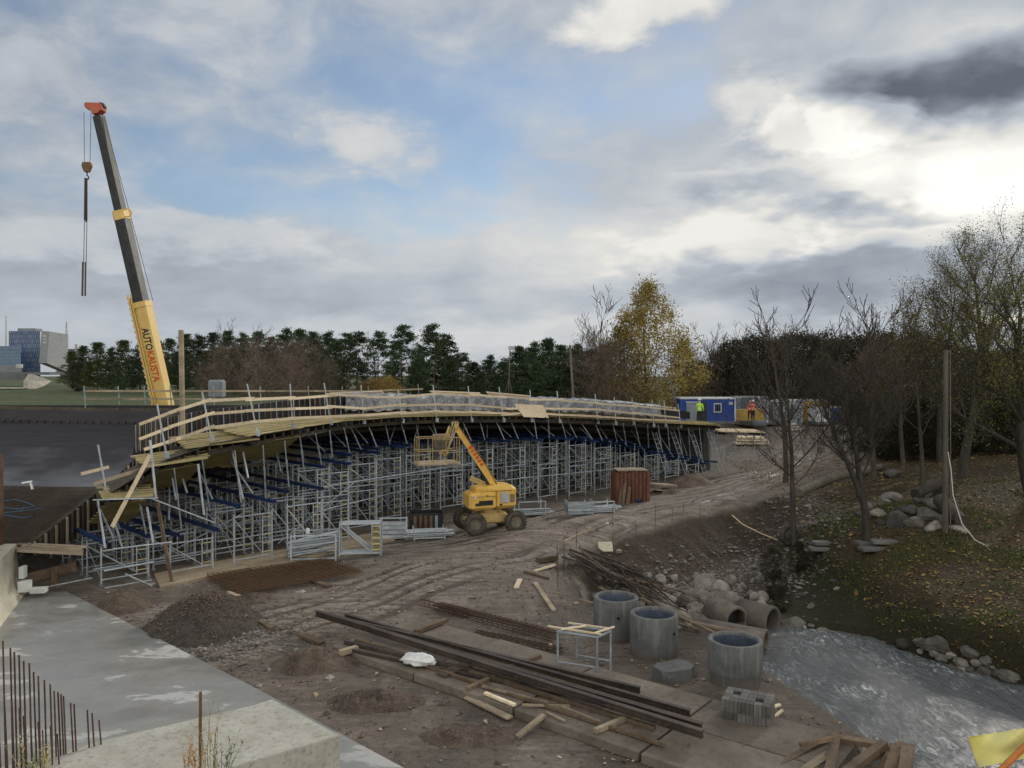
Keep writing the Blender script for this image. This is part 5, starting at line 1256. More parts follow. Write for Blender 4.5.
# ---------------- gravel and soil heaps
HEAPS = []
def heap(px, py, r, h, mat, lab, seed, sy_=1.0, seg=40):
    c = GT(px, py); c.y += r*.6*sy_; c.x *= 1+.6*r*sy_/c.y; f = MB(); rows = []; seg = 90
    for i in range(46):
        t = i/45; row = []
        for k in range(seg+1):
            a = 2*math.pi*k/seg; rr = r*t*(1+.18*mnoise.noise(Vector((math.cos(a)*1.5, math.sin(a)*1.5, seed))))
            x, y = c.x+rr*math.cos(a), c.y+rr*math.sin(a)*sy_
            z = h*max(0, (1-t*t)**1.25)*(1+.25*mnoise.noise(Vector((x*.9, y*.9, seed))))+.05*mnoise.noise(Vector((x*3, y*3, seed)))*(1-t)+(.05*mnoise.noise(Vector((x*8, y*8, seed)))+.04*mnoise.noise(Vector((x*17, y*17, seed))))*(1-t*t)
            row.append(Vector((x, y, Z0(x, y)-.06+z)))
        rows.append(row)
    f.grid(rows); o = f.build('gravel_heap' if mat == 'gravel' else 'soil_heap', MT[mat]); tag(o, lab, 'heap'); HEAPS.append((o, r)); return c
hp1 = heap(202, 638, 1.7, .95, 'gravel', 'large dark gravel heap beside the wet concrete slab', 3)
heap(122, 613, 1.0, .55, 'soilheap', 'small brown soil heap left of the gravel heap', 5)
heap(318, 672, 1.3, .4, 'soilheap', 'low soil ridge left of the road slabs', 6, .6)
heap(470, 745, 1.3, .2, 'soilheap', 'low soil ridge in front of the road slabs', 8, .5)
heap(372, 712, 1.3, .22, 'soilheap', 'low soil ridge below the white sack', 9, .6)
heap(250, 604, .9, .22, 'soilheap', 'flat soil spill between gravel heap and rusty mesh', 10)
heap(690, 486, 1.6, .7, 'soilheap', 'soil mound right of the rust red box', 12, .8); heap(665, 494, 1.2, .35, 'soilheap', 'low soil mound beside the rust red box', 13, .8)
# ---------------- racks and stacks by the towers
def rack(px, py, w_, d_, h_, rz, lab, fill, mat='galv', posts=True):
    c = GT(px, py); c = gz(c.x, c.y+d_*.4)
    t = thing('frame_rack', lab, 'rack', c, rz)
    if posts:
        for x in (-1, 1):
            for y in (-1, 1):
                f = MB(); f.bar((x*w_/2, y*d_/2, 0), (x*w_/2, y*d_/2, h_), .06, .06); f.build('post', MT[mat], t, local=True)
        for y in (-1, 1):
            for z in (.12, h_*.95 if fill != 'pallet' else h_*.5):
                f = MB(); f.bar((-w_/2, y*d_/2, z), (w_/2, y*d_/2, z), .05, .05); f.build('rail', MT[mat], t, local=True)
    return t, c
def put_frames(t, c, rz, n, w_, h_, d_, lean, lab):
    for k in range(n):
        f = MB(); y = -d_/2+d_*(k+.5)/n
        f.tube([(-w_/2, 0, 0), (-w_/2, 0, h_)], .025, 6); f.tube([(w_/2, 0, 0), (w_/2, 0, h_)], .025, 6)
        for z in (.1, h_-.08): f.tube([(-w_/2, 0, z), (w_/2, 0, z)], .022, 6)
        f.tube([(w_/2-.34, 0, .1), (w_/2-.34, 0, h_-.08)], .02, 5); f.tube([(-w_/2, 0, h_-.12), (w_/2-.34, 0, .14)], .016, 5)
        f.cm = 1
        for q2 in range(5): f.tube([(w_/2-.34, 0, .22+q2*(h_-.4)/4), (w_/2, 0, .22+q2*(h_-.4)/4)], .018, 5)
        o = f.build('spare_scaffold_unit', [MT['galv'], MT['rung']], None, local=True)
        q3 = Matrix.Rotation(rz, 3, 'Z') @ Vector((rnd.uniform(-.03, .03), y, .1)); o.location = c+q3; o.rotation_euler = (lean, 0, rz); tag(o, f'{lab}, {ordw(k)} from the front', 'shoring frame', lab+'s')
t, c = rack(312, 562, 1.65, 1.1, 1.05, .15, 'open galvanised rack filled with sloping tubes and braces, left of the upright frames', 'tubes')
for k in range(22):
    f = MB(); z = .16+(k//6)*.17; y = -.45+(k % 6)*.17; f.tube([(-.95, y, z+rnd.uniform(-.02, .05)), (.9, y+rnd.uniform(-.05, .05), z+.28+rnd.uniform(-.1, .1))], .035, 6)
    o = f.build('brace_tube', MT['galv'], None, local=True); o.location = c; o.rotation_euler.z = .15; tag(o, f'grey tube in the open rack, layer {ordw(k//6)} up, {ordw(k % 6)} from front', 'tube', 'grey tubes in the open rack')
f = MB(); f.lathe((-.2, -.3, 1.0), [(0, 0), (.07, 0), (.08, .03), (.08, .2), (.03, .24), (0, .24)], 12); o = f.build('canister', MT['white'], None, local=True); o.location = c; tag(o, 'small white canister on the open rack', 'canister')
c = GT(359, 559); c = gz(c.x, c.y+.4); put_frames(None, c, .12, 8, 1.55, 1.3, .8, -.05, 'spare shoring unit stacked upright beside the racks')
t, c = rack(392, 540, 1.15, .9, .85, .12, 'galvanised slatted crate with grey parts between the upright frames and dark box', 'x')
for k in range(4):
    f = MB(); f.box((0, -.46, .16+k*.2), (1.1, .03, .15)); f.build('side_slat', MT['galv'], t, local=True)
f = MB(); f.box((0, 0, .35), (1.0, .8, .6)); o = f.build('packed_parts', MT['galvdull'], None, local=True); o.location = c; o.rotation_euler.z = .12; tag(o, 'grey metal parts packed inside the slatted crate', 'metal parts')
def tube_pallet(px, py, w_, n, lab, rz=.1, h_=.5, r=.038):
    c = GT(px, py); c = gz(c.x, c.y+.35); t = thing('tube_pallet', lab, 'rack', c, rz)
    for x in (-w_*.36, w_*.36):
        for y in (-.42, .42): f = MB(); f.bar((x, y, 0), (x, y, h_), .05, .05); f.build('post', MT['galv'], t, local=True)
        f = MB(); f.bar((x, -.42, .1), (x, .42, .1), .05, .06); f.build('cross_bar', MT['galv'], t, local=True)
    for y in (-.42,): f = MB(); f.bar((-w_*.36, y, .12), (w_*.36, y, .12), .04, .05); f.build('rail', MT['galv'], t, local=True); f = MB(); f.bar((-w_*.36, y, h_), (w_*.36, y, h_), .04, .05); f.build('rail', MT['galv'], t, local=True)
    for k in range(n):
        f = MB(); y = -.34+(k % 7)*.113; z = .17+(k//7)*.085; s = rnd.uniform(-.2, .25); f.tube([(-w_/2+s, y, z), (w_/2+s, y+rnd.uniform(-.06, .06), z+rnd.uniform(-.02, .04))], r, 7)
        o = f.build('prop_tube', MT['galv'], None, local=True); o.location = c; o.rotation_euler.z = rz
        tag(o, 'loose steel tube on the '+lab, 'tube', 'steel tubes on the '+lab)
tube_pallet(428, 541, 1.8, 20, 'low galvanised rack in front of the dark box', .18)
tube_pallet(530, 517, 1.9, 16, 'low galvanised rack right of the boom lift', .25, .75)
tube_pallet(600, 513, 1.7, 16, 'low galvanised rack beside the blue grey crate', .3, .6)
# dark box with rusty pieces
c = GT(422, 533); c = gz(c.x+.1, c.y+.9); db = thing('scrap_bin', 'dark steel bin with rusty plates standing between racks and boom lift', 'bin', c, .1)
for s_, p_ in [((1.5, .04, .8), (0, -.5, .42)), ((1.5, .04, .8), (0, .5, .42)), ((.04, 1, .8), (-.75, 0, .42)), ((.04, 1, .8), (.75, 0, .42)), ((1.5, 1, .05), (0, 0, .05))]:
    f = MB(); f.box(p_, s_); f.build('bin_wall', MT['black'], db, local=True)
for k in range(5):
    f = MB(); f.box((-.5+k*.24, -.54, .42), (.13, .03, .62)); o = f.build('bin_plate', MT['rust' if k in (1, 2) else 'galvdull' if k == 4 else 'timber'], db, local=True)
c = GT(580, 516); c = gz(c.x, c.y+.5); t = thing('stillage', 'blue grey steel stillage crate in front of the towers', 'crate', c, .12)
for k in range(4):
    f = MB(); f.box((0, -.45, .14+k*.16), (1.25, .03, .13)); f.build('side_slat', MT['galvdull'], t, local=True)
    f = MB(); f.box((.62, 0, .14+k*.16), (.03, .9, .13)); f.build('side_slat', MT['galvdull'], t, local=True)
    f = MB(); f.box((-.62, 0, .14+k*.16), (.03, .9, .13)); f.build('side_slat', MT['galvdull'], t, local=True)
f = MB(); f.box((0, 0, .42), (1.2, .84, .1)); f.build('load', MT['galvdull'], t, local=True)
# rust red sheet steel box
c = GT(632, 503); c = gz(c.x, c.y+.7); rbx = thing('steel_box', 'tall rust red box of steel sheets standing before the shoring', 'steel box', c, .1)
for k in range(9):
    f = MB(); x = -.84+k*.21; f.prism([(x-.104, -.62), (x-.05, -.69), (x+.05, -.69), (x+.104, -.62), (x+.104, -.55), (x-.104, -.55)], 0, 1.68+.03*(k % 3)); f.build('sheet_panel', MT['rustbox'], rbx, local=True)
for x in (-.95, .95): f = MB(); f.box((x, 0, .84), (.06, 1.1, 1.66)); f.build('side_wall', MT['rustbox'], rbx, local=True)
f = MB(); f.box((0, .55, .84), (1.84, .06, 1.66)); f.build('rear_wall', MT['rustbox'], rbx, local=True)
f = MB(); f.box((0, 0, 1.78), (1.7, 1.2, .06)); f.build('lid', MT['board_old'], rbx, local=True)
for k, (dx, h_, lab) in enumerate([(-.75, .95, 'left'), (-.55, 1.1, 'middle'), (-.3, .9, 'right')]):
    f = MB(); f.bar((dx-.12, -1.1, 0), (dx+.08, -.78, h_), .16, .04); o = f.build('board', MT['timber'], None, local=True); o.location = c; o.rotation_euler.z = .1; tag(o, f'old board leaning on the rust red box, {lab} of three', 'board', 'old boards leaning on the rust red box')
f = MB(); f.lathe((0.35, -.95, 0), [(0, 0), (.1, 0), (.14, .26), (.13, .28), (.1, .26), (.09, .03)], 14); o = f.build('bucket', MT['blue'], None, local=True); o.location = c; tag(o, 'blue bucket at the foot of the rust red box', 'bucket')
tag((lambda f: (f.bar(P(652, 484, 46.5), P(672, 485, 47.5), .9, .1), f.bar(P(653, 489, 46.4), P(670, 491, 47.2), .9, .08), f)[-1])(MB()).build('board_stack', MT['board_old']), 'grey board stack on the ground right of the rust red box', 'board stack')
# ---------------- thin stakes and tape near the slope
for k, (x, y0, y1) in enumerate([(564, 577, 537), (558, 590, 545), (576, 552, 529), (636, 545, 520), (655, 528, 505), (700, 524, 505), (612, 528, 508), (684, 512, 503), (672, 522, 508), (620, 588, 560)]):
    a = GT(x, y0); f = MB(); f.tube([a-Vector((0, 0, .1)), P(x+rnd.uniform(-1, 1), y1, a.y)], .012, 5); tag(f.build('survey_stake', MT['rebar']), f'thin rebar stake at the crest of the dug slope, {ordw(k)} from the left', 'stake', 'thin stakes along the slope crest')
f = MB(); f.tube([P(564, 541, GT(564, 577).y), P(580, 533, 33.8), P(593, 529, 34.5), P(596, 540, 34)], .018, 5); tag(f.build('marking_tape', MT['ropewire']), 'pale orange tape strung between thin stakes at the slope crest', 'tape')
f = MB(); f.tube([GT(732, 516, .05), GT(742, 525, .05), GT(760, 534, .05), GT(777, 541, .05)], .035, 5); tag(f.build('marking_tape', MT['ropewire']), 'pale strip of timber running down the dug slope', 'strip')
f = MB(); f.tube([GT(737, 505, .05), GT(741, 520, .05)], .015, 5)
# ---------------- left walls
LWp = [(-15.75, 25.1), (-14.15, 21.2), (-13.5, 18.4)]
lw = thing('abutment_wall', 'cream concrete wall with battered foot at the left edge', 'wall', (-15, 23, 0))
f = MB(); pr = [(.35, 0), (.05, .45), (0, .62), (-.06, 1.62), (-.7, 1.66), (-.9, 0)]
rows = []
for i, (x, y) in enumerate(LWp):
    d = Vector((LWp[min(i+1, 2)][0]-LWp[max(i-1, 0)][0], LWp[min(i+1, 2)][1]-LWp[max(i-1, 0)][1], 0)).normalized(); s_ = Vector((-d.y, d.x, 0))
    if s_.x < 0: s_ = -s_
    rows.append([Vector((x, y, 0))+s_*a+Vector((0, 0, b_)) for a, b_ in pr])
f.grid(rows, False); f.add(rows[0], [tuple(range(6))]); f.build('wall', MT['concrete_cream'], lw)
f = MB()
for k in range(7): 
    a = Vector((-16.2+.02*k, 25.0-.62*k, 1.6)); f.add([a+Vector((x, y, z)) for z in (0, 2.9) for x, y in ((0, 0), (.12, -.12), (.12, -.42), (0, -.6), (-.06, -.6), (.05, -.4), (.05, -.14), (-.06, 0))], [(k2, (k2+1) % 8, 8+(k2+1) % 8, 8+k2) for k2 in range(8)]+[tuple(range(8, 16))])
tag(f.build('sheet_pile_wall', MT['rustdark']), 'dark rusty sheet piling standing on the cream wall at the left edge', 'sheet piling')
# ---------------- wet concrete slab, foreground wall, starter bars, weeds
m, nt, b = newmat('wet_concrete')
tcn = N(nt, 'ShaderNodeTexCoord').outputs['Object']
s1 = noisen(nt, mapn(nt, tcn, (.6, 1.15, 1), rot=(0, 0, R(25))), .7, 8, .62, .3); s2 = noisen(nt, tcn, 14, 4, .6); s3 = noisen(nt, mapn(nt, tcn, loc=(9, 3, 1)), 2.2, 5, .6)
cc = ramp(nt, s1, [(.40, (.2, .195, .18)), (.5, (.25, .245, .23)), (.585, (.27, .265, .25)), (.6, (.42, .415, .4))]); cc = mixc(nt, ramp(nt, s3, [(.5, (0, 0, 0)), (.8, (.5, .5, .5))]), cc, (.17, .16, .14))
cc = mixc(nt, ramp(nt, s2, [(.6, (0, 0, 0)), (.75, (.4, .4, .4))]), cc, (.14, .13, .12)); L(nt, cc, b.inputs['Base Color'])
L(nt, ramp(nt, s1, [(.42, (.2, .2, .2)), (.58, (.32, .32, .32)), (.6, (.8, .8, .8))]), b.inputs['Roughness'])
bp = N(nt, 'ShaderNodeBump'); bp.inputs['Strength'].default_value = .12; bp.inputs['Distance'].default_value = .02; L(nt, mathn(nt, 'ADD', s1, mathn(nt, 'MULTIPLY', s2, .2)), bp.inputs['Height']); L(nt, bp.outputs[0], b.inputs['Normal'])
MT['wet'] = m
f = MB(); e = [Vector((-14.1, 24.9, 0)), Vector((-5.55, 17.15, 0)), Vector((-2.1, 13.9, 0)), Vector((3.6, 8.6, 0)), Vector((-6, 3, 0)), Vector((-20, 10, 0)), Vector((-16.3, 24.9, 0))]
f.prism([(p.x, p.y) for p in e][::-1], -.25, .13); tag(f.build('floor_slab', MT['wet'], origin=(-9, 16, -.25)), 'wet grey concrete slab with pale dry patches at lower left', 'concrete slab')
fw_ = thing('foundation_wall', 'thick pale concrete wall end at the bottom left, rebar rising from it', 'concrete wall', (-4.5, 12.5, 0))
ZT = 1.2
A1 = G(340, 735, ZT); A2 = G(273, 699, ZT); A2b = G(255, 700, ZT); A3 = G(100, 741, ZT); A4 = G(225, 769, ZT)
dW = (A4-A1).normalized(); dL = (A3-A2b).normalized()
poly = [A1, A2, A2+dL*.3-Vector((.0, .05, 0)), A3, A3+dL*4.5, A1+dW*6.5]
f = MB(); n = len(poly)
b0 = [Vector((p.x, p.y, 0.1)) for p in poly]; ch = [Vector((p.x, p.y, ZT-.02)) for p in poly]
cen = sum(poly, Vector())/n; tp = [p.lerp(cen, .006) for p in poly]
vs = b0+ch+tp; fs = [tuple(range(2*n, 3*n))]
for l in range(2):
    for k in range(n): fs.append((l*n+k, l*n+(k+1) % n, (l+1)*n+(k+1) % n, (l+1)*n+k))
f.add(vs, fs); f.build('wall', MT['concrete_pale'], fw_)
# starter bars
bars = [(3, 641), (10, 648), (14.5, 652), (19, 655), (24, 661), (29, 663), (34, 672), (38, 676), (44, 680), (50, 684), (54, 691), (58, 692), (61, 694), (63.5, 696), (71, 703), (74, 704), (87, 710), (92, 713), (99, 720)]
short = [(-2, 700), (5, 706), (12, 702), (19, 708), (23, 716), (30, 712), (38, 722), (42, 730), (50, 726), (57, 734)]
for k, (px, py) in enumerate(bars+short):
    t = (255-px)/155.0; p = A2b+(A3-A2b)*t-dL.cross(Vector((0, 0, 1)))*0
    lat = Vector((dW.x, dW.y, 0)); base = None
    inward = Vector((dL.y, -dL.x, 0)); inward = inward if inward.y < 0 else -inward
    off = .14 if k < len(bars) else .4+.05*(k % 3)
    # find the point on the line at this picture column
    best = min((abs((512+788*((A2b+dL*s+inward*off).x)/((A2b+dL*s+inward*off).y))-px), s) for s in [i*.01 for i in range(0, 800)])[1]
    base = A2b+dL*best+inward*off; top = P(px+rnd.uniform(-.5, .5), py, base.y+rnd.uniform(-.02, .02))
    f = MB(); f.tube([base-Vector((0, 0, .05)), top], .0125 if k < len(bars) else .011, 7)
    tag(f.build('starter_bar', MT['rebar']), (f'rusty starter bar in the tall row at lower left, {ordw(k)} from the left' if k < len(bars) else f'short rusty starter bar in the near row at lower left, {ordw(k-len(bars))} from the left'), 'rebar', 'rusty starter bars in the foundation wall')
# rusty stake with weeds
bs = G(200, 768, ZT); pole(P(200, 790, 11.0), P(200.5, 692, 11.0), .022, 'rusty_stake', 'thick rusty bar standing in the weeds at the wall', 'stake', 'rust', 8)
def weed(px, py0, n, h_, lab, mats, sprd, Y=11.0, seed=1):
    rr = random.Random(seed); root = P(px, py0, Y); t = thing('weed', lab, 'weed', root)
    for mt, nn in mats:
        f = MB()
        for i in range(nn):
            a = root+Vector((rr.uniform(-.1, .1), rr.uniform(-.1, .1), 0)); pts = [a]; d = Vector((rr.uniform(-sprd, sprd), rr.uniform(-sprd, sprd), 1)).normalized(); hh = h_*rr.uniform(.45, 1)
            for j in range(6):
                d = (d+Vector((rr.uniform(-.12, .12), rr.uniform(-.12, .12), -.02))).normalized(); pts.append(pts[-1]+d*hh/6)
            f.tube(pts, [.005*(1-j/8) for j in range(7)], 4, cap=False)
            for j in range(14):
                p = pts[1+j % 5].lerp(pts[2+j % 5], rr.random()); q = Vector((rr.uniform(-1, 1), rr.uniform(-1, 1), rr.uniform(.1, 1))).normalized()*rr.uniform(.03, .075); s_ = Vector((-q.y, q.x, 0)).normalized()*.009
                f.add([p, p+q*.5+s_, p+q, p+q*.5-s_], [(0, 1, 2, 3)])
        f.build('stem', MT[mt], t)
weed(209, 772, 6, 1.2, 'tall dry yellow weed growing beside the rusty bar', [('straw', 9), ('weedgreen', 4)], .12, seed=3)
weed(192, 772, 6, .62, 'dry orange leaved weed at the foot of the rusty bar', [('orangeleaf', 10)], .25, seed=4)
weed(222, 774, 6, .65, 'dark green weed right of the rusty bar', [('weedgreen', 8)], .35, seed=5)
weed(28, 772, 6, .7, 'thin green weed growing among the starter bars', [('weedgreen', 8), ('straw', 3)], .4, 11.4, 6)
weed(45, 772, 4, .5, 'low straw weed at the right of the starter bars', [('straw', 5), ('weedgreen', 3)], .5, 11.4, 7)
# ---------------- yellow sheet on orange rail, bottom right
ys = thing('plastic_sign', 'yellow crumpled plastic sheet tied to the orange bar at lower right', 'plastic sheet', P(1000, 760, 3.2))
f = MB(); rows = []
for i in range(9):
    row = []
    for k in range(15):
        u_, v_ = k/14, i/8
        px = 968+u_*90+(3*v_ if u_ < .05 else 0)+v_*8*(1-u_); py = (738-u_*14)+v_*(30-u_*2)
        row.append(P(px, py, 3.2+.05*math.sin(u_*7+v_*3)+.04*mnoise.noise(Vector((u_*3, v_*2, 1)))))
    rows.append(row)
f.grid(rows); f.grid([[v+Vector((0, .008, 0)) for v in r] for r in rows]); f.build('sheet', MT['signyellow'], ys)
pole(P(985, 785, 3.1), P(1045, 727, 3.1), .012, 'orange_bar', 'orange bar crossing the yellow sheet at lower right', 'bar', 'orange')
# ---------------- timber pile, bottom right
TP = [(770, 772, 838, 734, .2, 'timber'), (828, 775, 836, 736, .22, 'timber'), (843, 775, 884, 744, .2, 'timber'), (795, 778, 830, 755, .2, 'board_old'), (888, 775, 896, 752, .24, 'timber'), (905, 778, 908, 748, .26, 'timber'), (860, 760, 905, 745, .18, 'timber'), (835, 738, 890, 747, .16, 'timber'), (800, 745, 835, 738, .12, 'timber'), (875, 778, 890, 752, .12, 'timber')]
for k, (x0, y0, x1, y1, w_, mt) in enumerate(TP):
    z = .12+.13*(k % 3); a, b_ = G(x0, y0, z), G(x1, y1, z+.1); f = MB(); f.bar(a, b_, w_*.72, w_*.6, roll=rnd.uniform(-.2, .2)); tag(f.build('timber_beam', MT[mt]), f'thick old timber in the pile at the bottom right, {ordw(k)} of ten', 'timber', 'old timbers piled at the bottom right')
for k, (x0, y0, x1, y1) in enumerate([(790, 752, 830, 741), (752, 716, 780, 706), (770, 722, 782, 712)]):
    plank(x0, y0, x1, y1, .06, .04, ['thin pale strip left of the old timber pile', 'thin pale strip on the mud behind the block pallet', 'thin pale strip at the block pallet corner'][k], 'board', 'wood_strip', 'wood strip', lift=.01)
# ---------------- concrete pipes at the stream
def pipe(px, py, Y, az_, r, ln, lab):
    c = P(px, py, Y); d = Vector((math.cos(az_), math.sin(az_), -.02)).normalized(); Mx = d.to_track_quat('Z', 'Y').to_matrix()
    t = thing('concrete_pipe', lab, 'pipe', c, 0, 'concrete culvert pipes'); f = MB()
    f.lathe(c, [(r-.1, -ln), (r, -ln), (r, -.3), (r*1.0, -.02), (r*.985, 0), (r-.1, 0), (r-.11, -.04), (r-.11, -ln)], 32, Mx); f.build('pipe_wall', MT['pipe'], t)
    f = MB(); f.lathe(c-d*.38, [(0, 0), (r-.1, 0)], 24, Mx); f.build('shade_disc', MT['black'], t)  # black disc added in the mouth, standing in for the inner darkness
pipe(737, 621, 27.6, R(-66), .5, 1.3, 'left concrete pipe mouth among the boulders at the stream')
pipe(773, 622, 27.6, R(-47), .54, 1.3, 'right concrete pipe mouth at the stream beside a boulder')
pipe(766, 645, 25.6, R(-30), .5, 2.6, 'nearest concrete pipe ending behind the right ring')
# ---------------- boulders
def rock(c, r, seed, name='boulder', lab=None, group=None, el_=(1, .8, .7), mt='stone'):
    rr = random.Random(seed); f = MB(); n = 5
    pl = [Vector((rr.uniform(-1, 1), rr.uniform(-1, 1), rr.uniform(-.6, 1))).normalized() for _ in range(13)]; pd = [rr.uniform(.5, .82) for _ in pl]
    vs = []; fs = []; n = 9
    for i in range(n+1):
        th = math.pi*i/n
        for k in range(2*n):
            ph = math.pi*k/n; d = Vector((math.sin(th)*math.cos(ph), math.sin(th)*math.sin(ph), math.cos(th))); q = 1.0
            for p_, dd in zip(pl, pd):
                t_ = d.dot(p_)
                if t_ > 1e-3: q = min(q, dd/t_)
            q *= 1+.05*mnoise.noise(d*4+Vector((seed, 0, 0))); vs.append(Vector((d.x*el_[0], d.y*el_[1], d.z*el_[2]))*q*r)
    for i in range(n):
        for k in range(2*n):
            k2 = (k+1) % (2*n); fs.append((i*2*n+k, (i+1)*2*n+k, (i+1)*2*n+k2, i*2*n+k2))
    f.add(vs, fs, False); o = f.build(name, MT[mt], None, local=True); o.location = c; o.rotation_euler = (rr.uniform(-.3, .3), rr.uniform(-.3, .3), rr.uniform(0, 6)); tag(o, lab, 'boulder', group); return o
BP = []
rr = random.Random(11)
main = [(706, 588, .62), (690, 604, .55), (664, 610, .6), (722, 590, .5), (708, 604, .55), (725, 602, .5), (650, 590, .35), (672, 592, .4), (735, 600, .42), (700, 616, .5), (680, 622, .45), (716, 612, .35), (655, 600, .4), (640, 607, .3), (745, 606, .35), (795, 628, .5), (660, 580, .3), (730, 580, .35), (690, 596, .45), (752, 596, .3), (712, 578, .28), (698, 576, .25), (632, 580, .3), (675, 577, .25), (648, 574, .22), (718, 598, .35), (668, 601, .45), (694, 611, .38), (706, 624, .36), (640, 594, .3), (626, 590, .22), (684, 587, .33)]
while len(main) < 96: main.append((rr.gauss(690, 32), rr.gauss(600, 12), rr.uniform(.14, .38)))
for k, (x, y, r) in enumerate(main):
    c = GT(min(x, 762) if k != 15 else x, min(y+3, 632)); s = 1.1 if r > .3 else 1.2
    rock(c+Vector((0, r*.3, r*.28)), r*s, k, 'boulder', f'grey boulder in the heap by the pipes, {ordw(k) if k < 30 else ordw(k)} largest by size' if False else f'grey rubble boulder in the heap beside the stream pipes', 'rubble boulders beside the stream pipes', (1, .85, .8))
for k, (x, y, r) in enumerate([(825, 632, .34), (884, 645, .3), (905, 645, .36), (921, 642, .3), (938, 645, .62), (943, 655, .2), (952, 655, .3), (972, 652, .36), (954, 670, .4), (968, 668, .3), (986, 672, .38), (938, 671, .2), (990, 660, .3), (1010, 676, .4), (860, 636, .25), (842, 634, .2), (803, 595, .3), (812, 606, .25), (978, 662, .25), (870, 640, .2), (835, 580, .2), (838, 588, .18)]):
    c = GT(x, y+2); rock(c+Vector((0, .1, r*.08)), r*.95, 100+k, 'boulder', f'grey boulder on the far stream bank, {ordw(k)} of the bank row', 'boulders along the far stream bank', (1, .8, .62), 'stone_dark' if k % 3 else 'stone')
for k, (x, y, r) in enumerate([(896, 497, .75), (912, 510, .8), (930, 515, .85), (880, 512, .6), (900, 521, .9), (948, 520, .8), (962, 528, .6), (925, 500, .6), (940, 503, .9), (888, 500, .5), (870, 505, .5), (905, 508, .5), (918, 522, .7), (894, 472, .8), (944, 490, .7), (935, 526, .6), (882, 520, .4), (862, 512, .35), (956, 512, .4)]):
    c = GT(x, y+4); rock(c+Vector((0, .2, r*.1)), r*.8, 200+k, 'boulder', f'big broken stone in the pile under the trees', 'broken stones piled under the right trees', (1.15, .8, .55), 'stone_dark' if k % 3 else 'stone')
for k, (x, y, w_) in enumerate([(825, 543, 1.1), (823, 549, 1.2), (870, 543, 1.2), (884, 542, 1.0), (873, 549, 1.1)]):
    f = MB(); rb_box(f, (0, 0, .09), (w_, .5, .16), .03); o = f.build('kerb_stone', MT['concrete_dark'], None, local=True); o.location = GT(x, y+2); o.rotation_euler.z = rnd.uniform(-.2, .2); tag(o, f'dark flat stone slab lying on the leafy bank, {ordw(k)} from the left', 'stone slab', 'dark stone slabs on the leafy bank')
# big fallen log / pipe across
f = MB(); f.tube([GT(799, 496, .15), GT(815, 489, .2), GT(835, 481, .2), GT(862, 476, .25), GT(880, 470, .2)], [.28, .27, .25, .24, .2], 12); tag(f.build('log', MT['poleold']), 'long pale grey log lying across the far end of the slope', 'log')
f = MB(); f.tube([GT(940, 512, .5), GT(962, 530, .35)], [.3, .26], 12); f2 = f.build('log', MT['bark']); tag(f2, 'short dark log lying on the broken stones', 'log')
f = MB(); f.tube([GT(915, 503, .4), GT(945, 494, .6)], [.24, .22], 10); tag(f.build('log', MT['bark']), 'thick log lying behind the broken stones', 'log')
# tyre
f = MB(); c = GT(789, 545); Mx = Matrix.Rotation(R(80), 3, 'X') @ Matrix.Rotation(.3, 3, 'Y'); f.lathe(c+Vector((0, 0, .45)), [(.28, -.12), (.45, -.14), (.5, -.08), (.5, .08), (.45, .14), (.28, .12), (.26, 0), (.28, -.12)], 24, Mx); tag(f.build('tyre', MT['tyre']), 'old black tyre leaning by the thin tree on the slope', 'tyre')
# branch heap over the rings
rr = random.Random(5)
for k in range(44):
    x0 = rr.uniform(575, 660); t_ = rr.random(); x0 = 568+60*t_+rr.uniform(-12, 12); y0 = 556+30*t_+rr.uniform(-8, 10); x1 = 690+rr.uniform(-45, 18); y1 = 634+rr.uniform(-22, 8)
    a = GT(x0, y0, .1+.3*rr.random()); b_ = GT(x1, y1, .5+rr.random()*.4); n_ = rr.uniform(.4, 1); b2 = a.lerp(b_, n_); mid = a.lerp(b2, .5)+Vector((rr.uniform(-.2, .2), rr.uniform(-.2, .2), rr.uniform(-.05, .15)))
    r = rr.uniform(.018, .05); f = MB(); f.tube([a, mid, b2], [r, r*.85, r*.4], 6); d = (b2-a)
    for j in range(4):
        p = a.lerp(b2, rr.uniform(.3, .9)); f.tube([p, p+(d.normalized()+Vector((rr.uniform(-.6, .6), rr.uniform(-.6, .6), rr.uniform(-.1, .5))))*rr.uniform(.3, .8)], [r*.4, .004], 4, cap=False)
    tag(f.build('branch', MT['bark' if k % 3 else 'timber']), 'bare cut branch in the brushwood heap between slope and rings', 'branch', 'cut branches in the brushwood heap')
for k, (x0, y0, x1, y1) in enumerate([(580, 600, 700, 630), (640, 598, 730, 640), (655, 606, 722, 632), (600, 588, 690, 628), (690, 622, 744, 632)]):
    a, b_ = G(x0, y0, .1+.35*(k > 0)), G(x1, y1, .1+.3*(k % 2)); f = MB(); f.bar(a, b_, .12, .05); tag(f.build('plank', MT['timber' if k != 4 else 'board_old']), f'old plank in the brushwood heap above the rings, {ordw(k)} from the left', 'plank', 'old planks in the brushwood heap')
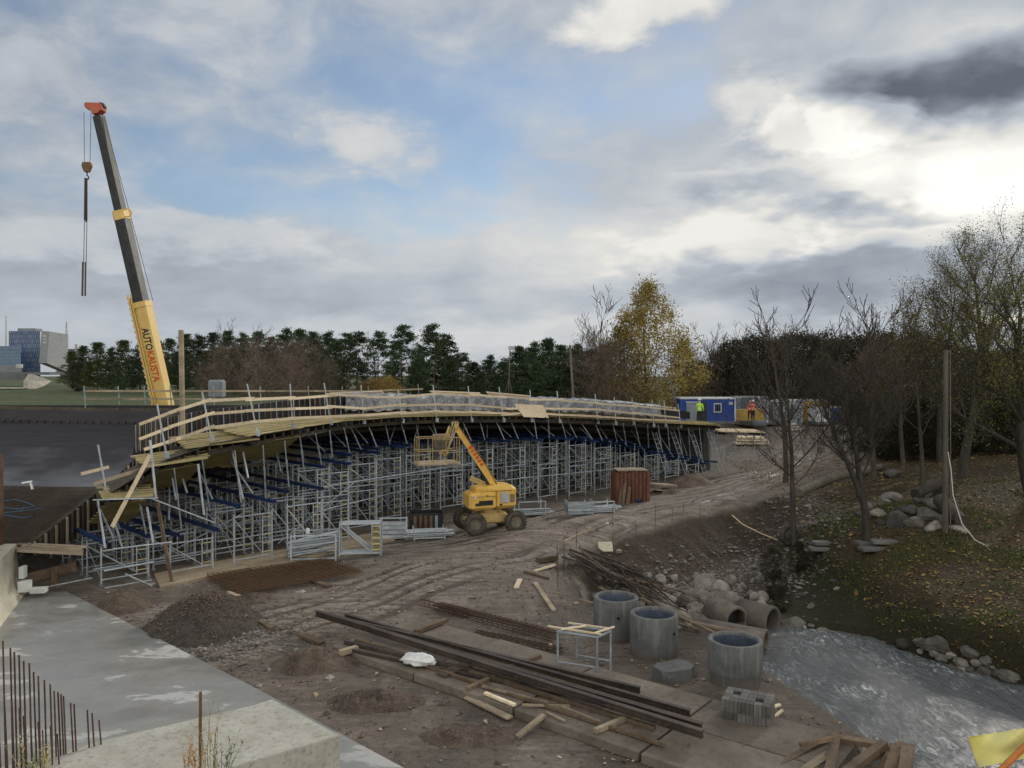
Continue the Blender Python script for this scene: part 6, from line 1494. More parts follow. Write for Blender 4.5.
# pebbles, clods, leaves: nobody could count them
def scatter(name, lab, n, gen, size, mat, seed, flat=False):
    rs = np.random.RandomState(seed); xy = gen(rs, n); x, y = xy[:, 0], xy[:, 1]; z = hgt(x, y); ok = z > -1.9; x, y, z = x[ok], y[ok], z[ok]; n = len(x)
    s = size*np.exp(rs.randn(n)*.45); a = rs.rand(n)*6.28
    if flat:
        base = np.array([(-1, -.6, 0), (1, -.6, 0), (1, .6, 0), (-1, .6, 0)]); fq = np.array([[0, 1, 2, 3]])
    else:
        base = np.array([(1, 0, 0), (0, 1, .1), (-1, .1, 0), (.1, -1, 0), (.1, 0, .8), (0, .1, -.5)]); fq = np.array([[0, 1, 4], [1, 2, 4], [2, 3, 4], [3, 0, 4]])
    k = len(base); co = np.zeros((n, k, 3)); b = base[None]*(1+.25*rs.randn(n, k, 1)*(0 if flat else 1)); ca, sa = np.cos(a)[:, None], np.sin(a)[:, None]
    co[:, :, 0] = x[:, None]+s[:, None]*(b[:, :, 0]*ca-b[:, :, 1]*sa); co[:, :, 1] = y[:, None]+s[:, None]*(b[:, :, 0]*sa+b[:, :, 1]*ca); co[:, :, 2] = z[:, None]+.012+s[:, None]*b[:, :, 2]*.8
    if flat: co[:, :, 2] += rs.randn(n, k)*s[:, None]*.3+.015
    me_ = bpy.data.meshes.new(name); m_v = co.reshape(-1, 3); F_ = (fq[None]+(np.arange(n)*k)[:, None, None]).reshape(-1, fq.shape[1])
    me_.from_pydata(m_v.tolist(), [], F_.tolist()); me_.materials.append(MT[mat]); o = bpy.data.objects.new(name, me_); col.objects.link(o); tag(o, lab, name.replace('_', ' '), None, 'stuff'); return o
MT['leaf_litter'] = leafmat('fallen_leaves', [(.09, .06, .025), (.18, .115, .04), (.34, .23, .07), (.14, .1, .045)], .1, .6)
MT['pebble'] = leafmat('pebble_mix', [(.09, .08, .07), (.17, .15, .13), (.3, .28, .25)], 0, .5)
MT['clod'] = leafmat('mud_clod', [(.07, .05, .04), (.14, .105, .08), (.2, .16, .12)], 0, .5)
MT['grassblade'] = leafmat('grass_blades', [(.03, .05, .012), (.06, .09, .02), (.12, .13, .04)], .2, .5)
def rect(x0, x1, y0, y1): return lambda rs, n: np.c_[x0+(x1-x0)*rs.rand(n), y0+(y1-y0)*rs.rand(n)]
scatter('pebbles', 'scattered pebbles and small rubble over the mud', 7000, rect(-14, 7, 12, 30), .016, 'pebble', 1)
scatter('clods', 'mud clods churned up over the site', 6000, rect(-12, 18, 13, 48), .028, 'clod', 2)
def slope(rs, n):
    t = rs.rand(n); x = 2.6+12*t+rs.rand(n)*3.5; y = 32+12*t-rs.rand(n)*7; return np.c_[x, y]
scatter('rubble', 'small broken stones on the dug slope', 3500, slope, .06, 'pebble', 4)
scatter('heap_gravel', 'loose gravel around the dark gravel heap', 4000, lambda rs, n: np.c_[hp1.x+rs.randn(n)*1.3, hp1.y-1+rs.randn(n)*1.1], .03, 'pebble', 5)
def bank(rs, n):
    y = 22+rs.rand(n)**1.3*38; x = 12+(y-22)*.12+rs.rand(n)*22; return np.c_[x, y]
scatter('leaf_litter', 'fallen yellow and brown leaves on the right bank', 34000, bank, .032, 'leaf_litter', 6, True)
def grassy(rs, n):
    y = 22.5+rs.rand(n)*16; x = 12.5+rs.rand(n)*14; return np.c_[x, y]
def tufts(name, lab, n, gen, h_, mat, seed):
    rs = np.random.RandomState(seed); xy = gen(rs, n); x, y = xy[:, 0], xy[:, 1]; z = hgt(x, y); ok = (z > -1.6) & (vn(x, y, 2.2, 31) > -.12); x, y, z = x[ok], y[ok], z[ok]; n = len(x); a = rs.rand(n)*6.28; h = h_*(.5+rs.rand(n)); w_ = .012+.01*rs.rand(n)
    co = np.zeros((n, 3, 3)); co[:, 0] = np.c_[x-w_*np.cos(a), y-w_*np.sin(a), z-.02]; co[:, 1] = np.c_[x+w_*np.cos(a), y+w_*np.sin(a), z-.02]; co[:, 2] = np.c_[x+rs.randn(n)*h*.4, y+rs.randn(n)*h*.4, z+h]
    me_ = bpy.data.meshes.new(name); me_.from_pydata(co.reshape(-1, 3).tolist(), [], np.arange(3*n).reshape(n, 3).tolist()); me_.materials.append(MT[mat]); o = bpy.data.objects.new(name, me_); col.objects.link(o); tag(o, lab, 'grass', None, 'stuff')
tufts('grass', 'short dark grass on the right stream bank', 26000, grassy, .13, 'grassblade', 7)

MT['woodchip'] = leafmat('wood_chip', [(.2, .14, .08), (.4, .3, .18), (.5, .42, .3)], 0, .5)
scatter('wood_chips', 'small wood scraps and splinters scattered around the slabs', 320, lambda rs, n: np.c_[-6+rs.rand(n)*13, 13+rs.rand(n)*15], .03, 'woodchip', 15, True)
scatter('stones', 'fist sized stones scattered over the mud', 350, rect(-13, 8, 13, 30), .045, 'pebble', 16)

rs_ = np.random.RandomState(31); o_, r_0 = HEAPS[0]; vv = np.array([tuple(v.co+o_.location) for v in o_.data.vertices]); n_ = 5200; vv = vv[rs_.randint(len(vv)//12, len(vv), n_)]+rs_.randn(n_, 3)*[.05, .05, .004]
sz = .02*np.exp(rs_.randn(n_)*.4)[:, None, None]; base_ = np.array([(1, 0, 0), (0, 1, .1), (-1, .1, 0), (.1, -1, 0), (.1, 0, .8)])[None]*(1+.3*rs_.randn(n_, 5, 1)); co_ = vv[:, None, :]+base_*sz
me_ = bpy.data.meshes.new('heap_stones'); me_.from_pydata(co_.reshape(-1, 3).tolist(), [], (np.array([[0, 1, 4], [1, 2, 4], [2, 3, 4], [3, 0, 4]])[None]+(np.arange(n_)*5)[:, None, None]).reshape(-1, 3).tolist()); me_.materials.append(MT['clod']); o_ = bpy.data.objects.new('heap_stones', me_); col.objects.link(o_); tag(o_, 'loose stones covering the dark gravel heap', 'gravel', None, 'stuff')
rr = random.Random(77)
for k in range(34):
    t = k/33; x = 800+t*200+rr.uniform(-8, 8); y = 632+t*46+rr.uniform(-9, 7); r = rr.uniform(.1, .3); c = GT(x, y); rock(c+Vector((0, 0, r*.1)), r, 400+k, 'boulder', 'small dark stone half sunk at the far water edge', 'small stones along the far water edge', (1, .8, .6), 'stone_dark' if k % 4 else 'stone')
# ================================================================ background: buildings, cabins, people, trees
def gcol(px, Y): # ground point in a picture column at distance Y
    x = (px-512)/788*Y; return Vector((x, Y, Z0(x, Y)))
# ---------------- distant buildings
def window_mat(name, c1, c2, fr, sx_, sz_):
    m, nt, b = newmat(name); tcn = N(nt, 'ShaderNodeTexCoord').outputs['Object']
    vo = nt.nodes.new('ShaderNodeTexBrick'); L(nt, mapn(nt, tcn, (1, 1, 1), rot=(R(90), 0, 0)), vo.inputs['Vector'])
    vo.inputs['Color1'].default_value = (*c1, 1); vo.inputs['Color2'].default_value = (*c2, 1); vo.inputs['Mortar'].default_value = (*fr, 1)
    vo.inputs['Scale'].default_value = 1; vo.inputs['Mortar Size'].default_value = .12; vo.inputs['Brick Width'].default_value = sx_; vo.inputs['Row Height'].default_value = sz_; vo.inputs['Bias'].default_value = 0
    L(nt, vo.outputs[0], b.inputs['Base Color']); b.inputs['Roughness'].default_value = .35; return m
MT['bluefacade'] = window_mat('blue_panel_facade', (.06, .12, .28), (.16, .2, .27), (.03, .035, .05), 1.1, 2.4)
MT['lowfacade'] = window_mat('blue_glass_strip_facade', (.08, .15, .24), (.11, .18, .27), (.2, .22, .24), 6, 1.6)
MT['greyfacade'] = surf('grey_metal_facade', (.26, .27, .28), (.3, .31, .32), None, .1, .6, 0, 0)
MT['farwhite'] = surf('far_pale_masonry', (.45, .45, .45), (.55, .55, .54), None, .3, .8, 0, 0)
MT['fardark'] = surf('far_grey_masonry', (.15, .16, .17), (.22, .23, .24), None, .3, .8, 0, 0)
def quadblock(t, name, mat, px0, px1, pyt, pyb, Y0, Y1, depth):
    a, b_ = P(px0, pyb, Y0), P(px1, pyb, Y1); zt0, zt1 = P(px0, pyt, Y0).z, P(px1, pyt, Y1).z; zb_ = min(a.z, b_.z, Z0(a.x, a.y))-1
    d = Vector((b_.x-a.x, b_.y-a.y, 0)).normalized(); n_ = Vector((a.x, a.y, 0)).normalized()*depth; f = MB()
    vs = [(a.x, a.y, zb_), (b_.x, b_.y, zb_), (b_.x+n_.x, b_.y+n_.y, zb_), (a.x+n_.x, a.y+n_.y, zb_), (a.x, a.y, zt0), (b_.x, b_.y, zt1), (b_.x+n_.x, b_.y+n_.y, zt1), (a.x+n_.x, a.y+n_.y, zt0)]
    f.add(vs, [(3, 2, 1, 0), (4, 5, 6, 7), (0, 1, 5, 4), (1, 2, 6, 5), (2, 3, 7, 6), (3, 0, 4, 7)]); return f.build(name, MT[mat], t)
t = thing('office_building', 'tall office block with blue speckled facade and plain grey end wall', 'building', P(40, 372, 400))
quadblock(t, 'blue_facade', 'bluefacade', 9, 40.5, 331, 374, 400, 400, 20); 
f = MB(); a = P(40.5, 370, 399); q = [P(41.5, 331, 399), P(61, 334, 420), P(61, 372, 420), P(39, 363, 399)]; nn = Vector((.2, .5, 0)); f.add([v for v in q]+[v+nn*8 for v in q], [(0, 1, 2, 3), (7, 6, 5, 4), (0, 4, 5, 1), (1, 5, 6, 2), (2, 6, 7, 3), (3, 7, 4, 0)]); f.build('end_wall', MT['greyfacade'], t)
for k in range(3): f = MB(); f.box(P(44.5, 336+k*3.2, 398.4), (1.4, .3, .8)); f.build('window', MT['farwhite'], t)
f = MB(); f.box(P(30, 330, 405), (9, 6, 1.4)); f.build('roof_plant', MT['fardark'], t)
t = thing('low_glass_building', 'lower blue glass building with horizontal strips at the left edge', 'building', P(5, 372, 370)); quadblock(t, 'glass_facade', 'lowfacade', -30, 21, 346, 374, 370, 372, 25); quadblock(t, 'plinth', 'fardark', -30, 22, 366, 376, 368, 370, 2)
t = thing('grey_block', 'dull grey low block right of the office block', 'building', P(68, 372, 430)); quadblock(t, 'wall', 'fardark', 60, 84, 349, 374, 430, 430, 20)
t = thing('white_tower', 'slim pale tower beside the low grey block', 'building', P(76, 372, 428)); quadblock(t, 'wall', 'farwhite', 75, 77.6, 344, 374, 428, 428, 4)
t = thing('pink_kiosk', 'small pale pink sign structure before the glass building', 'kiosk', P(20, 368, 360)); 
for k in range(3): f = MB(); f.box(P(17+k*2.4, 366, 360), (.8, .5, 1.6)); f.build('panel', MT['farwhite'], t)
for px, pt, nm in ((66.5, 322, 'pale lattice mast right of the office block, the stouter of two'), (6, 316, 'thin lattice mast left of the office block')):
    t = thing('radio_mast', nm, 'mast', P(px, 372, 600)); w_ = 2.6 if px > 50 else 1.2
    b0, t0 = P(px, 372, 600), P(px, pt, 600)
    for sx_ in (-1, 1):
        f = MB(); f.tube([b0+Vector((sx_*w_/2, 0, 0)), t0+Vector((sx_*w_*.1, 0, 0))], .35, 4); f.build('leg', MT['farwhite'], t)
    f = MB()
    for k in range(14):
        a, b_ = k/14, (k+1)/14; s = 1 if k % 2 else -1; f.tube([b0.lerp(t0, a)+Vector((s*w_/2*(1-a*.8), 0, 0)), b0.lerp(t0, b_)+Vector((-s*w_/2*(1-b_*.8), 0, 0))], .2, 4)
    f.build('lattice', MT['farwhite'], t)
# embankment wall and road in the left field
t = thing('concrete_ramp_wall', 'pale concrete wing wall of an underpass in the left field', 'wall', P(30, 390, 130))
f = MB(); q = [P(23.5, 392, 118), P(23.5, 381, 118), P(28, 374, 119), P(48, 381, 128), P(40, 386, 124)]; nn = Vector((.3, .6, 0)); n = len(q)
f.add(q+[v+nn for v in q], [tuple(range(n))[::-1], tuple(range(n, 2*n))]+[(k, (k+1) % n, n+(k+1) % n, n+k) for k in range(n)]); f.build('wall', MT['concrete_pale'], t)
f = MB(); f.bar(P(-40, 373.5, 140), P(60, 373.5, 140), 6, .5); f.bar(P(-40, 377, 137), P(27, 377, 137), 1, 1.1); tag(f.build('road_bridge', MT['fardark']), 'dark far road bridge deck at the left edge', 'bridge')
f = MB(); f.bar(P(-40, 388, 116), P(22, 388, 116), 5, .12); f.build('path', MT['concrete_pale'], None)['kind'] = 'structure'
# ---------------- site cabins
def cabin(px0, px1, pyt, pyb, Y, d_, mat, lab, rz=0, door=None, win=None, trim='contwhite'):
    a, b_ = P(px0, pyb, Y), P(px1, pyb, Y); w_ = (b_-a).length; h_ = P(px0, pyt, Y).z-a.z; c = (a+b_)/2; zg = min(a.z, Z0(c.x, Y))
    t = thing('site_cabin', lab, 'site cabin', (c.x, Y, a.z), rz)
    f = MB(); f.box((0, d_/2, h_/2), (w_, d_, h_)); f.build('cabin_wall', MT[mat], t, local=True)
    f = MB(); f.box((0, d_/2, h_+.06), (w_+.12, d_+.12, .14)); f.build('roof', MT[trim], t, local=True)
    for x in (-w_/2, w_/2): f = MB(); f.box((x, -.02, h_/2), (.12, .1, h_)); f.build('corner_post', MT[trim if x > 0 else mat], t, local=True)
    f = MB(); f.box((0, d_/2, -.12), (w_, d_, .24)); f.build('base', MT['fardark'], t, local=True)
    if door:
        x0, x1 = door; x0 = -w_/2+w_*x0; x1 = -w_/2+w_*x1
        f = MB(); f.box(((x0+x1)/2, -.025, h_*.42), (x1-x0, .05, h_*.84)); dd = f.build('door', MT['contgrey'], t, local=True)
        f = MB(); f.box(((x0+x1)/2, -.05, h_*.86), (x1-x0+.15, .1, .08)); f.build('door_frame', MT['contwhite'], dd, local=True)
    if win:
        x0, x1 = win; x0 = -w_/2+w_*x0; x1 = -w_/2+w_*x1
        f = MB(); f.box(((x0+x1)/2, -.03, h_*.6), (x1-x0+.16, .06, h_*.42)); ww = f.build('window', MT['contwhite'], t, local=True)
        f = MB(); f.box(((x0+x1)/2, -.065, h_*.6), (x1-x0, .02, h_*.33)); f.build('pane', MT['glass'], ww, local=True)
    return t, w_, h_, c
t, w_, h_, c = cabin(681, 735, 399, 421, 72, 2.5, 'contblue', 'blue site cabin with open door and white window at the bridge end', 0, (.1, .3), (.62, .73))
f = MB(); f.box((-w_*.115, -.03, h_*.42), (w_*.17, .05, h_*.84)); f.build('doorway_shade', MT['black'], t, local=True)  # black panel on the wall stands in for the dark inside the door
f = MB(); f.box((w_*.42, -.03, h_*.8), (.35, .03, .28)); f.build('notice', MT['contwhite'], t, local=True)
cabin(737, 754, 398, 418, 78, 2.5, 'contgrey', 'pale grey site cabin behind the workers', 0)
cabin(752, 768, 398, 423, 76, 2.5, 'contgrey', 'grey cabin with slanted shadow right of the workers', .2)
cabin(768, 784, 402, 422, 78, 2.5, 'fardark', 'dark site cabin behind the thin tree trunk', 0, (.3, .6))
cabin(784, 802, 401, 423, 79, 2.5, 'contgrey', 'blue grey site cabin left of the ochre cabin', 0)
cabin(803, 826, 401, 422, 80, 2.5, 'contyellow', 'ochre site cabin with a dark open door', 0, (.38, .64))
cabin(816, 831, 408, 422, 77, 2, 'contwhite', 'small off white container before the ochre cabin', 0)
cabin(830, 844, 408, 422, 79, 2.2, 'contblue', 'small blue container, rightmost of the cabins', 0)
t = thing('skip', 'low ochre skip full of soil between the cabins', 'skip', P(744, 420, 74)); f = MB(); f.prism([(-1.6, -.8), (1.6, -.8), (1.9, .8), (-1.9, .8)], 0, 1.0); f.build('body', MT['contyellow'], t, local=True)
for k, (px0, px1, py, Y, w_, mt, lab) in enumerate([(735, 768, 427, 66, 1.2, 'board', 'pale board stack on the bank right of the bridge end'), (884, 903, 443, 62, 1.2, 'tarpblue', 'blue tarpaulin bundle behind the forked tree'), (900, 916, 444, 64, 1.2, 'concrete_pale', 'pale material stack behind the right trees'),
        (868, 882, 438, 62, 1.4, 'tarpblue', 'blue tarpaulin covered stack left of the forked tree'), (922, 938, 452, 58, 1.0, 'white', 'white bags stacked under the right trees'), (905, 918, 459, 55, .8, 'board', 'pale timber stack under the right trees'), (878, 902, 456, 56, 1.5, 'fardark', 'dark pallet stack behind the broken stones'), (780, 800, 424, 74, .6, 'concrete_pale', 'row of pale bags before the cabins')]):
    a = gcol((px0+px1)/2, Y); wd = (px1-px0)/788*Y; t = thing('material_stack', lab, 'material stack', a, rnd.uniform(-.1, .1))
    for j in range(3):
        f = MB(); rb_box(f, (rnd.uniform(-.1, .1), 0, .15+j*.24), (wd*(1-.12*j), w_, .2), .05); f.build('layer', MT[mt], t, local=True)
# ---------------- workers
def person(loc, h_, rz, top, lab, helmet, pose=0):
    root = thing('person', lab, 'person', loc, rz); s = h_/1.8
    J = {'pel': (0, 0, .95), 'ch': (0, 0, 1.3), 'nk': (0, 0, 1.5), 'hd0': (0, -.01, 1.6), 'hd': (0, -.02, 1.74), 'sl': (-.19, 0, 1.43), 'sr': (.19, 0, 1.43), 'el': (-.27, -.04, 1.16), 'er': (.28, -.06, 1.17),
         'wl': (-.25, -.2, .95), 'wr': (.22, -.26, 1.02), 'hl': (-.1, 0, .9), 'hr': (.1, 0, .9), 'kl': (-.13, -.05, .5), 'kr': (.14, .04, .5), 'al': (-.14, .02, .09), 'ar': (.16, .1, .09), 'fl': (-.15, -.14, .04), 'fr': (.18, -.06, .04), 'pl': (-.24, -.27, .9), 'pr': (.2, -.34, 1.0)}
    E_ = [('pel', 'ch'), ('ch', 'nk'), ('nk', 'hd0'), ('hd0', 'hd'), ('ch', 'sl'), ('ch', 'sr'), ('sl', 'el'), ('sr', 'er'), ('el', 'wl'), ('er', 'wr'), ('wl', 'pl'), ('wr', 'pr'), ('pel', 'hl'), ('pel', 'hr'), ('hl', 'kl'), ('hr', 'kr'), ('kl', 'al'), ('kr', 'ar'), ('al', 'fl'), ('ar', 'fr')]
    RD = {'pel': .15, 'ch': .16, 'nk': .07, 'hd0': .085, 'hd': .1, 'sl': .085, 'sr': .085, 'el': .055, 'er': .055, 'wl': .04, 'wr': .04, 'pl': .045, 'pr': .045, 'hl': .11, 'hr': .11, 'kl': .075, 'kr': .075, 'al': .05, 'ar': .05, 'fl': .045, 'fr': .045}
    ks = list(J); me_ = bpy.data.meshes.new('body'); me_.from_pydata([tuple(c_*s for c_ in J[k]) for k in ks], [(ks.index(a), ks.index(b_)) for a, b_ in E_], [])
    o = bpy.data.objects.new('tmp', me_); col.objects.link(o); md = o.modifiers.new('skin', 'SKIN')
    if not me_.skin_vertices: 
        pass
    for k, sv in zip(ks, me_.skin_vertices[0].data): sv.radius = (RD[k]*s, RD[k]*s*(.8 if k in ('pel', 'ch') else 1)); sv.use_root = (k == 'pel')
    sb = o.modifiers.new('sub', 'SUBSURF'); sb.levels = 2; sb.render_levels = 2
    bpy.context.view_layer.update(); ev = o.evaluated_get(bpy.context.evaluated_depsgraph_get()); nm = bpy.data.meshes.new_from_object(ev); bpy.data.objects.remove(o)
    nm.name = 'body'; nm.materials.clear()
    for q in (top, 'darkcloth', 'skin', 'darkcloth'): nm.materials.append(MT[q])
    for p_ in nm.polygons:
        z = p_.center.z/s; x = abs(p_.center.x/s); y = p_.center.y/s
        p_.material_index = 2 if (z > 1.53 or (y < -.2 and z > .8)) else (0 if z > .93 else (1 if z > .1 else 3)); p_.use_smooth = True
    ob = bpy.data.objects.new('body', nm); col.objects.link(ob); ob.parent = root
    f = MB(); f.lathe((0, -.02*s, 1.74*s), [(0, .16*s), (.07*s, .145*s), (.115*s, .09*s), (.125*s, .03*s), (.15*s, .02*s), (.15*s, .01*s), (.12*s, .01*s)], 16); f.build('helmet', MT[helmet], root, local=True)
    f = MB(); f.lathe((0, 0, 1.12*s), [(.165*s, -.025*s), (.168*s, 0), (.165*s, .025*s)], 14, Matrix(((1, 0, 0), (0, .82, 0), (0, 0, 1)))); f.build('reflective_band', MT['white'], root, local=True)
    return root
try:
    person(P(699.5, 423, 58), 1.75, 2.6, 'hivis', 'worker in lime hi-vis jacket and white helmet standing at the bridge end', 'white')
    person(P(753, 420, 72), 1.75, .4, 'hivisor', 'worker in orange red hi-vis jacket beside the soil skip, right one', 'white')
    person(P(750, 420, 72.5), 1.72, -.6, 'hivisor', 'worker in orange jacket behind the other by the soil skip, left one', 'red')
except Exception as ex:
    print('PERSON', ex)

# ================================================================ trees
def quads_mesh(name, cen, size, rs, mat, nrm=None, aspect=.6):
    n = len(cen); a = rs.randn(n, 3); a /= np.linalg.norm(a, axis=1)[:, None]; b = rs.randn(n, 3); b -= a*(a*b).sum(1)[:, None]; b /= np.linalg.norm(b, axis=1)[:, None]
    s = size*(.6+.8*rs.rand(n))[:, None]; co = np.stack([cen-a*s, cen+b*s*aspect, cen+a*s, cen-b*s*aspect], 1)
    me_ = bpy.data.meshes.new(name); me_.vertices.add(4*n); me_.vertices.foreach_set('co', co.ravel().astype(np.float32)); me_.loops.add(4*n); me_.loops.foreach_set('vertex_index', np.arange(4*n, dtype=np.int32))
    me_.polygons.add(n); me_.polygons.foreach_set('loop_start', np.arange(0, 4*n, 4, dtype=np.int32)); me_.polygons.foreach_set('loop_total', np.full(n, 4, np.int32)); me_.update(calc_edges=True); me_.materials.append(MT[mat]); return me_
MT['pineleaf'] = leafmat('pine_needles', [(.018, .034, .016), (.035, .06, .026), (.075, .1, .045)], .2)
MT['oakleaf'] = leafmat('olive_foliage', [(.02, .032, .01), (.045, .065, .018), (.1, .115, .03)], .25)
MT['rustleaf'] = leafmat('rusty_foliage', [(.1, .06, .02), (.2, .12, .035), (.28, .18, .05)], .2)
MT['goldleaf'] = leafmat('golden_foliage', [(.17, .145, .04), (.32, .25, .07), (.46, .36, .1)], .35, .3)
MT['sparseleaf'] = leafmat('sparse_yellow_leaf', [(.06, .06, .022), (.125, .115, .036), (.21, .18, .055)], .35)
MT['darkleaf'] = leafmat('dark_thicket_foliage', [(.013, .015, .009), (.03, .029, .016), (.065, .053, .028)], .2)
def clumps(rs, n_cl, fn, per, spread):
    c = np.array([fn() for _ in range(n_cl)]); idx = np.repeat(np.arange(len(c)), per); p = c[idx]+rs.randn(len(idx), 3)*spread; return p
def crown_pts(kind, h, r, seed):
    rs = np.random.RandomState(seed)
    if kind == 'pine':      # rounded broad pine in tiers
        def fn():
            t = rs.rand()**1.15; lv = round(t*(8+seed % 3)+seed*.3)/9; z = h*(.12+.86*(.22*min(lv, 1)+.78*t))+rs.randn()*.15; prof = (1-t)**.8*.95+.06; a = rs.rand()*6.28; q = r*prof*(rs.rand()**.5)*(1+.38*math.sin(a*3+seed+lv*9)+.25*math.sin(a*7+lv*20)); return (q*math.cos(a), q*math.sin(a), z+rs.randn()*.08+q*.06)
        return clumps(rs, 240, fn, 40, (.24, .24, .1)), rs
    if kind == 'scots':     # open pine, clumps on branches at the top
        def fn():
            t = rs.rand(); z = h*(.42+.56*t); prof = (1-t)**.7*.9+.16; a = int(rs.rand()*7)*.9+t*9; q = r*prof*(.35+.65*rs.rand()); return (q*math.cos(a), q*math.sin(a), z+q*.12)
        return clumps(rs, 70, fn, 60, (.22, .22, .09)), rs
    if kind == 'bush':
        def fn():
            t = rs.rand(); a = rs.rand()*6.28; q = r*math.sqrt(rs.rand())*math.sin(math.pi*(.12+.8*t)); return (q*math.cos(a), q*math.sin(a), h*(.05+.92*t))
        return clumps(rs, 160, fn, 44, (.3, .3, .24)), rs
    if kind == 'poplar':
        def fn():
            t = rs.rand(); a = rs.rand()*6.28; prof = math.sin(math.pi*min(1, .16+.86*t))**.7*(1.05-.35*t); q = r*prof*rs.rand()**.5*(1+.2*math.sin(a*2+t*7)); return (q*math.cos(a), q*math.sin(a), h*(.12+.88*t))
        return clumps(rs, 260, fn, 26, (.38, .38, .42)), rs
def branches(rs, h, r0, depth, spread=.5, up=.25, start=.25, n1=9, twig=True, lean=(0, 0)):
    """list of (points, radii) for a leafless tree"""
    out = []; rnd_ = rs
    trunk = []; p = Vector((0, 0, -.2)); d = Vector((lean[0], lean[1], 1)).normalized(); k = 9
    for i in range(k+1): trunk.append(p.copy()); d = (d+Vector((rnd_.randn()*.05, rnd_.randn()*.05, .06))).normalized(); p = p+d*h*.8/k
    out.append((trunk, [r0*(1-.85*i/k) for i in range(k+1)]))
    def grow(p, d, ln, r, lev):
        pts = [p.copy()]; n_ = 4
        for i in range(n_):
            d = (d+Vector((rnd_.randn()*.13, rnd_.randn()*.13, up*.5+rnd_.randn()*.08))).normalized(); p = p+d*ln/n_; pts.append(p.copy())
        out.append((pts, [r*(1-.75*i/n_) for i in range(n_+1)]))
        if lev < depth:
            for j in range(5 if lev == 1 else 4):
                i = 1+int(rnd_.rand()*n_); i = min(i, n_); q = pts[i-1].lerp(pts[i], rnd_.rand()); a = Vector(rnd_.randn(3)).normalized(); dd = (d+a*.75).normalized(); grow(q, dd, ln*rnd_.uniform(.4, .65), max(r*.5, .008), lev+1)
    for j in range(n1):
        t = start+(1-start)*(j+.3*rnd_.rand())/n1; i = min(int(t*k), k-1); q = trunk[i].lerp(trunk[i+1], t*k-i); a = j*2.4+rnd_.rand(); dd = Vector((math.cos(a), math.sin(a), spread+.6*t)).normalized(); grow(q, dd, h*(.42-.2*t)*rnd_.uniform(.8, 1.15), r0*(.36-.2*t), 1)
    return out
def branch_mesh(name, segs, mat, rmin=.012, big=True):
    f = MB()
    for pts, rr_ in segs:
        f.tube(pts, [max(q, rmin) for q in rr_], 6 if rr_[0] > .06 else 3, cap=False)
    o = f.build(name, MT[mat], None, local=True); m_ = o.data; bpy.data.objects.remove(o); return m_
def make_tree(name, label, cat, group, loc, crown, trunk, sc=1, rz=0, scz=None):
    t = thing(name, label, cat, loc, rz, group)
    for nm, me_ in (('crown', crown), ('trunk', trunk)):
        if me_ is None: continue
        o = child(nm, me_, t, (0, 0, 0)); o.scale = (sc, sc, scz or sc)
    return t
# prototypes (8 m high units)
pine_m = []; 
for s in range(4):
    p, rs = crown_pts('pine', 8, 3.1, s+1); cm_ = quads_mesh('crown', p, .105, rs, 'pineleaf' if s < 3 else 'oakleaf', aspect=.45); tr = branch_mesh('trunk', branches(np.random.RandomState(s), 8, .16, 1, .4, n1=8), 'barkpine'); pine_m.append((cm_, tr))
scots_m = []
for s in range(3):
    p, rs = crown_pts('scots', 8, 2.0, s+20); scots_m.append((quads_mesh('crown', p, .1, rs, 'pineleaf', aspect=.45), branch_mesh('trunk', branches(np.random.RandomState(s+5), 8, .13, 1, .25, .1, .4, 12), 'barkpine')))
dark_m = []
for s in range(3):
    p, rs = crown_pts('bush', 8, 3.0, s+40); dark_m.append((quads_mesh('crown', p, .1, rs, 'darkleaf'), branch_mesh('trunk', branches(np.random.RandomState(s+9), 8.6, .15, 2, .6, n1=9), 'twig', .02)))
bare_m = [branch_mesh('crown', branches(np.random.RandomState(60+s), 8, .12, 3, .55, .3, .22, 9), 'twig', .013) for s in range(4)]
brown_m = [branch_mesh('crown', branches(np.random.RandomState(80+s), 4.5, .07, 3, .25, .2, .04, 14), 'twigbrown', .014) for s in range(2)]
def sliver_mesh(name, pts, size, rs, mat):
    return quads_mesh(name, pts, size, rs, mat, aspect=.035)
MT['twighaze'] = surf('fine_dark_twigs', (.035, .028, .024), (.085, .068, .055), None, 1, .95, 0, 0, varobj=.2)
haze_b = []
for s in range(3):
    p, rs = crown_pts('bush', 4.5, 2.2, 70+s); haze_b.append(sliver_mesh('twigs', p[:3400], .2, rs, 'twigbrown'))
haze_d = []
for s in range(3):
    p, rs = crown_pts('bush', 8, 2.9, 90+s); haze_d.append(sliver_mesh('twigs', p, .3, rs, 'twighaze'))
far_i = 0
def hfor(px, Y, top): g = gcol(px, Y); return g, P(px, top, Y).z-g.z
# left mass of pines
left = [(72, 352, 118), (84, 347, 112), (98, 343, 104), (112, 349, 96), (124, 341, 108), (140, 345, 100), (156, 338, 112), (170, 340, 98), (186, 335, 110), (200, 337, 96), (213, 334, 108), (228, 332, 98), (243, 335, 112), (258, 333, 100), (272, 338, 112), (286, 331, 98), (300, 331, 106), (314, 333, 98), (328, 334, 108), (336, 343, 98), (90, 362, 90), (118, 362, 86), (150, 358, 84), (178, 352, 86), (206, 352, 84), (234, 350, 88), (300, 352, 86), (322, 356, 84)]
for i, (px, top, Y) in enumerate(left):
    g, h = hfor(px, Y, top); k = 3 if px < 125 and i % 2 == 0 else i % 3; make_tree('pine_tree', f'dark bushy pine in the left tree belt, {ordw(sorted(q[0] for q in left).index(px))} from the left', 'tree', 'pines in the left tree belt', g, *pine_m[k], sc=h/8*1.02, rz=i*1.7)
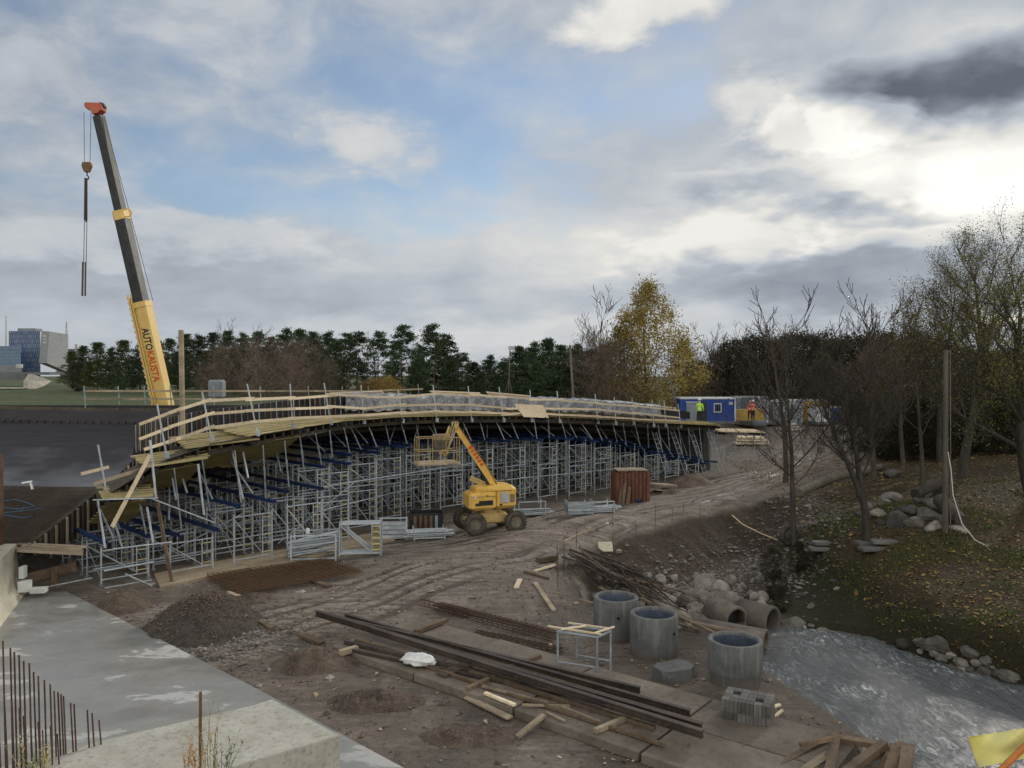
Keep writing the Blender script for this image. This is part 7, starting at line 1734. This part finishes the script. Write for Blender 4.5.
for i, (px, top, Y) in enumerate([(347, 333, 92), (358, 331, 96), (379, 331, 92), (404, 325, 98), (396, 340, 110), (432, 324, 90), (446, 334, 94), (462, 352, 88), (421, 345, 104), (420, 356, 86)]):
    g, h = hfor(px, Y, top); make_tree('pine_tree', f'open crowned tall pine in the gap of the tree belt, {ordw([347,358,379,396,404,420,421,432,446,462].index(px))} from the left', 'tree', 'tall open pines in the gap', g, *scots_m[i % 3], sc=h/8, rz=i*1.3)
for i, (px, top, Y) in enumerate([(440, 344, 96), (452, 360, 84), (475, 362, 90), (490, 356, 94), (503, 362, 88), (520, 346, 92), (534, 343, 98), (548, 339, 92), (562, 345, 96), (577, 345, 92), (592, 350, 88), (604, 345, 98), (537, 362, 84), (569, 366, 84), (415, 362, 92), (395, 366, 96), (482, 372, 80), (600, 362, 84)]):
    g, h = hfor(px, Y, top); make_tree('pine_tree', f'dense black green pine behind the bridge middle, {ordw(sorted([440,452,475,490,503,520,534,548,562,577,592,604,537,569,415,395,482,600]).index(px))} from the left', 'tree', 'dense pines behind the bridge middle', g, *pine_m[i % 3], sc=h/8, rz=i*2.1)
fill = [(78, 364, 100), (106, 358, 118), (132, 360, 116), (160, 358, 120), (186, 355, 118), (214, 352, 120), (240, 352, 118), (268, 350, 120), (294, 348, 118), (318, 350, 118), (340, 360, 112), (364, 368, 112), (388, 372, 112), (424, 366, 108), (448, 360, 106), (470, 366, 104), (488, 366, 104), (506, 362, 106), (526, 356, 106), (548, 354, 106), (570, 352, 106), (590, 354, 104)]
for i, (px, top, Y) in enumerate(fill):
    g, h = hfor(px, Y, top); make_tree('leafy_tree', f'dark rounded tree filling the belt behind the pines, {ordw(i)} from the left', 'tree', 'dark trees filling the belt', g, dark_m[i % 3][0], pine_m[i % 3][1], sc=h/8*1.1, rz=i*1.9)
# spiky leafless tips above the belt
for i, (px, top, Y) in enumerate([(226, 322, 94), (258, 322, 96), (376, 330, 110), (408, 338, 112)]):
    g, h = hfor(px, Y, top); make_tree('bare_tree', f'thin bare treetop rising above the pines, {ordw(i)} from the left', 'tree', None, g, bare_m[i % 4], None, sc=h/8*.98, rz=i)
# brown bare bushes behind the rail
for i, (px, top, Y) in enumerate([(222, 352, 72), (244, 347, 74), (266, 344, 72), (288, 348, 74), (306, 346, 72), (324, 362, 72), (212, 368, 70), (255, 362, 66), (292, 360, 66)]):
    g, h = hfor(px, Y, top); make_tree('brown_bush', f'reddish brown leafless bush before the pines, {ordw(sorted([222,244,266,288,306,324,212,255,292]).index(px))} from the left', 'bush', 'brown bushes before the pines', g, brown_m[i % 2], haze_b[i % 3], sc=h/4.5*1.15, rz=i*1.1)
# yellow poplar
g, h = hfor(648, 78, 284); p, rs = crown_pts('poplar', h, 5.6, 3); p = np.concatenate([p, p+rs.randn(*p.shape)*.2, p+rs.randn(*p.shape)*.3]); cm_ = quads_mesh('crown', p, .1, rs, 'goldleaf'); tr = branch_mesh('trunk', branches(np.random.RandomState(4), h, .2, 2, .9, .4, .15, 13), 'bark', .02); make_tree('yellow_tree', 'tall golden yellow tree behind the bridge, brightest in the row', 'tree', None, g, cm_, tr)
g, h = hfor(683, 82, 340); p, rs = crown_pts('poplar', h, 2.6, 5); make_tree('yellow_tree', 'small thin yellowish tree right of the tall golden tree', 'tree', None, g, quads_mesh('crown', p[::3], .13, rs, 'sparseleaf'), branch_mesh('trunk', branches(np.random.RandomState(14), h, .1, 3, .8), 'twig', .014))
g, h = hfor(622, 80, 330); p, rs = crown_pts('poplar', h, 3.2, 6); make_tree('olive_tree', 'dull olive tree left of the tall golden tree', 'tree', None, g, quads_mesh('crown', p[::2], .14, rs, 'sparseleaf'), branch_mesh('trunk', branches(np.random.RandomState(15), h, .14, 2, .8), 'twig', .014))
# bare trees behind and right
bl_ = [(603, 294, 80, 'left of the tall golden tree'), (590, 318, 84, 'farthest left behind the golden tree'), (706, 322, 74, 'right of the tall golden tree'), (720, 332, 82, 'behind the blue cabin, left one'), (740, 330, 78, 'behind the blue cabin, right one'), (762, 322, 70, 'behind the grey cabins'), (786, 290, 48, 'tall, over the cabins'), (812, 320, 66, 'over the ochre cabin'), (838, 325, 62, 'right of the ochre cabin'), (874, 280, 44, 'broad, on the right before bright sky'), (858, 312, 56, 'between two taller bare trees'), (905, 300, 48, 'left of the big leafy tree'), (750, 345, 62, 'low, over the blue cabin'), (826, 340, 58, 'low, over the small blue container'), (890, 330, 60, 'behind the forked tree')]
for i, (px, top, Y, lab) in enumerate(bl_):
    if 700 < px < 860 and px != 786: Y = 90+i
    g, h = hfor(px, Y, top); make_tree('bare_tree', f'leafless twiggy tree {lab}', 'tree', 'leafless trees', g, bare_m[i % 4], None, sc=h/8, rz=i*2.3)
# dark thicket on the right
th = [(700, 362, 92), (718, 352, 96), (732, 343, 90), (746, 340, 94), (760, 336, 88), (776, 342, 92), (792, 336, 96), (806, 334, 88), (822, 336, 92), (838, 340, 86), (852, 335, 88), (868, 338, 84), (884, 333, 88), (900, 340, 80), (915, 336, 84), (932, 340, 78), (948, 345, 80), (965, 350, 76), (984, 350, 78), (1003, 350, 74), (1022, 350, 72), (1042, 350, 72), (770, 366, 84), (815, 365, 84), (858, 368, 78), (895, 368, 74), (930, 372, 68), (960, 378, 64), (990, 382, 62), (1020, 385, 60), (745, 366, 86), (835, 372, 86), (877, 372, 86), (910, 385, 66), (947, 395, 58), (975, 400, 56), (1005, 405, 54)]
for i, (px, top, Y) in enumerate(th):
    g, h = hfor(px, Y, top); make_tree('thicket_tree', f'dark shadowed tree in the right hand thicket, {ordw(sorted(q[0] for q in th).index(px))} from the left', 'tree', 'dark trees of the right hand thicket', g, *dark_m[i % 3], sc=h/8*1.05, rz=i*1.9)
for i, (px, top, Y) in enumerate([(728, 350, 90), (756, 346, 92), (782, 352, 90), (804, 350, 91), (832, 352, 90), (850, 350, 92), (876, 350, 60), (598, 338, 76), (612, 342, 74), (690, 352, 86)]):
    g, h = hfor(px, Y, top); make_tree('brown_tree', f'brown leafless twiggy tree before the dark thicket, {ordw(sorted([728,756,782,804,832,850,876,598,612,690]).index(px))} from the left', 'tree', 'brown leafless trees', g, brown_m[i % 2], haze_b[i % 3], sc=h/4.5*1.05, rz=i*1.3)
# near thin trees on the bank
def near_tree(px, py, top, label, seed, lean, n1, spread, r0, sparse=0, fork=False, leafmat_='darkleaf', start=.3, depth=3, leafn=1, size=.05, up=.25, hmul=1.0, lsp=.15):
    g = GT(px, py); h = (P(px, top, g.y).z-g.z)*hmul; rs = np.random.RandomState(seed); sg = branches(rs, h, r0, depth, spread, up, start, n1, lean=lean)
    if fork:
        r2 = np.random.RandomState(seed+50); s2 = branches(r2, h*.8, r0*.75, depth, spread, up, .35, n1, lean=(-.32, .1)); z0 = h*.16
        sg += [([q+Vector((lean[0]*z0, lean[1]*z0, z0)) for q in pts], rr_) for pts, rr_ in s2]
    tr = branch_mesh('trunk', sg, 'bark', .007)
    tw_ = [s for s in sg if s[1][0] <= .03]; cmx = None
    t = thing(name_ := 'bank_tree', label, 'tree', g); child('trunk', tr, t, (0, 0, 0))
    if cmx: child('twigs', cmx, t, (0, 0, 0))
    e0 = np.array([tuple(p_) for pts, rr_ in tw_ for p_ in pts[1:]]); i0 = rs.randint(0, len(e0), 5000); child('fine_twigs', quads_mesh('fine_twigs', e0[i0]+rs.randn(5000, 3)*.16, .13, rs, 'twighaze', aspect=.04), t, (0, 0, 0))
    if sparse:
        ends = [p_ for pts, rr_ in tw_ for p_ in pts[1:]]; e = np.array([tuple(p_) for p_ in ends]); idx = rs.randint(0, len(e), sparse); cen = e[idx]+rs.randn(sparse, 3)*lsp; child('leaves', quads_mesh('leaves', cen, size, rs, leafmat_), t, (0, 0, 0))
    return t
near_tree(795, 545, 318, 'thin dark tree with leaning trunk standing on the slope above the pipes', 3, (-.16, 0), 13, .35, .16, 4500, start=.34, size=.03, lsp=.2)
near_tree(866, 546, 330, 'forked dark tree standing beside the dark stone slabs', 8, (.04, 0), 11, .45, .19, 4500, fork=True, start=.4, size=.03, lsp=.2)
near_tree(922, 500, 300, 'slim tree behind the broken stones', 9, (.02, 0), 10, .5, .12, 2500, start=.4, size=.05, leafmat_='sparseleaf')
near_tree(962, 478, 285, 'dark tree with thick trunk left of the golden leaf patch', 12, (.05, 0), 11, .5, .26, 5000, start=.3, size=.045, leafmat_='sparseleaf')
# big spreading tree at the right
near_tree(1036, 500, 262, 'big spreading half leafless tree filling the right edge', 21, (-.3, .05), 17, .35, .34, 16000, start=.22, size=.04, leafmat_='sparseleaf', up=.22, hmul=1.05, lsp=.3)
near_tree(985, 452, 228, 'large autumn tree with sparse olive leaves before the bright sky', 33, (.02, 0), 18, .4, .28, 18000, start=.3, size=.04, leafmat_='sparseleaf', up=.3, lsp=.32)
near_tree(940, 462, 250, 'sparse leaved tree left of the large autumn tree', 37, (-.03, 0), 14, .4, .18, 8000, start=.3, size=.045, leafmat_='sparseleaf', up=.3, lsp=.3)
# pole with hanging cable
a = GT(945, 533); up_t = thing('utility_pole', 'weathered grey square pole standing on the leafy bank with a hanging cable', 'pole', a)
f = MB(); tp_ = P(946, 350, a.y+.2); f.tube([a-Vector((0, 0, .2)), tp_], [.12, .09], 10); f.build('pole', MT['poleold'], up_t)
f = MB(); f.tube([a+Vector((.17, -.1, -.2)), tp_+Vector((.12, -.1, 0))], .018, 6); f.build('conduit', MT['poleold'], up_t)
f = MB(); pts = [P(948, 452, a.y), P(951, 470, a.y-.2), P(953, 495, a.y-.4), P(962, 524, a.y-1), P(975, 540, a.y-1.4), P(992, 549, a.y-1.8), P(1012, 550, a.y-2), P(1045, 542, a.y-2.2)]; f.tube(pts, .022, 6); tag(f.build('cable', MT['wire']), 'pale cable hanging from the grey pole and curving to the right edge', 'cable')
# shrubs, twigs on the banks
for i, (px, py, h, m_) in enumerate([(762, 598, 1.1, 1), (776, 600, 1.2, 0), (748, 592, .9, 1), (772, 580, 1.3, 0), (786, 588, 1.3, 1), (800, 572, 1.2, 0), (783, 612, .9, 0), (755, 584, .8, 1)]):
    g = GT(px, py); me_ = [dark_m[i % 3][0], bare_m[i % 4]][m_]; t = make_tree('shrub', f'low dark shrub by the pipes and bank, {ordw(sorted([762,776,748,772,786,800,783,755]).index(px))} from the left', 'shrub', 'low shrubs above the pipes', g, me_, None, sc=h/8*1.1, rz=i)
for i, (px, top, Y) in enumerate([(375, 380, 62), (388, 378, 66), (366, 383, 62)]):
    g, h = hfor(px, Y, top); o = child('tmp', quads_mesh('crown', crown_pts('bush', 3, 1.6, i)[0], .06, np.random.RandomState(i), 'rustleaf'), None, (0, 0, 0)); m__ = o.data; bpy.data.objects.remove(o)
    make_tree('rust_bush', f'rusty yellow bush behind the rail, {["middle", "rightmost", "leftmost"][i]} of three', 'bush', None, g, m__, None, sc=max(h, 1)/3)
g = gcol(217, 60); t = thing('big_bag', 'grey big bag standing behind the rail near the wood post', 'bag', P(217, 398, 52)); f = MB(); rb_box(f, (0, 0, .6), (.9, .9, 1.2), .1); f.build('sack_body', MT['contgrey'], t, local=True)

# dark undergrowth under the right trees
ug = [(884, 395, 54), (902, 388, 52), (922, 392, 50), (944, 398, 48), (968, 402, 50), (990, 400, 47), (1012, 404, 46), (1034, 400, 46), (858, 400, 60), (1000, 372, 52), (1030, 365, 50), (975, 370, 54), (940, 368, 56), (905, 368, 58)]
for i, (px, top, Y) in enumerate(ug):
    g, h = hfor(px, Y, top); make_tree('undergrowth_shrub', f'dark tall shrub under the right trees, {ordw(sorted(q[0] for q in ug).index(px))} from the left', 'shrub', 'dark shrubs under the right trees', g, dark_m[i % 3][0], brown_m[i % 2] if False else None, sc=h/8*1.1, rz=i*1.4, scz=h/8)
